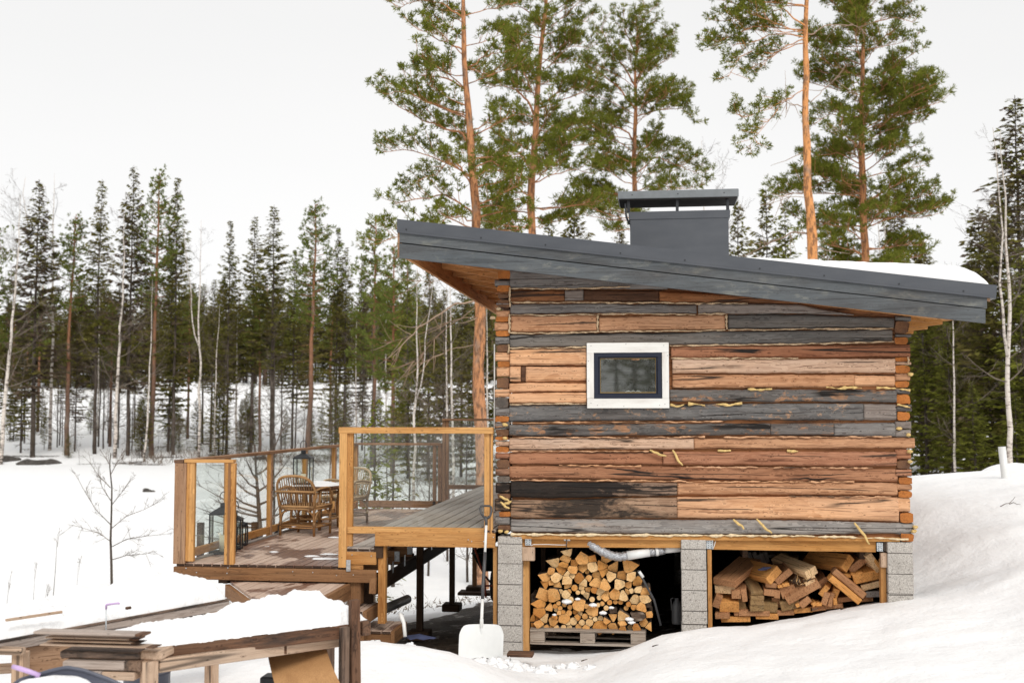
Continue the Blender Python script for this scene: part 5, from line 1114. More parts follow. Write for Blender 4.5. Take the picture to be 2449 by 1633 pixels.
# timber offcuts in the right bay
M['oc1'] = wood('brown_offcut', (.58, .32, .17), (.36, .17, .085), (.46, .26, .14)); M['oc2'] = wood('orange_offcut', (.80, .42, .15), (.54, .24, .08), (.68, .36, .14)); M['oc3'] = wood('cream_offcut', (.88, .66, .40), (.68, .44, .23), (.78, .56, .34)); M['oc4'] = wood('mouldy_offcut', (.42, .28, .13), (.22, .14, .07), (.32, .21, .11), patch=.4, pc=(.10, .08, .05))
M['oc5'] = wood('grey_offcut', (.42, .38, .35), (.28, .25, .23), (.36, .33, .3))
OC = [(235, 465, 250, 75, 3, 'oc1', .30, .62, (.55, 1, .28)), (240, 540, 210, 85, 3, 'oc3', .34, .3, (.3, 1, .1)), (160, 670, 75, 130, -20, 'oc1', .3, .4, (.1, 1, .1)), (290, 730, 200, 110, 0, 'oc2', .32, .4, (0, 1, .25)), (215, 825, 150, 60, 5, 'oc1', .3, .4, (.1, 1, .1)), (362, 590, 95, 95, 3, 'oc1', .3, .4, (.15, 1, .1)), (450, 605, 55, 130, 8, 'oc1', .31, .4, (.1, 1, .1)),
 (592, 580, 135, 40, 0, 'oc4', .34, .4, (-.2, 1, .35)), (595, 635, 140, 48, 1, 'oc4', .32, .4, (-.1, 1, .1)), (592, 688, 140, 48, 1, 'oc4', .30, .4, (0, 1, .1)), (590, 745, 145, 60, 3, 'oc4', .31, .4, (0, 1, .1)), (735, 745, 150, 90, -4, 'oc4', .36, .4, (-.1, 1, .3)), (560, 800, 320, 50, 1, 'oc1', .35, .4, (0, 1, 0)),
 (775, 385, 190, 90, 40, 'oc2', .30, .5, (-.5, 1, .0)), (880, 400, 200, 72, 40, 'oc1', .33, .4, (-.1, 1, .1)), (1180, 355, 140, 85, 22, 'oc3', .25, .6, (-.5, 1, .1)), (1165, 405, 100, 40, 18, 'oc3', .27, .3, (0, 1, .1)), (1168, 468, 110, 45, 20, 'oc3', .27, .3, (0, 1, .1)), (745, 495, 115, 55, -5, 'oc1', .34, .4, (0, 1, .2)), (722, 575, 110, 65, -5, 'oc1', .33, .4, (0, 1, .1)), (808, 590, 60, 85, -4, 'oc1', .33, .4, (.1, 1, .1)), (840, 507, 52, 32, 5, 'oc2', .3, .2, (0, 1, 0)), (903, 490, 72, 34, 10, 'oc2', .29, .2, (0, 1, 0)),
 (1090, 575, 380, 85, 32, 'oc1', .28, .4, (-.1, 1, .3)), (930, 560, 160, 120, 18, 'oc1', .34, .3, (0, 1, 0)), (950, 705, 200, 100, 15, 'oc4', .34, .3, (0, 1, .1)), (1110, 680, 125, 70, 42, 'oc1', .30, .3, (0, 1, .1)), (1030, 712, 38, 36, 30, 'oc2', .28, .2, (0, 1, 0)), (1210, 700, 50, 40, 30, 'oc2', .28, .2, (0, 1, 0)), (1260, 700, 60, 36, 5, 'oc2', .3, .2, (0, 1, 0)),
 (1315, 555, 130, 55, 52, 'oc2', .30, .4, (.3, 1, .2)), (1330, 640, 60, 140, -18, 'oc1', .30, .4, (.2, 1, .1)), (1392, 650, 45, 150, -14, 'oc1', .32, .4, (.1, 1, .1)), (1440, 580, 65, 95, -20, 'oc2', .32, .3, (.1, 1, .2)), (1438, 670, 38, 70, 5, 'oc2', .3, .3, (0, 1, 0)), (1300, 470, 130, 70, 38, 'oc1', .4, .4, (0, 1, .1)), (1600, 640, 260, 50, 8, 'oc1', .38, .3, (0, 1, 0)),
 (1590, 478, 400, 68, -40, 'oc1', .24, .12, (0, 1, .1)), (1545, 545, 390, 68, -40, 'oc2', .22, .12, (0, 1, .1)), (1575, 255, 170, 90, 45, 'oc2', .28, .6, (-.6, 1, -.05)), (1680, 275, 200, 75, 38, 'oc1', .34, .4, (-.1, 1, .1)), (1860, 250, 225, 75, -52, 'oc3', .24, .25, (-.3, 1, .2)), (1900, 265, 210, 34, -52, 'oc2', .235, .03, (0, 1, 0)), (1555, 388, 100, 38, -6, 'oc2', .32, .3, (0, 1, .1)), (1635, 376, 60, 30, -12, 'oc2', .30, .3, (0, 1, .1)), (1700, 368, 70, 32, 10, 'oc2', .30, .3, (0, 1, .1)),
 (1775, 405, 270, 100, 15, 'oc2', .30, .3, (0, 1, .2)), (1830, 500, 210, 62, 17, 'oc3', .33, .3, (.1, 1, .1)), (1850, 590, 150, 60, 4, 'oc5', .35, .3, (0, 1, 0)), (515, 215, 60, 140, 20, 'oc5', 1.2, .05, (0, 1, .2)), (590, 215, 48, 150, 24, 'oc5', 1.2, .05, (0, 1, .2)), (665, 205, 100, 110, 22, 'oc5', 1.2, .05, (0, 1, .2)), (730, 180, 170, 30, 5, 'oc5', 1.25, .3, (0, 1, .1)), (420, 790, 150, 60, 4, 'oc1', .36, .3, (0, 1, .1)), (700, 830, 230, 60, 0, 'oc2', .37, .3, (0, 1, 0)), (900, 790, 170, 55, 3, 'oc1', .37, .3, (0, 1, 0)), (1090, 765, 190, 50, 6, 'oc2', .37, .3, (0, 1, 0)), (1250, 745, 160, 50, 8, 'oc1', .37, .3, (0, 1, 0)), (1420, 720, 190, 50, 6, 'oc1', .37, .3, (0, 1, 0)), (1760, 640, 160, 60, 6, 'oc1', .38, .3, (0, 1, 0)), (420, 700, 90, 120, 6, 'oc4', .40, .3, (0, 1, 0)), (800, 680, 90, 110, 4, 'oc1', .42, .3, (0, 1, 0)), (360, 860, 300, 60, 2, 'oc2', .38, .3, (0, 1, 0)), (930, 230, 230, 60, 10, 'oc4', 1.0, .4, (0, 1, .1)), (1090, 290, 160, 50, 20, 'oc4', .9, .4, (0, 1, .1))]
names = {'oc1': 'brown', 'oc2': 'orange', 'oc3': 'pale cream', 'oc4': 'mouldy greenish', 'oc5': 'old grey'}
for (cx, cy, w_, h_, an, m_, Y_, L_, dr) in OC:
    c_ = Z6(cx, cy, Y_); sc_ = (Y_ + 10.99) * 1.0 / 2700 / 4.523 * 1.01; d_ = nrm(np.array(dr, float)); an = R(an)
    wx = nrm(np.array([math.cos(an), 0, math.sin(an)]) - d_ * np.dot([math.cos(an), 0, math.sin(an)], d_)); hx = np.cross(d_, wx) * -1; hx = np.cross(wx, d_)
    mb = MB(); mb.box(c_ + d_ * L_ / 2, (w_ * sc_, L_, h_ * sc_), np.array([wx, d_, hx]), bev=.004)
    solo('timber_offcut', mb, M[m_], names[m_] + ' timber offcut in the loose pile below the right half of the cabin', 'timber', c_, 'timber offcuts piled under the cabin')
mb = MB(); q = Z6(640, 325, .3)
for k in range(3): mb.tube([q + [.02 * k - .03, 0, .01 * k], q + [.02 * k + .05, .02, .01 * k]], .008, 6)
solo('cloth_rag', mb, M['blue'], 'small dark blue bundle resting on the timber offcuts', 'cloth', q)
mb = MB()
for k in range(26):
    q = Z6(1040 + rng.normal() * 45, 455 + rng.normal() * 28, .27); mb.tube([q, q + rng.normal(size=3) * .03 + [0, .08, 0]], .004, 5, int(k % 3 == 0))
solo('brushwood', mb, [M['bark'], M['cut3']], 'small bundle of thin dark twigs on the timber offcuts', 'twigs', Z6(1040, 455, .27))

# ------------------------------------------------------------------ snow covered benches in front
def snowcap(name, label, A, B, W, th, drop=.055, over=.02, seed=0, nu=150, nv=34):
    A = np.asarray(A, float); B = np.asarray(B, float); d_ = B - A; L = np.linalg.norm(d_); n_ = np.array([-d_[1], d_[0], 0]) / L; X = []
    us = [t_[0] for t_ in th]; hs_ = [t_[1] for t_ in th]
    for i in range(nu):
        u = i / (nu - 1); h0 = np.interp(u, us, hs_); e = min(u, 1 - u) * L; ke = (1 - max(0, 1 - e / .10) ** 2.5) ** .5; row = []
        for j in range(nv):
            v_ = (j / (nv - 1)); v2 = v_ ** 1.3; w_ = W * v2; k = (1 - abs(2 * v2 - 1) ** 6) ** .5 * ke if 0 < j < nv - 1 else 0
            p = A + d_ * u + n_ * w_; z = A[2] + (B[2] - A[2]) * u + h0 * k * (1 + .42 * fb((p[0], p[1], seed), 3.4, 4)) + .014 * k * fb((p[0], p[1], seed + 5), 22, 3)
            if j == 0: dz = max(0, fb((p[0] * 1., seed, 0), 5.0, 4) + .05) * drop * 2.2 + max(0, fb((p[0], seed, 4), 16, 2)) * drop; z -= dz; p = p - n_ * (over + .004)
            if j in (1, 2): p = p - n_ * (over + .02 * fb((p[0], p[1], z), 9, 3)) * (1 if j == 1 else .5)
            row.append((p[0], p[1], z))
        X.append(row)
    mb = MB(); mb.grid(np.array(X)); return solo(name, mb, M['snow'], label, 'snow', A)
zA = .965; A0, A1 = PZ(375, 1545, zA), PZ(880, 1484, zA); dA = nrm(A1 - A0); nA = np.array([-dA[1], dA[0], 0]); LA = np.linalg.norm(A1 - A0)
bA = thing('wooden_bench', 'near trestle bench of dark old timber under thick snow with a tall end post', 'bench', (A0 + A1) / 2 - [0, 0, .9])
def pb(nm, a, b, w_, h_, mat, par, bev=.004, up=(0, 0, 1)): mb = MB(); mb.bar(a, b, w_, h_, up=up, mat=0, bev=bev); return part(nm, mb, mat, par)
pb('front_beam', A0 - dA * .05 + [0, 0, -.045], A1 + [0, 0, -.045], .05, .085, M['wetd'], bA)
for k in range(4): pb('top_plank', A0 - dA * .35 * (k == 3) + nA * (.12 + k * .15) + [0, 0, -.02], A1 - dA * .02 + nA * (.12 + k * .15) + [0, 0, -.02], .14, .04, M['wetd'], bA)
B0_, B1_ = PZ(378, 1591, .875), PZ(808, 1531, .845); pb('lower_rail', B0_, B1_, .045, .075, M['bench'], bA)
pb('rear_rail', B0_ + nA * .55 + [0, 0, -.02], B1_ + nA * .55, .045, .08, M['benchd'], bA)
q = A0 + dA * LA * .56 + nA * .03 + [0, 0, -.115]; pb('spacer_block', q - dA * .045, q + dA * .045, .05, .06, M['wetd'], bA)
q = PZ(836, 1489, zA); pb('end_post', q - nA * .06 + [.02, 0, -.85], q - nA * .06 + [0, 0, .155], .05, .062, M['wetd'], bA, up=dA)
q2 = PZ(814, 1491, zA); pb('end_post', q2 - nA * .055 + [.0, 0, -.85], q2 - nA * .055 + [0, 0, -.01], .05, .055, M['benchd'], bA, up=dA)
q = PZ(872, 1500, .93); pb('cross_beam', q - nA * .03, q + nA * .62, .06, .09, M['wetd'], bA); pb('end_post', q + nA * .5 + [0, 0, -.9], q + nA * .5, .06, .06, M['benchd'], bA, up=dA)
q = PZ(357, 1600, .86); pb('front_leg', q + [0, 0, -.9], q + [0, 0, .05], .09, .05, M['bench'], bA, up=nA)
q = PZ(300, 1612, .80); pb('leg', q + nA * .4 + [0, 0, -.9], q + nA * .4 + [0, 0, .05], .06, .06, M['benchd'], bA, up=nA)
def fb_(nm, x0, x1, y0, y1, dep, D, mat, par, bev=.006, tilt=0):
    Y_ = CAM[1] + dep; a_, b_ = P(x0, y0, Y_), P(x1, y1, Y_); mb = MB(); c_, s_ = math.cos(tilt), math.sin(tilt)
    mb.box(((a_[0] + b_[0]) / 2, Y_ + D / 2, (a_[2] + b_[2]) / 2), (b_[0] - a_[0], D, a_[2] - b_[2]), np.array([[c_, s_, 0], [-s_, c_, 0], [0, 0, 1]]), bev=bev); return part(nm, mb, mat, par)
fb_('stacked_block', 142, 332, 1555, 1579, 6.15, .35, M['benchd'], bA, .012); fb_('stacked_block', 333, 385, 1556, 1580, 6.17, .5, M['bench'], bA, .01)
fb_('stacked_block', 150, 294, 1579, 1604, 6.12, .09, M['greyb'], bA, .006, .05); fb_('stacked_block', 296, 336, 1580, 1606, 6.13, .3, M['benchd'], bA, .006)
fb_('stacked_block', 166, 238, 1604, 1620, 6.1, .2, M['greyb'], bA); fb_('stacked_block', 242, 320, 1606, 1628, 6.12, .12, M['bench'], bA); fb_('stacked_block', 200, 243, 1620, 1650, 6.15, .1, M['benchd'], bA)
pk = [(79, 322, 1509, 1522, 6.10, 'greyb'), (108, 308, 1521.5, 1531, 6.14, 'bench'), (112, 312, 1531.5, 1539, 6.12, 'bench'), (94, 348, 1540, 1550, 6.10, 'bench')]
for k, (x0, x1, y0, y1, dep, m_) in enumerate(pk):
    Y_ = CAM[1] + dep; a_, b_ = P(x0, y0, Y_), P(x1, y1, Y_); mb = MB(); mb.box(((a_[0] + b_[0]) / 2, Y_ + .05, (a_[2] + b_[2]) / 2), (b_[0] - a_[0], .10, a_[2] - b_[2] - .001), bev=.003); mb.box((b_[0] + .026, Y_ + .05, (a_[2] + b_[2]) / 2), (.05, .10, a_[2] - b_[2] - .002), bev=.003, mat=1)
    solo('plank', mb, [M[m_], M['wetd']], ['topmost grey plank of the short stack on the near bench', 'second plank from the top of the short stack on the near bench', 'third thin plank in the short stack on the near bench', 'lowest and longest plank of the short stack on the near bench'][k], 'plank', ((a_[0] + b_[0]) / 2, Y_ + .05, b_[2]), 'planks stacked on the near bench')
snowcap('bench_snow', 'deep lumpy snow covering the near bench', A0 - dA * .07 + [0, 0, .0], A1 + dA * .0, .62, [(0, .03), (.2, .04), (.4, .055), (.45, .07), (.50, .12), (.8, .15), (.9, .12), (1, .05)], seed=3)
# cardboard sheet leaning under the bench, black tub beside it
mb = MB(); X = []
for i in range(14):
    u = i / 13; row = []
    for j in range(14):
        v_ = j / 13; px = (640 + 14 * v_ ** 1.3 + 8 * v_) + u * (138 + 22 * v_ ** 1.5); py = (1563 - 22 * u) + v_ * (90 + 20 * u); row.append(P(px, py, CAM[1] + 7.1 - .22 * math.sin(v_ * 1.9) + .12 * u))
    X.append(row)
X = np.array(X); Gc = np.stack([X[..., 2], X[..., 0], X[..., 1]], -1); mb.grid(X, Gc, flip=True); mb.grid(X + [0, .006, 0], Gc); solo('cardboard_sheet', mb, M['card'], 'bent brown cardboard sheet with damp stains leaning under the near bench', 'cardboard', X.mean((0, 1)))
mb = MB(); q = P(648, 1622, CAM[1] + 7.4); mb.box(q, (.11, .14, .05), bev=.012); solo('plastic_box', mb, M['sheetb'], 'black plastic box corner poking out left of the cardboard', 'box', q)
mb = MB(); q = P(352, 1604, CAM[1] + 7.3); mb.lathe(q - [0, 0, .5], [(0, 0), (.15, 0), (.15, .48), (.155, .5), (.13, .5), (0, .49)], 28); solo('black_tub', mb, M['navy'], 'dark blue plastic tub standing in the snow behind the near bench leg', 'tub', q - [0, 0, .5])
# toboggan with lilac loop at the left bottom corner
Ys = CAM[1] + 5.3; sd = thing('plastic_sled', 'dark blue plastic sled with a lilac grip leaning under the plank stack', 'sled', P(130, 1660, Ys))
top = [(30, 1636), (50, 1622), (85, 1612), (125, 1600), (160, 1593), (200, 1600), (262, 1622), (300, 1640)]
X = [[P(x, y + 2 + v_ * (1760 - y), Ys + .25 * v_ + .12 * (1 - v_) * (x - 30) / 270) + [0, -.06 * math.sin(v_ * 3), 0] for v_ in np.linspace(0, 1, 9)] for x, y in [(np.interp(i / 29, np.linspace(0, 1, 8), [t_[0] for t_ in top]), np.interp(i / 29, np.linspace(0, 1, 8), [t_[1] for t_ in top])) for i in range(30)]]
X = np.array(X); mb = MB(); mb.grid(X, flip=True); mb.grid(X + [0, .012, 0]); mb.tube(X[:, 0], .010, 8); part('shell', mb, M['navy'], sd)
mb = MB(); mb.tube([P(31, 1593, Ys - .02), P(45, 1597, Ys - .03), P(70, 1605, Ys - .03), P(93, 1613, Ys - .01), P(88, 1620, Ys)], [.011, .012, .012, .012, .010], 10); part('grip', mb, M['purple'], sd)
mb = MB(); c_ = P(130, 1640, Ys - .05); X = [[c_ + [.19 * (1 - v_ * v_) ** .5 * math.cos(t_), .10 * (1 - v_ * v_) ** .5 * math.sin(t_), .045 * v_ * (1 + .2 * math.sin(2 * t_))] for t_ in np.linspace(0, 2 * math.pi, 30)] for v_ in np.linspace(-.9, 1, 8)]
mb.grid(np.array(X), flip=True); solo('sled_snow', mb, M['snow'], 'small heap of snow lying on the dark blue sled', 'snow', c_)
# crank handle with lilac grip standing behind the plank stack
Yt = CAM[1] + 6.35; tl_ = thing('hand_crank', 'metal rod with a lilac plastic grip standing upright behind the plank stack', 'tool', P(254, 1540, Yt))
mb = MB(); mb.tube([P(253, 1545, Yt), P(254, 1448, Yt)], .0042, 8); part('rod', mb, M['galv'], tl_)
mb = MB(); mb.tube([P(254, 1456, Yt), P(254, 1446, Yt), P(256, 1445, Yt), P(284, 1441.5, Yt), P(286, 1444, Yt)], .0062, 8); part('grip', mb, M['purple'], tl_)
# second bench
zB = .90; B0, B1 = PZ(-45, 1537, zB), PZ(547, 1430, zB); dB = nrm(B1 - B0); nB = np.array([-dB[1], dB[0], 0]); LB = np.linalg.norm(B1 - B0)
bB = thing('wooden_bench', 'farther long trestle bench of grey boards under a smooth snow slab', 'bench', (B0 + B1) / 2 - [0, 0, .9])
pb('top_edge', B0 + [0, 0, -.008], B1 + [0, 0, -.008], .04, .016, M['benchd'], bB); pb('front_beam', B0 + [0, 0, -.048] + nB * .012, B1 + [0, 0, -.048] + nB * .012, .045, .06, M['greyb'], bB)
for k in range(4): pb('top_plank', B0 + nB * (.11 + k * .16) + [0, 0, -.02], B1 + nB * (.11 + k * .16) + [0, 0, -.02], .15, .03, M['bench'], bB)
pb('inner_rail', B0 + nB * .35 + dB * 1.2 + [0, 0, -.09], B1 + nB * .35 + [0, 0, -.09], .045, .07, M['glow'], bB)
pb('rear_rail', B0 + nB * .66 + [0, 0, -.11], B1 + nB * .66 + [0, 0, -.11], .045, .09, M['post'], bB)
pb('lower_rail', PZ(262, 1492, .82) + nB * .1, PZ(392, 1478, .82) + nB * .1, .045, .085, M['bench'], bB)
q = PZ(390, 1480, .80); pb('leg', q + [0, 0, -1.2], q + [0, 0, .07], .05, .05, M['bench'], bB, up=nB)
q = PZ(530, 1452, .80); pb('leg', q + nB * .1 + [0, 0, -1.2], q + nB * .1 + [0, 0, .07], .08, .08, M['bench'], bB, up=nB)
fb_('leg', 27, 50, 1560, 1720, 6.7, .09, M['bench'], bB); fb_('cross_piece', -30, 52, 1547, 1567, 6.65, .05, M['bench'], bB); fb_('leg', 54, 76, 1545, 1720, 6.95, .06, M['bench'], bB)
mb = MB(); a_, b_ = P(60, 1578, CAM[1] + 6.9), P(215, 1560, CAM[1] + 7.3); mb.bar(a_, b_, .03, .17, bev=.003); part('side_board', mb, M['weath'], bB)
mb = MB(); mb.bar(P(-30, 1603, CAM[1] + 7.2), P(50, 1598, CAM[1] + 7.1), .03, .05, bev=.003); mb.bar(P(-30, 1592, CAM[1] + 7.5), P(50, 1588, CAM[1] + 7.4), .03, .025, bev=.003); part('low_board', mb, M['bench'], bB)
snowcap('bench_snow', 'long smooth snow slab on the farther bench', B0 + [0, 0, .0], B1 - dB * .03, .80, [(0, .10), (.3, .10), (.5, .105), (.7, .13), (.9, .17), (.97, .15), (1, .1)], drop=.006, over=.004, seed=8)
mb = MB(); a_, b_ = PZ(12, 1483, 1.02), PZ(146, 1463, 1.02); mb.bar(a_ + [0, .01, 0], b_ + [0, .01, 0], .02, .016, bev=.002); solo('loose_board', mb, M['bench'], 'thin pale board edge poking out of the snow on the farther bench', 'board', a_)
q = PZ(307, 1453, 1.03); mb = MB(); mb.bar(q - dB * .02, q + dB * .02, .02, .018, bev=.006); solo('wood_chip', mb, M['wetd'], 'small brown wood chip lying in the snow of the farther bench', 'chip', q)
for k in range(16):
    x_, y_, r_ = [(-.02, -.75, .05), (.10, -.68, .07), (.22, -.60, .08), (.33, -.55, .06), (.16, -.82, .05), (.42, -.62, .05), (.55, -.66, .06), (.68, -.58, .04), (.80, -.6, .05), (.30, -.75, .045), (.5, -.8, .035), (.95, -.7, .04), (-.9, -1.2, .05), (-.6, -1.1, .035), (.05, -.5, .05), (.62, -.82, .03)][k]
    c_ = np.array([x_, y_, H(x_, y_) + r_ * .1]); mb = MB(); X = [[c_ + np.array([math.cos(ph) * math.cos(t_) * 1.3, math.cos(ph) * math.sin(t_), .7 * math.sin(ph)]) * r_ * (1 + .7 * fb((k * 3 + math.cos(t_) * 1.2, math.sin(t_) * 1.2, ph), 1.2, 3)) for t_ in np.linspace(0, 2 * math.pi, 18)] for ph in np.linspace(-.9, 1.5, 9)]
    mb.grid(np.array(X), flip=True); solo('snow_clod', mb, M['snow'], 'loose lump of snow lying in the trampled hollow before the firewood pallet', 'snow', c_, 'snow lumps before the pallet')
# white marker pole and twig in the right snow bank
q = P(2404, 1142, 6.0); mb = MB(); mb.tube([q - [0, 0, .4], q, P(2396, 1068, 6.0)], .052, 18); solo('white_pole', mb, M['wplast'], 'leaning white plastic pole stuck in the snow bank at the right', 'pole', q)
mb = MB(); c_ = P(2430, 1150, 8.5); X = [[c_ + [.62 * (1 - v_ * v_) ** .5 * math.cos(t_), .5 * (1 - v_ * v_) ** .5 * math.sin(t_), .30 * v_] for t_ in np.linspace(0, 2 * math.pi, 40)] for v_ in np.linspace(-.5, 1, 16)]
mb.grid(np.array(X), flip=True); solo('snow_mound', mb, M['snow'], 'rounded snow mound behind the white pole on the right bank', 'snow', c_)
def twig(label, pts, Y, r=.004, name='twig', grp=None):
    mb = MB()
    for l in pts: mb.tube([P(a, b, Y) for a, b in l], np.linspace(r, r * .4, len(l)), 5)
    return solo(name, mb, M['bark'], label, 'twig', P(*pts[0][0], Y), grp)
twig('dark forked twig lying in the snow bank below the white pole', [[(2392, 1211), (2405, 1204), (2414, 1203), (2424, 1193), (2428, 1187)], [(2414, 1205), (2424, 1201), (2432, 1205), (2441, 1206)]], 3.0, .005)
for i, (x, y) in enumerate([(1560, 1545), (1866, 1563), (1942, 1458), (2010, 1457), (1390, 1580), (985, 1588), (1050, 1622), (1900, 1598)]):
    twig('tiny bark scrap lying on the clean snow in front of the cabin', [[(x, y), (x + 9, y - 3), (x + 15, y - 4)]], -.9, .006, 'bark_scrap', 'bark scraps on the snow')
# ------------------------------------------------------------------ trees
def leafmat(name, c1, c2, c3, trans=.25):
    t = NT(name); g = t.n('ShaderNodeSeparateXYZ'); t.l(t.attr(), g.inputs[0]); n1 = t.noise(t.obj(), .9, 3)
    c = t.mix(g.outputs[0], c1, c2); c = t.mix(t.ramp(n1, [(.42, 0), (.62, .8)]), c, c3)
    b = t.n('ShaderNodeBsdfDiffuse'); t.l(c, b.inputs[0]); tr = t.n('ShaderNodeBsdfTranslucent'); t.l(c, tr.inputs[0]); mx = t.n('ShaderNodeMixShader'); mx.inputs[0].default_value = trans
    t.l(b.outputs[0], mx.inputs[1]); t.l(tr.outputs[0], mx.inputs[2]); t.l(mx.outputs[0], t.out.inputs[0]); return t.m
M['pn'] = leafmat('pine_needles', (.115, .135, .024), (.28, .295, .05), (.18, .20, .036), .45)
M['pn2'] = leafmat('light_pine_needles', (.10, .13, .032), (.24, .275, .065), (.16, .18, .05), .45)
M['sp'] = leafmat('spruce_needles', (.105, .110, .028), (.27, .255, .060), (.21, .165, .065), .45)
M['spb'] = leafmat('browned_spruce_twigs', (.10, .072, .052), (.21, .155, .115), (.14, .12, .065), .25)
M['spy'] = leafmat('yellow_green_spruce', (.12, .135, .028), (.32, .33, .06), (.19, .19, .045), .4)
M['dead'] = leafmat('dead_brown_twigs', (.10, .075, .055), (.24, .185, .14), (.15, .115, .085), .1)
M['dlimb'] = leafmat('grey_dead_pine_limbs', (.30, .20, .14), (.42, .30, .22), (.34, .25, .19), 0)
M['gtwig'] = leafmat('bare_grey_brown_twigs', (.10, .080, .064), (.24, .20, .165), (.15, .12, .10), 0)
def barkmat(name, lo, hi, zlo, zhi, patch, sc=9, amt=.5):
    t = NT(name); v = t.attr(); o = t.obj(); z = t.n('ShaderNodeSeparateXYZ'); t.l(o, z.inputs[0]); n1 = t.noise(t.mul(v, (sc * .45, sc * 1.6, sc * 1.6)), 1, 5, .7)
    f = t.n('ShaderNodeMapRange'); t.l(z.outputs[2], f.inputs[0]); f.inputs[1].default_value = zlo; f.inputs[2].default_value = zhi
    c = t.mix(f.outputs[0], lo, hi); n0 = t.noise(t.mul(v, (sc * 1.3, sc * 4, sc * 4)), 1, 4, .7); c = t.mix(t.ramp(n0, [(.46, 0), (.60, .5)]), c, tuple(x * .6 for x in hi)); n9 = t.noise(t.mul(v, (1.2, 3, 3)), 1, 3); c = t.mix(t.ramp(n9, [(.55, 0), (.68, .7)]), c, (.24, .20, .17)); c = t.mix(t.ramp(n1, [(.48, 0), (.58, amt)]), c, patch); c = t.mix(t.ramp(n1, [(.28, .7), (.42, 0)]), c, tuple(min(1, x * 1.25) for x in hi))
    return t.bsdf(c, .9, n1, 1, .02, spec=.1)
M['pb'] = barkmat('orange_pine_bark', (.62, .33, .18), (.72, .33, .13), 0, 6, (.13, .075, .05), 9, .75)
M['pb3'] = barkmat('brown_orange_pine_bark', (.52, .29, .18), (.56, .26, .12), 0, 6, (.11, .065, .045), 9, .75)
M['pb2'] = barkmat('reddish_pine_bark', (.16, .115, .09), (.36, .17, .09), 3, 9, (.08, .05, .04))
M['sb'] = barkmat('grey_brown_spruce_bark', (.085, .068, .055), (.12, .095, .078), 0, 8, (.035, .03, .026))
t = NT('birch_bark'); v = t.attr(); n1 = t.noise(t.mul(v, (9, 3, 3)), 1, 5, .7); z = t.n('ShaderNodeSeparateXYZ'); t.l(t.obj(), z.inputs[0])
f = t.n('ShaderNodeMapRange'); t.l(z.outputs[2], f.inputs[0]); f.inputs[1].default_value = 0; f.inputs[2].default_value = 2.5
thr = t.math('ADD', n1, t.math('MULTIPLY', t.math('SUBTRACT', 1.0, f.outputs[0]), .10))
M['bb'] = t.bsdf(t.ramp(thr, [(.50, (.66, .60, .54)), (.58, (.40, .34, .30)), (.64, (.05, .042, .038))]), .8, n1, .4, .01, spec=.15)
def quads(mb, p, d, s, l, w_, mat, g):
    """diamond shaped leaves: p base, d direction, s side (N,3), l length, w width (N,)"""
    N = len(p); l = l[:, None]; w_ = w_[:, None]
    V = np.stack([p, p + d * l * .55 + s * w_ * .5, p + d * l, p + d * l * .45 - s * w_ * .5], 1).reshape(-1, 3)
    Fq = np.arange(N * 4).reshape(N, 4); G_ = np.repeat(np.stack([g, np.zeros(N), np.zeros(N)], 1), 4, 0); mb.add(V, Fq, G_, mat)
def rdir(r, n):
    v = r.normal(size=(n, 3)); return nrm(v)
def perp(d, r): return nrm(np.cross(d, rdir(r, len(d))))
def curve(p0, p1, sag, r, n=8, wob=.04):
    t_ = np.linspace(0, 1, n)[:, None]; L = np.linalg.norm(np.asarray(p1) - p0); q = p0 + (np.asarray(p1) - p0) * t_; q[:, 2] += sag * 4 * (t_ * (1 - t_))[:, 0]
    w_ = r.normal(size=(n, 3)) * wob * L / 2; w_[0] = 0; w_ = np.cumsum(w_, 0) * .5; w_ -= w_[-1] * t_; return q + w_
def tufts(mb, C_, D_, r, mat, per=12, L=.15, w_=.03, g0=None):
    n = len(C_)
    if n == 0: return
    p = np.repeat(C_, per, 0); d = nrm(np.repeat(D_, per, 0) * .75 + rdir(r, n * per) * 1.0 + np.array([0, 0, .12])); g = np.repeat(r.uniform(0, 1, n) if g0 is None else g0, per) * .7 + r.uniform(0, .3, n * per)
    p = p + rdir(r, n * per) * L * .22; quads(mb, p, d, perp(d, r), L * r.uniform(.6, 1.15, n * per), w_ * r.uniform(.7, 1.3, n * per), mat, g)
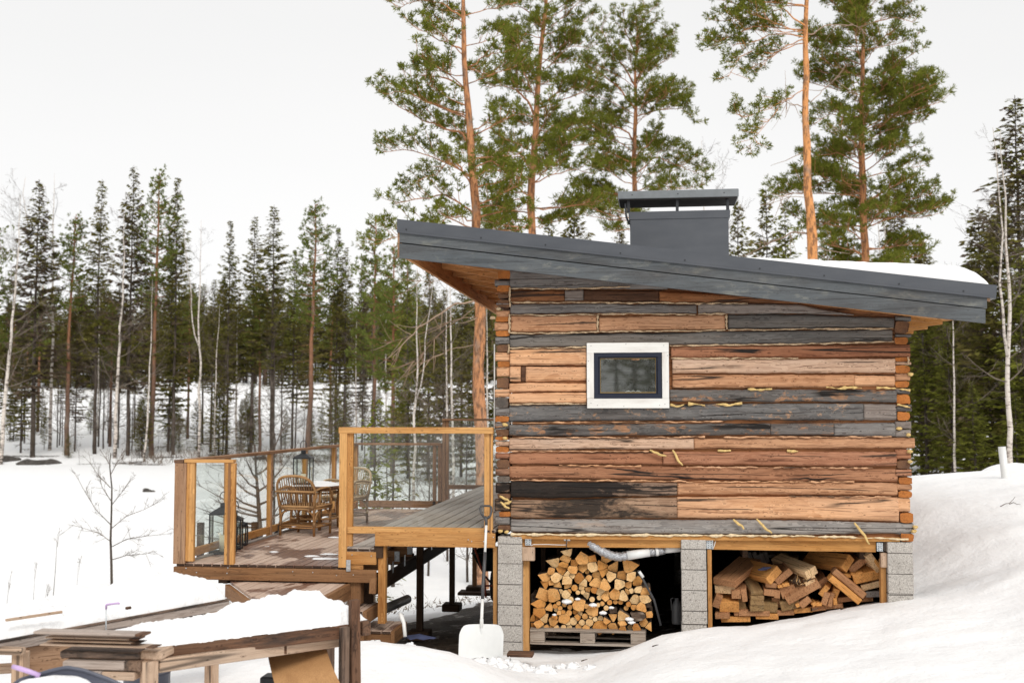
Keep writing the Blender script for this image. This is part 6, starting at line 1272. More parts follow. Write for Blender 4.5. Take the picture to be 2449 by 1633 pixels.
def pine(label, seed, trunk, Y, r0, limbs, nrand, zr, Rr, mat='pn', bark='pb', group=None, per=17, tl=.16, tw=.024, dens=1.0, cat='pine tree', dead=0, side=0, base=None, flat=1.0):
    """trunk: list of view-picture points bottom..top; limbs: picture polylines with thickness; nrand extra limbs between fractions zr"""
    r = np.random.default_rng(seed); tp = np.array([PV(x, y, Y) for x, y in trunk]); zg = H(tp[0][0], Y) if base is None else base
    tp = np.concatenate([[[tp[0][0] - (tp[1][0] - tp[0][0]) * .2, Y, zg - .2]], tp]) if tp[0][2] > zg else tp
    root = thing('pine_tree', label, cat, (tp[0][0], Y, zg), group); Ht = tp[-1][2] - zg
    zz = np.linspace(tp[0][2], tp[-1][2], 28); cx_ = np.interp(zz, tp[:, 2], tp[:, 0]); cx_ = cx_ + .03 * np.array([fb((seed, z * .5, 0), 1, 2) for z in zz]) * Ht / 8
    tr = np.stack([cx_, np.full(28, Y) + .05 * np.sin(zz * .5 + seed), zz], 1); rad = r0 * (1 - np.linspace(0, 1, 28) ** 1.25 * .86)
    mb = MB(); mb.tube(tr, rad * (1 + .04 * r.normal(size=28)), 14); part('trunk', mb, M[bark], root)
    br, fol, dl = MB(), MB(), MB(); TC, TD = [], []
    def at(z): return np.array([np.interp(z, tr[:, 2], tr[:, i]) for i in range(3)]), np.interp(z, tr[:, 2], rad)
    def sub(path, ra, lv, fol_from=.3, up=.25):
        n = len(path); L = np.linalg.norm(np.diff(path, axis=0), axis=1).sum(); br.tube(path, np.linspace(ra, max(.006, ra * .25), n), 6 if lv == 0 else 4)
        T = nrm(np.gradient(path, axis=0)); k = max(2, int(L / (.125 if lv else .135) * dens))
        for q in range(k):
            u = fol_from + (1 - fol_from) * (q + r.uniform(0, 1)) / k; i = min(n - 2, int(u * (n - 1))); f_ = u * (n - 1) - i; p = path[i] * (1 - f_) + path[i + 1] * f_
            sd = nrm(np.cross(T[i], rdir(r, 1)[0])); sd[2] = abs(sd[2]) * .8 * flat - .1; d_ = nrm(T[i] * .8 + sd * 1.0 + np.array([0, 0, up]))
            if lv == 0:
                l2 = r.uniform(.28, .75) * (1.15 - u * .45) * min(1.6, .4 + L * .35); e = p + d_ * l2; sub(curve(p, e, -.02, r, 5, .08), max(.006, ra * .24), 1, .2, up)
            else:
                l3 = r.uniform(.08, .22); TC.append(p + d_ * l3); TD.append(d_)
                if r.random() < .2: br.tube([p, p + d_ * l3], .005, 3)
        TC.append(path[-1]); TD.append(T[-1])
    for lm in limbs:
        pts, th = lm[0], lm[1]; kind = lm[2] if len(lm) > 2 else 'live'; yo = lm[3] if len(lm) > 3 else r.uniform(-.8, .8)
        P3 = np.array([PV(x, y, Y + yo * i / max(1, len(pts) - 1)) for i, (x, y) in enumerate(pts)]); u = np.linspace(0, len(P3) - 1, 3 * len(P3)); P3 = np.stack([np.interp(u, np.arange(len(P3)), P3[:, k]) for k in range(3)], 1)
        P3[1:] += r.normal(size=(len(P3) - 1, 3)) * .02
        if kind == 'dead':
            dl.tube(P3, np.linspace(th * .75, th * .2, len(P3)), 6)
            for q in range(9):
                i = r.integers(len(P3) // 3, len(P3) - 1); d_ = nrm(P3[i] - P3[i - 1] + r.normal(size=3) * .25); dl.tube(curve(P3[i], P3[i] + d_ * r.uniform(.3, .9), -.03, r, 5), [.010, .008, .006, .005, .003], 4)
        else: sub(P3, th * .72, 0, .25)
    for q in range(nrand):
        u = zr[0] + (zr[1] - zr[0]) * (q + r.uniform(0, 1)) / nrand; p, ra = at(tr[0][2] + Ht * u); az = r.uniform(0, 2 * math.pi) if side == 0 else (math.pi if side < 0 else 0) + r.uniform(-1.1, 1.1)
        tt = (u - zr[0]) / (zr[1] - zr[0]); Lr = Rr * (.55 + .6 * math.sin(math.pi * min(1, .25 + tt * .75))) * r.uniform(.65, 1.1) * (1 - .35 * tt ** 4)
        e = p + np.array([math.cos(az) * Lr, math.sin(az) * Lr, Lr * (.12 + .45 * tt) * r.uniform(.4, 1.3)]); sub(curve(p, e, -.05 * Lr + .1 * Lr * r.random(), r, 8, .05), max(.014, ra * .22), 0, .28)
    for q in range(dead):
        u = r.uniform(zr[0] * .35, zr[0] + .12); p, ra = at(tr[0][2] + Ht * u); az = r.uniform(0, 2 * math.pi); Lr = r.uniform(.4, 1.4)
        dl.tube(curve(p, p + np.array([math.cos(az) * Lr, math.sin(az) * Lr, -.25 * Lr]), -.05, r, 6, .06), np.linspace(.014, .004, 6), 4)
    part('branches', br, M[bark], root)
    if dl.n: part('dead_branches', dl, M['dlimb'], root)
    tufts(fol, np.array(TC), np.array(TD), r, 0, per, tl, tw); part('crown', fol, M[mat], root); return root

def conifer(label, seed, H_, R0, crown=.1, mat='sp', bark='sb', brown=0.0, drop=.35, dens=1.0, top=.0, name='spruce_tree', trunk_r=None, cat='spruce', sp=.36, leaf=(.42, .15), dead=.8):
    """spruce-like tree at the origin: whorls of drooping branches carrying sprays; template to be copied"""
    r = np.random.default_rng(seed); root = thing(name, label, cat, (0, 0, 0)); tr_ = trunk_r or (.04 + H_ * .0052)
    zz = np.linspace(-.3, H_, 16); tx = np.cumsum(r.normal(size=16) * .02); ty = np.cumsum(r.normal(size=16) * .02); tr = np.stack([tx - tx[0], ty - ty[0], zz], 1); mb = MB(); mb.tube(tr, tr_ * (1 - np.linspace(0, 1, 16) * .93), 9); part('trunk', mb, M[bark], root)
    P_, D_, S_, Lq, Wq, Gq, Mq = [], [], [], [], [], [], []; br = MB(); z = H_ * crown * .25
    while z < H_ - .15:
        t_ = z / H_; live = t_ > crown; u = max(0, (t_ - crown) / (1 - crown)); Rz = R0 * min(1, .35 + u * 3.5) * (1 - u) ** .82 + .06
        if not live:
            Rz = R0 * (.35 + .5 * r.random()) * dead
        n = int(r.integers(4, 8)) if live else int(r.integers(1, 4))
        for k in range(n):
            az = r.uniform(0, 2 * math.pi); L = Rz * r.uniform(.55, 1.12); slope = (.55 * u - drop * (1 - u)) if live else -.25; c_ = np.array([np.interp(z, zz, tr[:, 0]), np.interp(z, zz, tr[:, 1]), z])
            o = np.array([math.cos(az), math.sin(az), 0]); m = 6; tt = np.linspace(0, 1, m)[:, None]; path = c_ + o * L * tt + np.array([0, 0, 1]) * (slope * L * tt + .22 * L * tt ** 2)
            br.tube(path, np.linspace(.022, .006, m) * (1 if H_ > 9 else .6), 3, 0, True, False)
            ns = max(3, int(L / .075 * dens)) if live else int(r.integers(2, 5)); uu = r.uniform(.12, 1, ns); pp = np.stack([np.interp(uu, tt[:, 0], path[:, i]) for i in range(3)], 1); side = np.cross(o, [0, 0, 1.0]); sg = r.choice([-1, 1], ns)[:, None]
            d_ = nrm(o * .8 + side * sg * r.uniform(.2, 1.1, (ns, 1)) + np.array([0, 0, -.25]) + r.normal(size=(ns, 3)) * .22); P_.append(pp + r.normal(size=(ns, 3)) * .03); D_.append(d_); S_.append(nrm(np.cross(d_, r.normal(size=(ns, 3)) * .6 + np.array([0, 0, 1.0])) ))
            Lq.append(leaf[0] * r.uniform(.55, 1.2, ns) * (1 if L > .6 else .6) * (1 - .12 * u)); Wq.append(leaf[1] * (1 - .1 * u) * r.uniform(.6, 1.3, ns) * (1 if live else .35)); Gq.append(np.clip(r.normal(.4, .25) + r.normal(size=ns) * .15, 0, 1)); Mq.append(np.full(ns, 1 if (not live or r.random() < brown * (1.3 - u)) else 0))
        z += sp * (.55 + .45 * (1 - u)) * r.uniform(.75, 1.25) * (1 if live else 1.1)
    P_, D_, S_, Lq, Wq, Gq, Mq = map(np.concatenate, (P_, D_, S_, Lq, Wq, Gq, Mq)); fol = MB()
    for m in (0, 1):
        k = Mq == m
        if k.any(): quads(fol, P_[k], D_[k], S_[k], Lq[k], Wq[k], m, Gq[k])
    part('branches', br, M['sb'], root); part('crown', fol, [M[mat], M['spb' if brown else 'dead']], root); root['h'] = H_; return root
def slimpine(label, seed, H_, R0, crown=.55, name='pine_tree', cat='pine tree'):
    r = np.random.default_rng(seed); root = thing(name, label, cat, (0, 0, 0)); zz = np.linspace(-.3, H_, 16); tx = np.cumsum(r.normal(size=16) * .05); tr = np.stack([tx - tx[0], np.zeros(16), zz], 1); mb = MB(); mb.tube(tr, (.07 + .007 * H_) * (1 - np.linspace(0, 1, 16) * .85), 9); part('trunk', mb, M['pb2'], root)
    br, fol = MB(), MB(); TC, TD = [], []; z = H_ * crown
    while z < H_:
        u = (z - H_ * crown) / (H_ * (1 - crown)); 
        for k in range(int(r.integers(2, 5))):
            az = r.uniform(0, 6.28); L = R0 * (.45 + .6 * math.sin(math.pi * min(1, .2 + .8 * u))) * r.uniform(.5, 1.1) * (1 - u ** 3 * .55); c_ = np.array([np.interp(z, zz, tr[:, 0]), 0, z]); e = c_ + np.array([math.cos(az) * L, math.sin(az) * L, L * (.15 + .6 * u)]); pa = curve(c_, e, -.05 * L, r, 6, .07); br.tube(pa, np.linspace(.035, .01, 6), 3, 0, True, False)
            for q in range(int(L / .12)):
                uu = r.uniform(.3, 1); i = min(4, int(uu * 5)); p = pa[i] + (pa[i + 1] - pa[i]) * (uu * 5 - i) + r.normal(size=3) * [.2, .2, .12]; TC.append(p); TD.append(nrm(e - c_ + [0, 0, .5 * L]))
        z += r.uniform(.2, .5)
    for q in range(10):
        z = H_ * r.uniform(.15, crown); az = r.uniform(0, 6.28); L = r.uniform(.4, 1.3); c_ = np.array([np.interp(z, zz, tr[:, 0]), 0, z]); br.tube(curve(c_, c_ + np.array([math.cos(az) * L, math.sin(az) * L, -.15 * L]), -.05, r, 5), np.linspace(.02, .006, 5), 3, 0, True, False)
    part('branches', br, M['pb2'], root); tufts(fol, np.array(TC), np.array(TD), r, 0, 7, .26, .085); part('crown', fol, M['pn2'], root); root['h'] = H_; return root
def bare(label, seed, H_, r0, bark='bb', tw='gtwig', nb=26, spread=.32, lo=.3, name='birch_tree', cat='birch', fork=0, up=.9, droop=0, fine=1.0, twr=.006):
    r = np.random.default_rng(seed); root = thing(name, label, cat, (0, 0, 0)); n = 18; zz = np.linspace(-.3, H_, n); tx = np.cumsum(r.normal(size=n) * .018 * H_ / 10 * 2); ty = np.cumsum(r.normal(size=n) * .02); tr = np.stack([tx - tx[0], ty - ty[0], zz], 1)
    mb = MB(); rad = r0 * (1 - np.linspace(0, 1, n) ** 1.1 * .93); mb.tube(tr, rad, 10); tips = [(tr, rad)]
    for k in range(fork):
        i0 = int(n * r.uniform(.25, .45)); L = H_ * r.uniform(.45, .6); az = r.uniform(0, 6.28); e = tr[i0] + np.array([math.cos(az) * L * .22, math.sin(az) * L * .2, L]); pa = curve(tr[i0], e, .0, r, 10, .03); pa[1:-1, :2] += (e - tr[i0])[:2] * .12; rr = np.linspace(rad[i0] * .7, .01, 10); mb.tube(pa, rr, 8); tips.append((pa, rr))
    part('trunk', mb, M[bark], root); br = MB()
    def grow(p, d_, L, ra, lv):
        m = 5; e = p + d_ * L; pa = curve(p, e, (-.06 if droop == 0 else droop) * L, r, m, .07); br.tube(pa, np.linspace(ra, max(.003, ra * .35), m), 4 if lv == 0 else 3, 0, True, False)
        if lv < 2:
            for q in range(int((6 if lv == 0 else 4) * fine)):
                u = r.uniform(.25, 1); i = min(m - 2, int(u * (m - 1))); dd = nrm(d_ + r.normal(size=3) * .55 + np.array([0, 0, .15 - droop])); grow(pa[i] + (pa[i + 1] - pa[i]) * (u * (m - 1) - i), dd, L * r.uniform(.3, .55), max(.0035, ra * .45), lv + 1)
    for k in range(nb):
        pa, rr = tips[k % len(tips)]; u = lo + (1 - lo) * (k + r.random()) / nb if pa is tr else r.uniform(.3, 1); i = min(len(pa) - 2, int(u * (len(pa) - 1))); az = r.uniform(0, 6.28); d_ = nrm(np.array([math.cos(az), math.sin(az), up * r.uniform(.5, 1.3)])); grow(pa[i], d_, H_ * spread * r.uniform(.4, 1) * (1.1 - .75 * u), max(twr, rr[i] * .35), 0)
    part('branches', br, M[tw], root); root['h'] = H_; return root
def put(tmpl, vx, vy_top, Y, label=None, group=None, zb_=None, rot=None, wide=1.0, first=False, lean=0):
    """copy of a template so that its foot stands on the ground at depth Y under picture column vx and its top reaches vy_top"""
    top = PV(vx, vy_top, Y); zg = H(top[0], Y) if zb_ is None else zb_; s = (top[2] - zg) / tmpl['h']; o = tmpl if first else copy_tree(tmpl)
    o.location = (float(top[0] - lean * (top[2] - zg)), Y, zg); o.scale = (s * wide, s * wide, s); o.rotation_euler = (0, lean, rng.uniform(0, 6.28) if rot is None else rot)
    if label: o['label'] = label
    if group: o['group'] = group
    return o
# ---- the five big pines behind the cabin
pine('tall pine with an orange trunk standing just left of the cabin wall', 11, [(1106, 1010), (1098, 700), (1093, 500), (1082, 330), (1072, 200), (1066, 80), (1060, -60), (1055, -200)], 17.0, .185, [
 ([(1085, 345), (1060, 305), (1010, 290), (960, 270), (900, 235)], .05), ([(1095, 500), (1060, 470), (1020, 450), (960, 455), (905, 470)], .045), ([(1093, 515), (1060, 495), (1030, 500), (990, 530)], .03), ([(1075, 210), (1030, 180), (980, 175), (930, 180)], .04), ([(1090, 440), (1060, 390), (1040, 360), (1000, 400), (950, 420)], .035), ([(1068, 120), (1010, 90), (950, 60)], .035),
 ([(1070, 160), (1110, 130), (1150, 120)], .03), ([(1085, 300), (1115, 280), (1150, 290)], .03), ([(1080, 270), (1000, 240), (930, 210), (880, 215)], .03), ([(1062, 40), (1020, 10), (960, 0), (910, 20)], .03), ([(1094, 480), (1130, 470), (1160, 480)], .03), ([(1095, 530), (1020, 535), (940, 540), (860, 560)], .03), ([(1088, 410), (1020, 370), (940, 340), (880, 350)], .03), ([(1086, 385), (1130, 370), (1165, 390)], .028),
 ([(1098, 690), (1040, 700), (980, 740), (925, 790), (900, 830)], .035, 'dead'), ([(1100, 725), (1040, 735), (960, 770), (880, 785)], .016, 'dead'), ([(1100, 790), (1040, 800), (980, 830), (930, 850)], .014, 'dead'), ([(1100, 700), (1020, 760), (930, 850)], .014, 'dead'), ([(1098, 610), (1030, 640), (950, 650)], .02, 'dead')], 34, (.52, 1), 1.6, dead=8, mat='pn', bark='pb3', dens=.95, tl=.14, tw=.024)
pine('pine with a kinked orange trunk second from the left behind the roof', 12, [(1222, 940), (1222, 560), (1222, 450), (1226, 350), (1232, 250), (1238, 190), (1248, 60), (1256, -80), (1260, -200)], 23.0, .19, [
 ([(1232, 270), (1215, 235), (1190, 210), (1185, 150), (1200, 80)], .06), ([(1228, 345), (1260, 300), (1300, 290)], .04), ([(1222, 470), (1180, 455), (1130, 440)], .04), ([(1225, 400), (1190, 350), (1150, 330)], .04), ([(1240, 240), (1290, 210), (1330, 200)], .04), ([(1222, 500), (1180, 510), (1130, 530)], .03), ([(1226, 420), (1270, 400), (1320, 390), (1360, 400)], .03), ([(1224, 480), (1270, 480), (1330, 470), (1380, 460)], .03, 'live'), ([(1250, 60), (1200, 20), (1160, 10)], .03), ([(1250, 80), (1310, 60), (1350, 50)], .03), ([(1224, 520), (1240, 525), (1262, 500)], .02), ([(1225, 370), (1290, 340), (1370, 330)], .03)], 56, (.50, 1), 2.0, dead=6, bark='pb3', dens=1.0)
pine('round crowned pine behind the chimney', 13, [(1460, 900), (1460, 560), (1459, 430), (1457, 350), (1458, 260), (1460, 180), (1462, 110), (1465, 60)], 29.0, .19, [
 ([(1458, 330), (1440, 300), (1400, 290), (1360, 285)], .05), ([(1458, 360), (1490, 330), (1510, 310), (1500, 290)], .04), ([(1460, 200), (1430, 150), (1400, 110), (1380, 60)], .05), ([(1461, 190), (1490, 130), (1510, 100), (1540, 80)], .05), ([(1458, 250), (1420, 200), (1380, 170), (1340, 150)], .05), ([(1459, 440), (1500, 425), (1560, 435), (1620, 425)], .03), ([(1459, 400), (1510, 360), (1560, 380), (1600, 400)], .035), ([(1458, 380), (1400, 350), (1350, 370)], .04), ([(1459, 445), (1400, 445), (1330, 435)], .03), ([(1458, 270), (1520, 250), (1570, 250), (1595, 280)], .03), ([(1457, 235), (1520, 215), (1570, 205)], .03), ([(1462, 130), (1470, 80), (1480, 40), (1500, 20)], .04), ([(1462, 130), (1440, 80), (1430, 30)], .04), ([(1459, 415), (1420, 380), (1380, 400)], .025)], 44, (.60, 1), 2.3, dead=16, bark='pb3', dens=1.0)
pine('bright orange trunked pine with branches only on its left side', 14, [(1872, 1000), (1864, 600), (1858, 470), (1852, 330), (1850, 200), (1853, 80), (1856, -60), (1858, -200)], 20.0, .19, [
 ([(1848, 205), (1830, 215), (1800, 235), (1770, 270), (1730, 320)], .022), ([(1848, 245), (1815, 240), (1800, 232)], .02, 'dead'), ([(1846, 85), (1790, 78), (1720, 95), (1680, 110)], .03), ([(1850, 60), (1810, 30), (1780, 0), (1740, -20)], .035), ([(1848, 90), (1800, 110), (1760, 140), (1710, 160)], .025), ([(1846, 100), (1780, 120), (1740, 160)], .022), ([(1856, 20), (1800, 5), (1700, 10), (1640, 0)], .03), ([(1848, 70), (1740, 60), (1660, 90), (1640, 110)], .026), ([(1770, 100), (1700, 130), (1670, 180)], .015), ([(1800, 20), (1720, 40), (1650, 50)], .018), ([(1800, 235), (1760, 250), (1710, 270), (1690, 260)], .014), ([(1775, 270), (1735, 300), (1720, 350)], .012),
 ([(1860, 540), (1820, 530), (1770, 560), (1710, 590)], .035, 'dead'), ([(1862, 455), (1800, 452), (1760, 460)], .014, 'dead'), ([(1862, 235), (1900, 200), (1940, 170)], .016, 'dead'), ([(1856, 80), (1900, 60), (1950, 55), (1990, 70)], .025, 'dead')], 10, (.80, 1), 2.0, dead=5, side=-1, tl=.14, tw=.024)
pine('broad dense pine standing right of the bright orange trunk', 15, [(1988, 900), (1986, 600), (1984, 480), (1980, 330), (1980, 250), (1982, 120), (1984, 20), (1986, -120)], 26.0, .18, [
 ([(1984, 480), (2040, 470), (2100, 490), (2160, 475)], .03), ([(1984, 470), (2040, 430), (2100, 440)], .03), ([(1983, 420), (1920, 410), (1850, 440), (1790, 455)], .03), ([(1982, 380), (1920, 350), (1860, 360)], .03), ([(1982, 370), (2040, 330), (2090, 340)], .03), ([(1981, 300), (2050, 260), (2120, 260)], .03), ([(1981, 290), (1910, 260), (1860, 290)], .03), ([(1981, 200), (2050, 180), (2110, 190)], .03), ([(1982, 150), (1910, 120), (1870, 120)], .03), ([(1983, 60), (2050, 40), (2100, 50)], .03), ([(1985, 500), (1920, 500), (1840, 540)], .03), ([(1981, 240), (2060, 215), (2130, 230)], .03)], 95, (.42, 1), 2.2, dead=5, bark='pb3', dens=1.05, mat='pn')
# ---- templates for the forest (the first use of each is the template itself)
T = {}
T['s1'] = conifer('', 21, 20, 2.1, .24, brown=.15, dens=1.1); T['s2'] = conifer('', 22, 20, 1.9, .33, brown=.05); T['s3'] = conifer('', 23, 20, 2.4, .20, brown=.8, dens=1.2)
T['s4'] = conifer('', 24, 14, 2.1, .12, dens=1.1); T['s5'] = conifer('', 25, 14, 1.9, .10, mat='spy', dens=1.2); T['s6'] = conifer('', 29, 10, 2.3, .04, dens=1.3, sp=.32, leaf=(.30, .10)); T['s7'] = conifer('', 33, 14, 2.4, .03, mat='sp', dens=1.3, brown=.25)
T['p1'] = slimpine('', 26, 18, 1.9, .52); T['p2'] = slimpine('', 27, 18, 1.6, .60); T['p3'] = slimpine('', 28, 16, 2.1, .40)
T['b1'] = bare('', 31, 16, .13, nb=30); T['b2'] = bare('', 32, 14, .09, nb=24, spread=.26, fork=1); T['b3'] = bare('', 34, 12, .07, nb=20, spread=.28)
T['d1'] = bare('', 35, 5, .03, bark='sb', nb=16, spread=.5, lo=.1, name='bare_shrub', cat='shrub', fork=2, up=1.2); T['d2'] = bare('', 36, 9, .06, bark='sb', nb=26, spread=.3, lo=.15, name='bare_tree', cat='bare tree')
used = set()
def P_(k, *a, **kw):
    f_ = k not in used; used.add(k); return put(T[k], *a, first=f_, **kw)
# front row on the far shore
FR = [('p3', -25, 480, 84, 'pine with a broad green top cut by the left edge of the picture', 1.0), ('s3', 92, 412, 84, 'big browned spruce with hanging brown twigs, tallest at the far left', 1.25), ('p2', 168, 492, 86, 'slim pine with a bare red stem just right of the browned spruce', 1.0),
 ('s2', 232, 412, 88, 'narrow dark spruce with a bare lower stem between the slim pine and the tallest spruce', 1.0), ('s3', 308, 380, 86, 'tallest spruce of the far shore with a green tip and brown lower branches', 1.0), ('p1', 362, 400, 86, 'tall pine with a long red stem right of the tallest spruce', .9), ('s1', 410, 408, 87, 'tall dark green spruce right of the red stemmed pine', .95),
 ('s1', 528, 506, 87, 'dark spruce standing alone right of the leafless birches', .95), ('s2', 583, 495, 88, 'middle spruce with a narrow pointed crown left of a wider feathery one', 1.1), ('s2', 633, 472, 87, 'feathery spruce with open upright branches in the middle of the left forest', 1.35), ('p1', 718, 470, 86, 'tall pine with a pointed dark green crown above the small deck lantern', 1.1), ('s1', 775, 522, 88, 'short dark spruce right of the pointed pine', .9),
 ('p3', 862, 500, 80, 'bushy light green pine behind the roof overhang', 1.0), ('s2', 490, 640, 90, 'low spruce between two taller neighbours, hidden to its tip', 1.1)]
for k, vx, vy, Y, lb, wd in FR: P_(k, vx, vy, Y, label=lb, wide=wd, group='conifers of the front row on the far shore')
BR = [('b1', 42, 440, 80, 'leaning white birch at the left edge of the far shore', .04), ('b2', 130, 398, 90, 'thin pale birch crown rising behind the browned spruce', 0), ('b1', 276, 480, 84, 'straight white birch stem before the tallest spruce', 0), ('b3', 352, 640, 82, 'crooked birch leaning against the red stemmed pine', .03), ('b2', 465, 505, 85, 'tall leafless birch right of the twin tall spruces', 0), ('b3', 492, 700, 84, 'thin birch with a curved stem near the lone dark spruce', -.02), ('b3', 822, 690, 82, 'thin white birch left of the bushy pine', 0), ('b3', 1005, 560, 40, 'slanting white birch nearest the orange pine trunk left of the cabin', -.06), ('b2', 955, 600, 44, 'upright white birch behind the dead pine branches', 0), ('b3', 1045, 620, 46, 'slim birch close left of the big orange pine trunk', .02), ('b3', 1120, 640, 55, 'thin birch between the big orange pine and the cabin corner', .0), ('b3', 1608, 322, 52, 'thin leafless treetop right of the chimney cap', 0)]
for k, vx, vy, Y, lb, ln in BR: P_(k, vx, vy, Y, label=lb, lean=ln, group='birches behind the terrace and lake')
# mixed trees behind the overhang, between the bushy pine and the cabin
r_ = np.random.default_rng(77)
for vx, vy, Y, k in [(905, 560, 70, 'p3'), (985, 610, 62, 's4'), (1060, 590, 66, 's1'), (1110, 600, 60, 's7'), (940, 640, 64, 's5'), (1020, 660, 58, 's7')]:
    P_(k, vx, vy, Y, label='evergreen standing among the trees seen below the roof overhang', group='evergreens below the roof overhang')
# small spruces above the roof, and right of the chimney
for k, vx, vy, Y, lb in [('s7', 1320, 446, 62, 'small dark spruce top above the roof left of the chimney'), ('s4', 1262, 486, 62, 'tiny spruce tip between two pine trunks above the roof'), ('s3', 1422, 482, 58, 'brownish spruce top touching the left side of the chimney'), ('s4', 1694, 455, 55, 'narrow spruce top touching the right side of the chimney'), ('s4', 1757, 428, 52, 'pointed spruce halfway between the chimney and the orange pine trunk'), ('s5', 1802, 470, 50, 'green spruce close left of the orange pine trunk'), ('s7', 1925, 500, 48, 'dark spruce seen between the two right pine trunks'), ('s3', 2052, 400, 46, 'reddish brown spruce right of the broad dense pine'), ('s7', 2105, 520, 44, 'dark drooping spruce above the snowy end of the roof'), ('b2', 2030, 420, 45, 'pale birch before the reddish brown spruce')]:
    P_(k, vx, vy, Y, label=lb, group='trees behind the roof')
# right edge group
for k, vx, vy, Y, lb, wd in [('s3', 2330, 218, 36, 'very tall spruce at the right edge of the picture', 1.5), ('s7', 2245, 470, 38, 'dark broad spruce beside the right end of the roof', 1.25), ('s7', 2290, 440, 34, 'wide green spruce between the roof end and the right edge', 1.2), ('s5', 2180, 735, 36, 'yellow green spruce right of the cabin wall', 1.3), ('s5', 2345, 560, 32, 'yellow green spruce at the right edge behind the birch', 1.3), ('s5', 2120, 640, 40, 'green spruce close to the right wall of the cabin', 1.3), ('s7', 2210, 620, 42, 'dark spruce behind the yellow green one right of the cabin', 1.3), ('s5', 2270, 760, 34, 'low yellow green spruce below the tall birch', 1.6), ('s7', 2390, 640, 35, 'dark spruce cut by the right edge of the picture', 1.4), ('s5', 2235, 880, 30, 'lowest young spruce above the right snow bank', 1.8), ('s5', 2330, 900, 31, 'young spruce behind the white pole', 1.8)]:
    P_(k, vx, vy, Y, label=lb, wide=wd, group='spruces at the right edge')
b_ = bare('tall white birch with two stems at the right edge', 41, 15, .125, nb=26, spread=.26, fork=1, lo=.35); b_['h'] = 15; put(b_, 2300, 300, 27, first=True, rot=2.2)
P_('b3', 2170, 600, 30, label='thin bent birch stem between the cabin wall and the big birch', group='birches behind the terrace and lake', lean=-.02)
for i in range(12):
    vx = r_.uniform(2095, 2460); P_(['s7', 's5', 's4', 's1'][i % 4], vx, r_.uniform(560, 780), r_.uniform(44, 62), label='evergreen deep in the dense stand right of the cabin', group='dense evergreens right of the cabin', wide=1.5)
# stems and undergrowth on the far shore
for i in range(24):
    vx = -20 + i * 41 + r_.uniform(-8, 8); k = ['s2', 's1', 's4', 'p2', 's2', 's3', 'b3', 'p1'][i % 8]; P_(k, vx, r_.uniform(560, 760) if k != 'b3' else r_.uniform(600, 700), r_.uniform(86, 108), label='slender tree in the second row of the far shore forest', group='second row of the far shore forest', wide=r_.uniform(.8, 1.1))
for i in range(46):
    vx = r_.uniform(-20, 1130); P_(['s6', 's4', 's7', 's5'][i % 4], vx, r_.uniform(850, 1000), r_.uniform(83, 108), label='small young spruce under the tall trees of the far shore', group='young spruces of the far shore', wide=r_.uniform(.8, 1.5), lean=r_.uniform(-.04, .04))
for i in range(34):
    vx = r_.uniform(60, 1130); P_('d1', vx, r_.uniform(935, 1020), r_.uniform(80, 96) if vx < 900 else r_.uniform(38, 70), label='leafless shrub at the foot of the far shore trees', group='leafless shrubs of the far shore')
for i in range(32):
    vx = r_.uniform(0, 1130); P_('d2', vx, r_.uniform(700, 860), r_.uniform(70 if vx > 850 else 84, 100), label='leafless thin tree between the conifers of the far shore', group='leafless trees of the far shore')
# forest on the plateau behind the snowy slope
for i in range(150):
    vx = -120 + i * 8.7 + r_.uniform(-5, 5); k = ['s7', 's4', 's5', 's1', 's7', 's3', 'p3'][int(r_.integers(0, 7))]; Y = r_.uniform(140, 185); P_(k, vx, r_.uniform(640, 745) + (30 if vx < 120 else 0), Y, label='evergreen in the forest on top of the snowy slope', group='forest on top of the slope', wide=r_.uniform(1.3, 1.9))
for i in range(46):
    vx = 1250 + i * 22 + r_.uniform(-8, 8); k = ['s7', 's4', 's3', 's1'][int(r_.integers(0, 4))]; P_(k, vx, r_.uniform(600, 690), r_.uniform(75, 120), label='evergreen in the far stand behind the cabin', group='far stand behind the cabin', wide=r_.uniform(1.1, 1.5))
mb = MB(); r = np.random.default_rng(15); N = 5200; xs = r.uniform(-46, 8, N); ys_ = 80 + np.abs(r.normal(size=N)) * 4; keep = np.array([fb((a * .3, b * .3, 4), 1, 3) > -.12 for a, b in zip(xs, ys_)]); xs, ys_ = xs[keep], ys_[keep]; N = len(xs); pz = np.array([H(a, b) for a, b in zip(xs, ys_)]); d_ = nrm(np.stack([r.normal(size=N) * .6, r.normal(size=N) * .4, np.ones(N)], 1)); quads(mb, np.stack([xs, ys_, pz - .05], 1), d_, perp(d_, r), r.uniform(.2, 1.3, N), r.uniform(.02, .06, N), 0, r.uniform(0, 1, N))
solo('shore_brush', mb, M['dead'], 'low brown brush along the far lake shore', 'brush', kind='stuff')
for i, (x, y, k) in enumerate([(-6, -34, 's1'), (-2.5, -38, 's7'), (.5, -36, 's2'), (3.5, -40, 's7'), (6.5, -36, 's1'), (9.5, -38, 's4'), (-9, -36, 's4'), (13, -37, 's7'), (-4, -44, 's3'), (-.5, -46, 's1'), (2, -45, 's3'), (5, -47, 's1'), (8, -45, 's3'), (1.2, -41, 's5')]):
    o = copy_tree(T[k]); o.location = (x, y, .2); o.scale = (.9, .9, .9); o.rotation_euler = (0, 0, i); o['label'] = 'evergreen standing behind the viewer, mirrored darkly in the cabin window'; o['group'] = 'evergreens mirrored in the window'
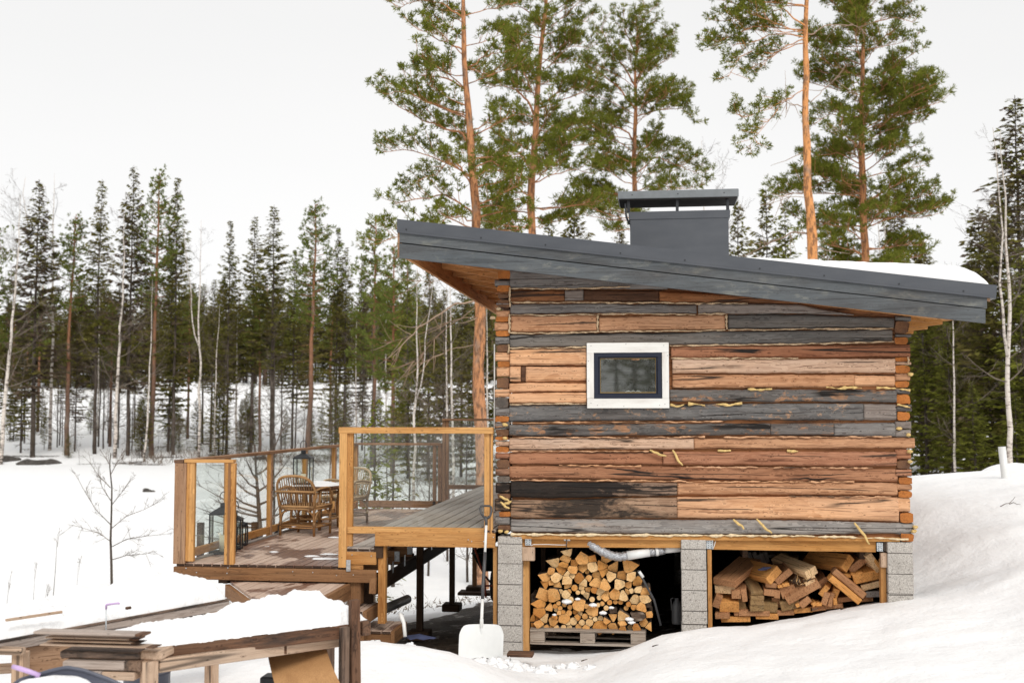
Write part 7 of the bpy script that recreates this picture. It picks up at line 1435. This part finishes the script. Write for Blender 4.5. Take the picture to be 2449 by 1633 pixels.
# ---- near bare trees and small plants
def sap(label, seed, stem, Y, r0, brs, name='bare_sapling', cat='sapling', sub=5, L2=.5, mat='gtwig', bark='sb', group=None, thin=.38):
    r = np.random.default_rng(seed); S_ = np.array([PV(x, y, Y) for x, y in stem]); zg = H(S_[0][0], Y); root = thing(name, label, cat, (S_[0][0], Y, zg), group); S_ = np.concatenate([[[S_[0][0], Y, min(zg, S_[0][2]) - .1]], S_]); n = len(S_); mb = MB(); mb.tube(S_, np.linspace(r0, r0 * .25, n), 8); part('trunk', mb, M[bark], root); br = MB()
    for b in brs:
        Q = np.array([PV(x, y, Y + (i * r.uniform(-.15, .15))) for i, (x, y) in enumerate(b)]); br.tube(Q, np.linspace(r0 * thin, .003, len(Q)), 5)
        T_ = nrm(np.gradient(Q, axis=0))
        for q in range(sub * len(Q)):
            u = r.uniform(.15, 1) * (len(Q) - 1); i = min(len(Q) - 2, int(u)); p = Q[i] + (Q[i + 1] - Q[i]) * (u - i); d_ = nrm(T_[i] + r.normal(size=3) * [.5, .5, .5] + [0, 0, .15]); l_ = L2 * r.uniform(.3, 1); pa = curve(p, p + d_ * l_, .0, r, 4, .08); br.tube(pa, [.0045, .0035, .003, .002], 3, 0, True, False)
            for w__ in range(2): d2 = nrm(d_ + r.normal(size=3) * .6); br.tube([pa[2], pa[2] + d2 * l_ * .45], [.003, .002], 3, 0, True, False)
    part('branches', br, M[mat], root); return root
sap('lone leafless sapling standing in the snow left of the terrace', 51, [(257, 1372), (256, 1300), (254, 1240), (256, 1180), (257, 1120), (252, 1070), (254, 1040)], 13.0, .036, [[(254, 1243), (230, 1225), (200, 1215), (165, 1205)], [(255, 1205), (220, 1170), (190, 1120), (180, 1100)], [(256, 1213), (290, 1185), (330, 1170), (370, 1150)], [(257, 1255), (290, 1238), (340, 1230), (395, 1225)], [(257, 1285), (290, 1275), (330, 1272), (360, 1265)], [(256, 1160), (280, 1130), (300, 1100)], [(254, 1120), (225, 1090), (205, 1060)], [(254, 1090), (270, 1060), (285, 1035)], [(254, 1070), (235, 1040)], [(255, 1150), (235, 1120), (225, 1085)]], sub=4, L2=.36, thin=.28)
LB = []
for (x0, y0, x1, y1) in [(590, 1165, 500, 1110), (592, 1185, 480, 1140), (595, 1210, 470, 1190), (598, 1230, 490, 1235), (590, 1140, 520, 1085), (588, 1120, 540, 1070), (600, 1250, 500, 1275), (594, 1195, 690, 1150), (592, 1160, 680, 1100), (590, 1130, 660, 1060), (598, 1225, 680, 1200), (600, 1240, 700, 1245), (596, 1205, 440, 1160), (590, 1100, 560, 1040), (588, 1090, 640, 1040), (598, 1240, 430, 1225), (600, 1180, 450, 1110)]: LB.append([(x0, y0), ((x0 * 2 + x1) / 3, (y0 * 2 + y1) / 3 + 8), ((x0 + 2 * x1) / 3, (y0 + 2 * y1) / 3 + 5), (x1, y1)])
sap('leafless alder seen through the glass of the side railing', 52, [(604, 1330), (600, 1250), (595, 1180), (592, 1130), (588, 1080), (585, 1020)], 12.0, .075, LB, name='bare_tree', cat='bare tree', sub=4, L2=.5)
sap('thinner leafless stem right of the alder behind the side railing', 53, [(632, 1330), (628, 1230), (630, 1150), (628, 1080), (632, 1010), (625, 960)], 12.4, .042, [[(628, 1180), (655, 1140), (670, 1100)], [(629, 1150), (605, 1110), (600, 1080)], [(628, 1100), (660, 1060), (680, 1020)], [(628, 1080), (600, 1040), (590, 990)], [(630, 1030), (650, 980), (655, 950)], [(628, 1210), (660, 1190), (680, 1180)]], name='bare_tree', cat='bare tree', sub=4, L2=.5)
for i, (x, y0, x1, y1, Y) in enumerate([(120, 1398, 132, 1225, 11), (75, 1400, 80, 1300, 11), (172, 1395, 180, 1290, 11), (15, 1395, 20, 1330, 11), (100, 1395, 108, 1345, 11)]):
    sap('thin dry stalk standing in the lake snow at the left', 60 + i, [(x, y0), ((x + x1) / 2 + 1, (y0 + y1) / 2), (x1, y1)], Y, .010 if i == 0 else .005, [[(x1, y1 + 30), (x1 + 4, y1 - 5)]], name='dry_stalk', cat='stalk', sub=2, L2=.16, mat='dead', bark='sb', group='dry stalks in the lake snow')
# dark trunks behind the glass and a young fir
tf = conifer('young fir with dark green boughs behind the large glass railing panel', 71, 6, 1.35, .05, name='fir_tree', cat='fir', sp=.28, leaf=(.28, .09), dens=1.1, mat='pn'); put(tf, 862, 905, 13.5, first=True)
tf2 = conifer('slender dark fir behind the glass right of the young one', 72, 6, .9, .25, name='fir_tree', cat='fir', sp=.30, leaf=(.24, .08), dens=.8); put(tf2, 905, 930, 17, first=True)
for i, (vx, vy, Y) in enumerate([(945, 840, 20), (985, 900, 19), (1030, 850, 22), (1075, 880, 18), (890, 920, 21), (700, 900, 40), (760, 880, 36), (820, 900, 30)]): P_('d2', vx, vy, Y, label='thin leafless tree close behind the terrace railing', group='leafless trees behind the railing')
# reeds and grass tips on the near shore
mb = MB(); r = np.random.default_rng(5); N = 420
xs = r.uniform(-7.5, -1.2, N); ys_ = r.uniform(7.5, 16, N); pz = np.array([max(H(a, b), -2.0) for a, b in zip(xs, ys_)]); d_ = nrm(np.stack([r.normal(size=N) * .5, r.normal(size=N) * .3, np.ones(N)], 1)); quads(mb, np.stack([xs, ys_, pz - .02], 1), d_, perp(d_, r), r.uniform(.05, .28, N), r.uniform(.008, .02, N), 0, r.uniform(0, 1, N))
d_ = nrm(np.stack([r.normal(size=N), r.normal(size=N) * .6, np.abs(r.normal(size=N)) * .3], 1)); quads(mb, np.stack([xs + r.normal(size=N) * .3, ys_, pz + .01], 1), d_, perp(d_, r), r.uniform(.04, .14, N), r.uniform(.01, .035, N), 0, r.uniform(0, 1, N))
solo('dry_grass', mb, M['dead'], 'sparse dry grass tips poking through the snow of the near shore', 'grass', kind='stuff')
mb = MB(); N = 1500; xs = r.uniform(-8.0, -4.3, N); ys_ = r.uniform(8.5, 13, N); pz = np.array([H(a, b) for a, b in zip(xs, ys_)]); d_ = nrm(np.stack([r.normal(size=N) * .45, r.normal(size=N) * .3, np.ones(N)], 1)); quads(mb, np.stack([xs, ys_, pz - .02], 1), d_, perp(d_, r), r.uniform(.2, .7, N), r.uniform(.006, .014, N), 0, r.uniform(0, 1, N))
solo('dry_reeds', mb, M['spb'], 'belt of dry brown reeds and brush behind the terrace', 'reeds', kind='stuff')
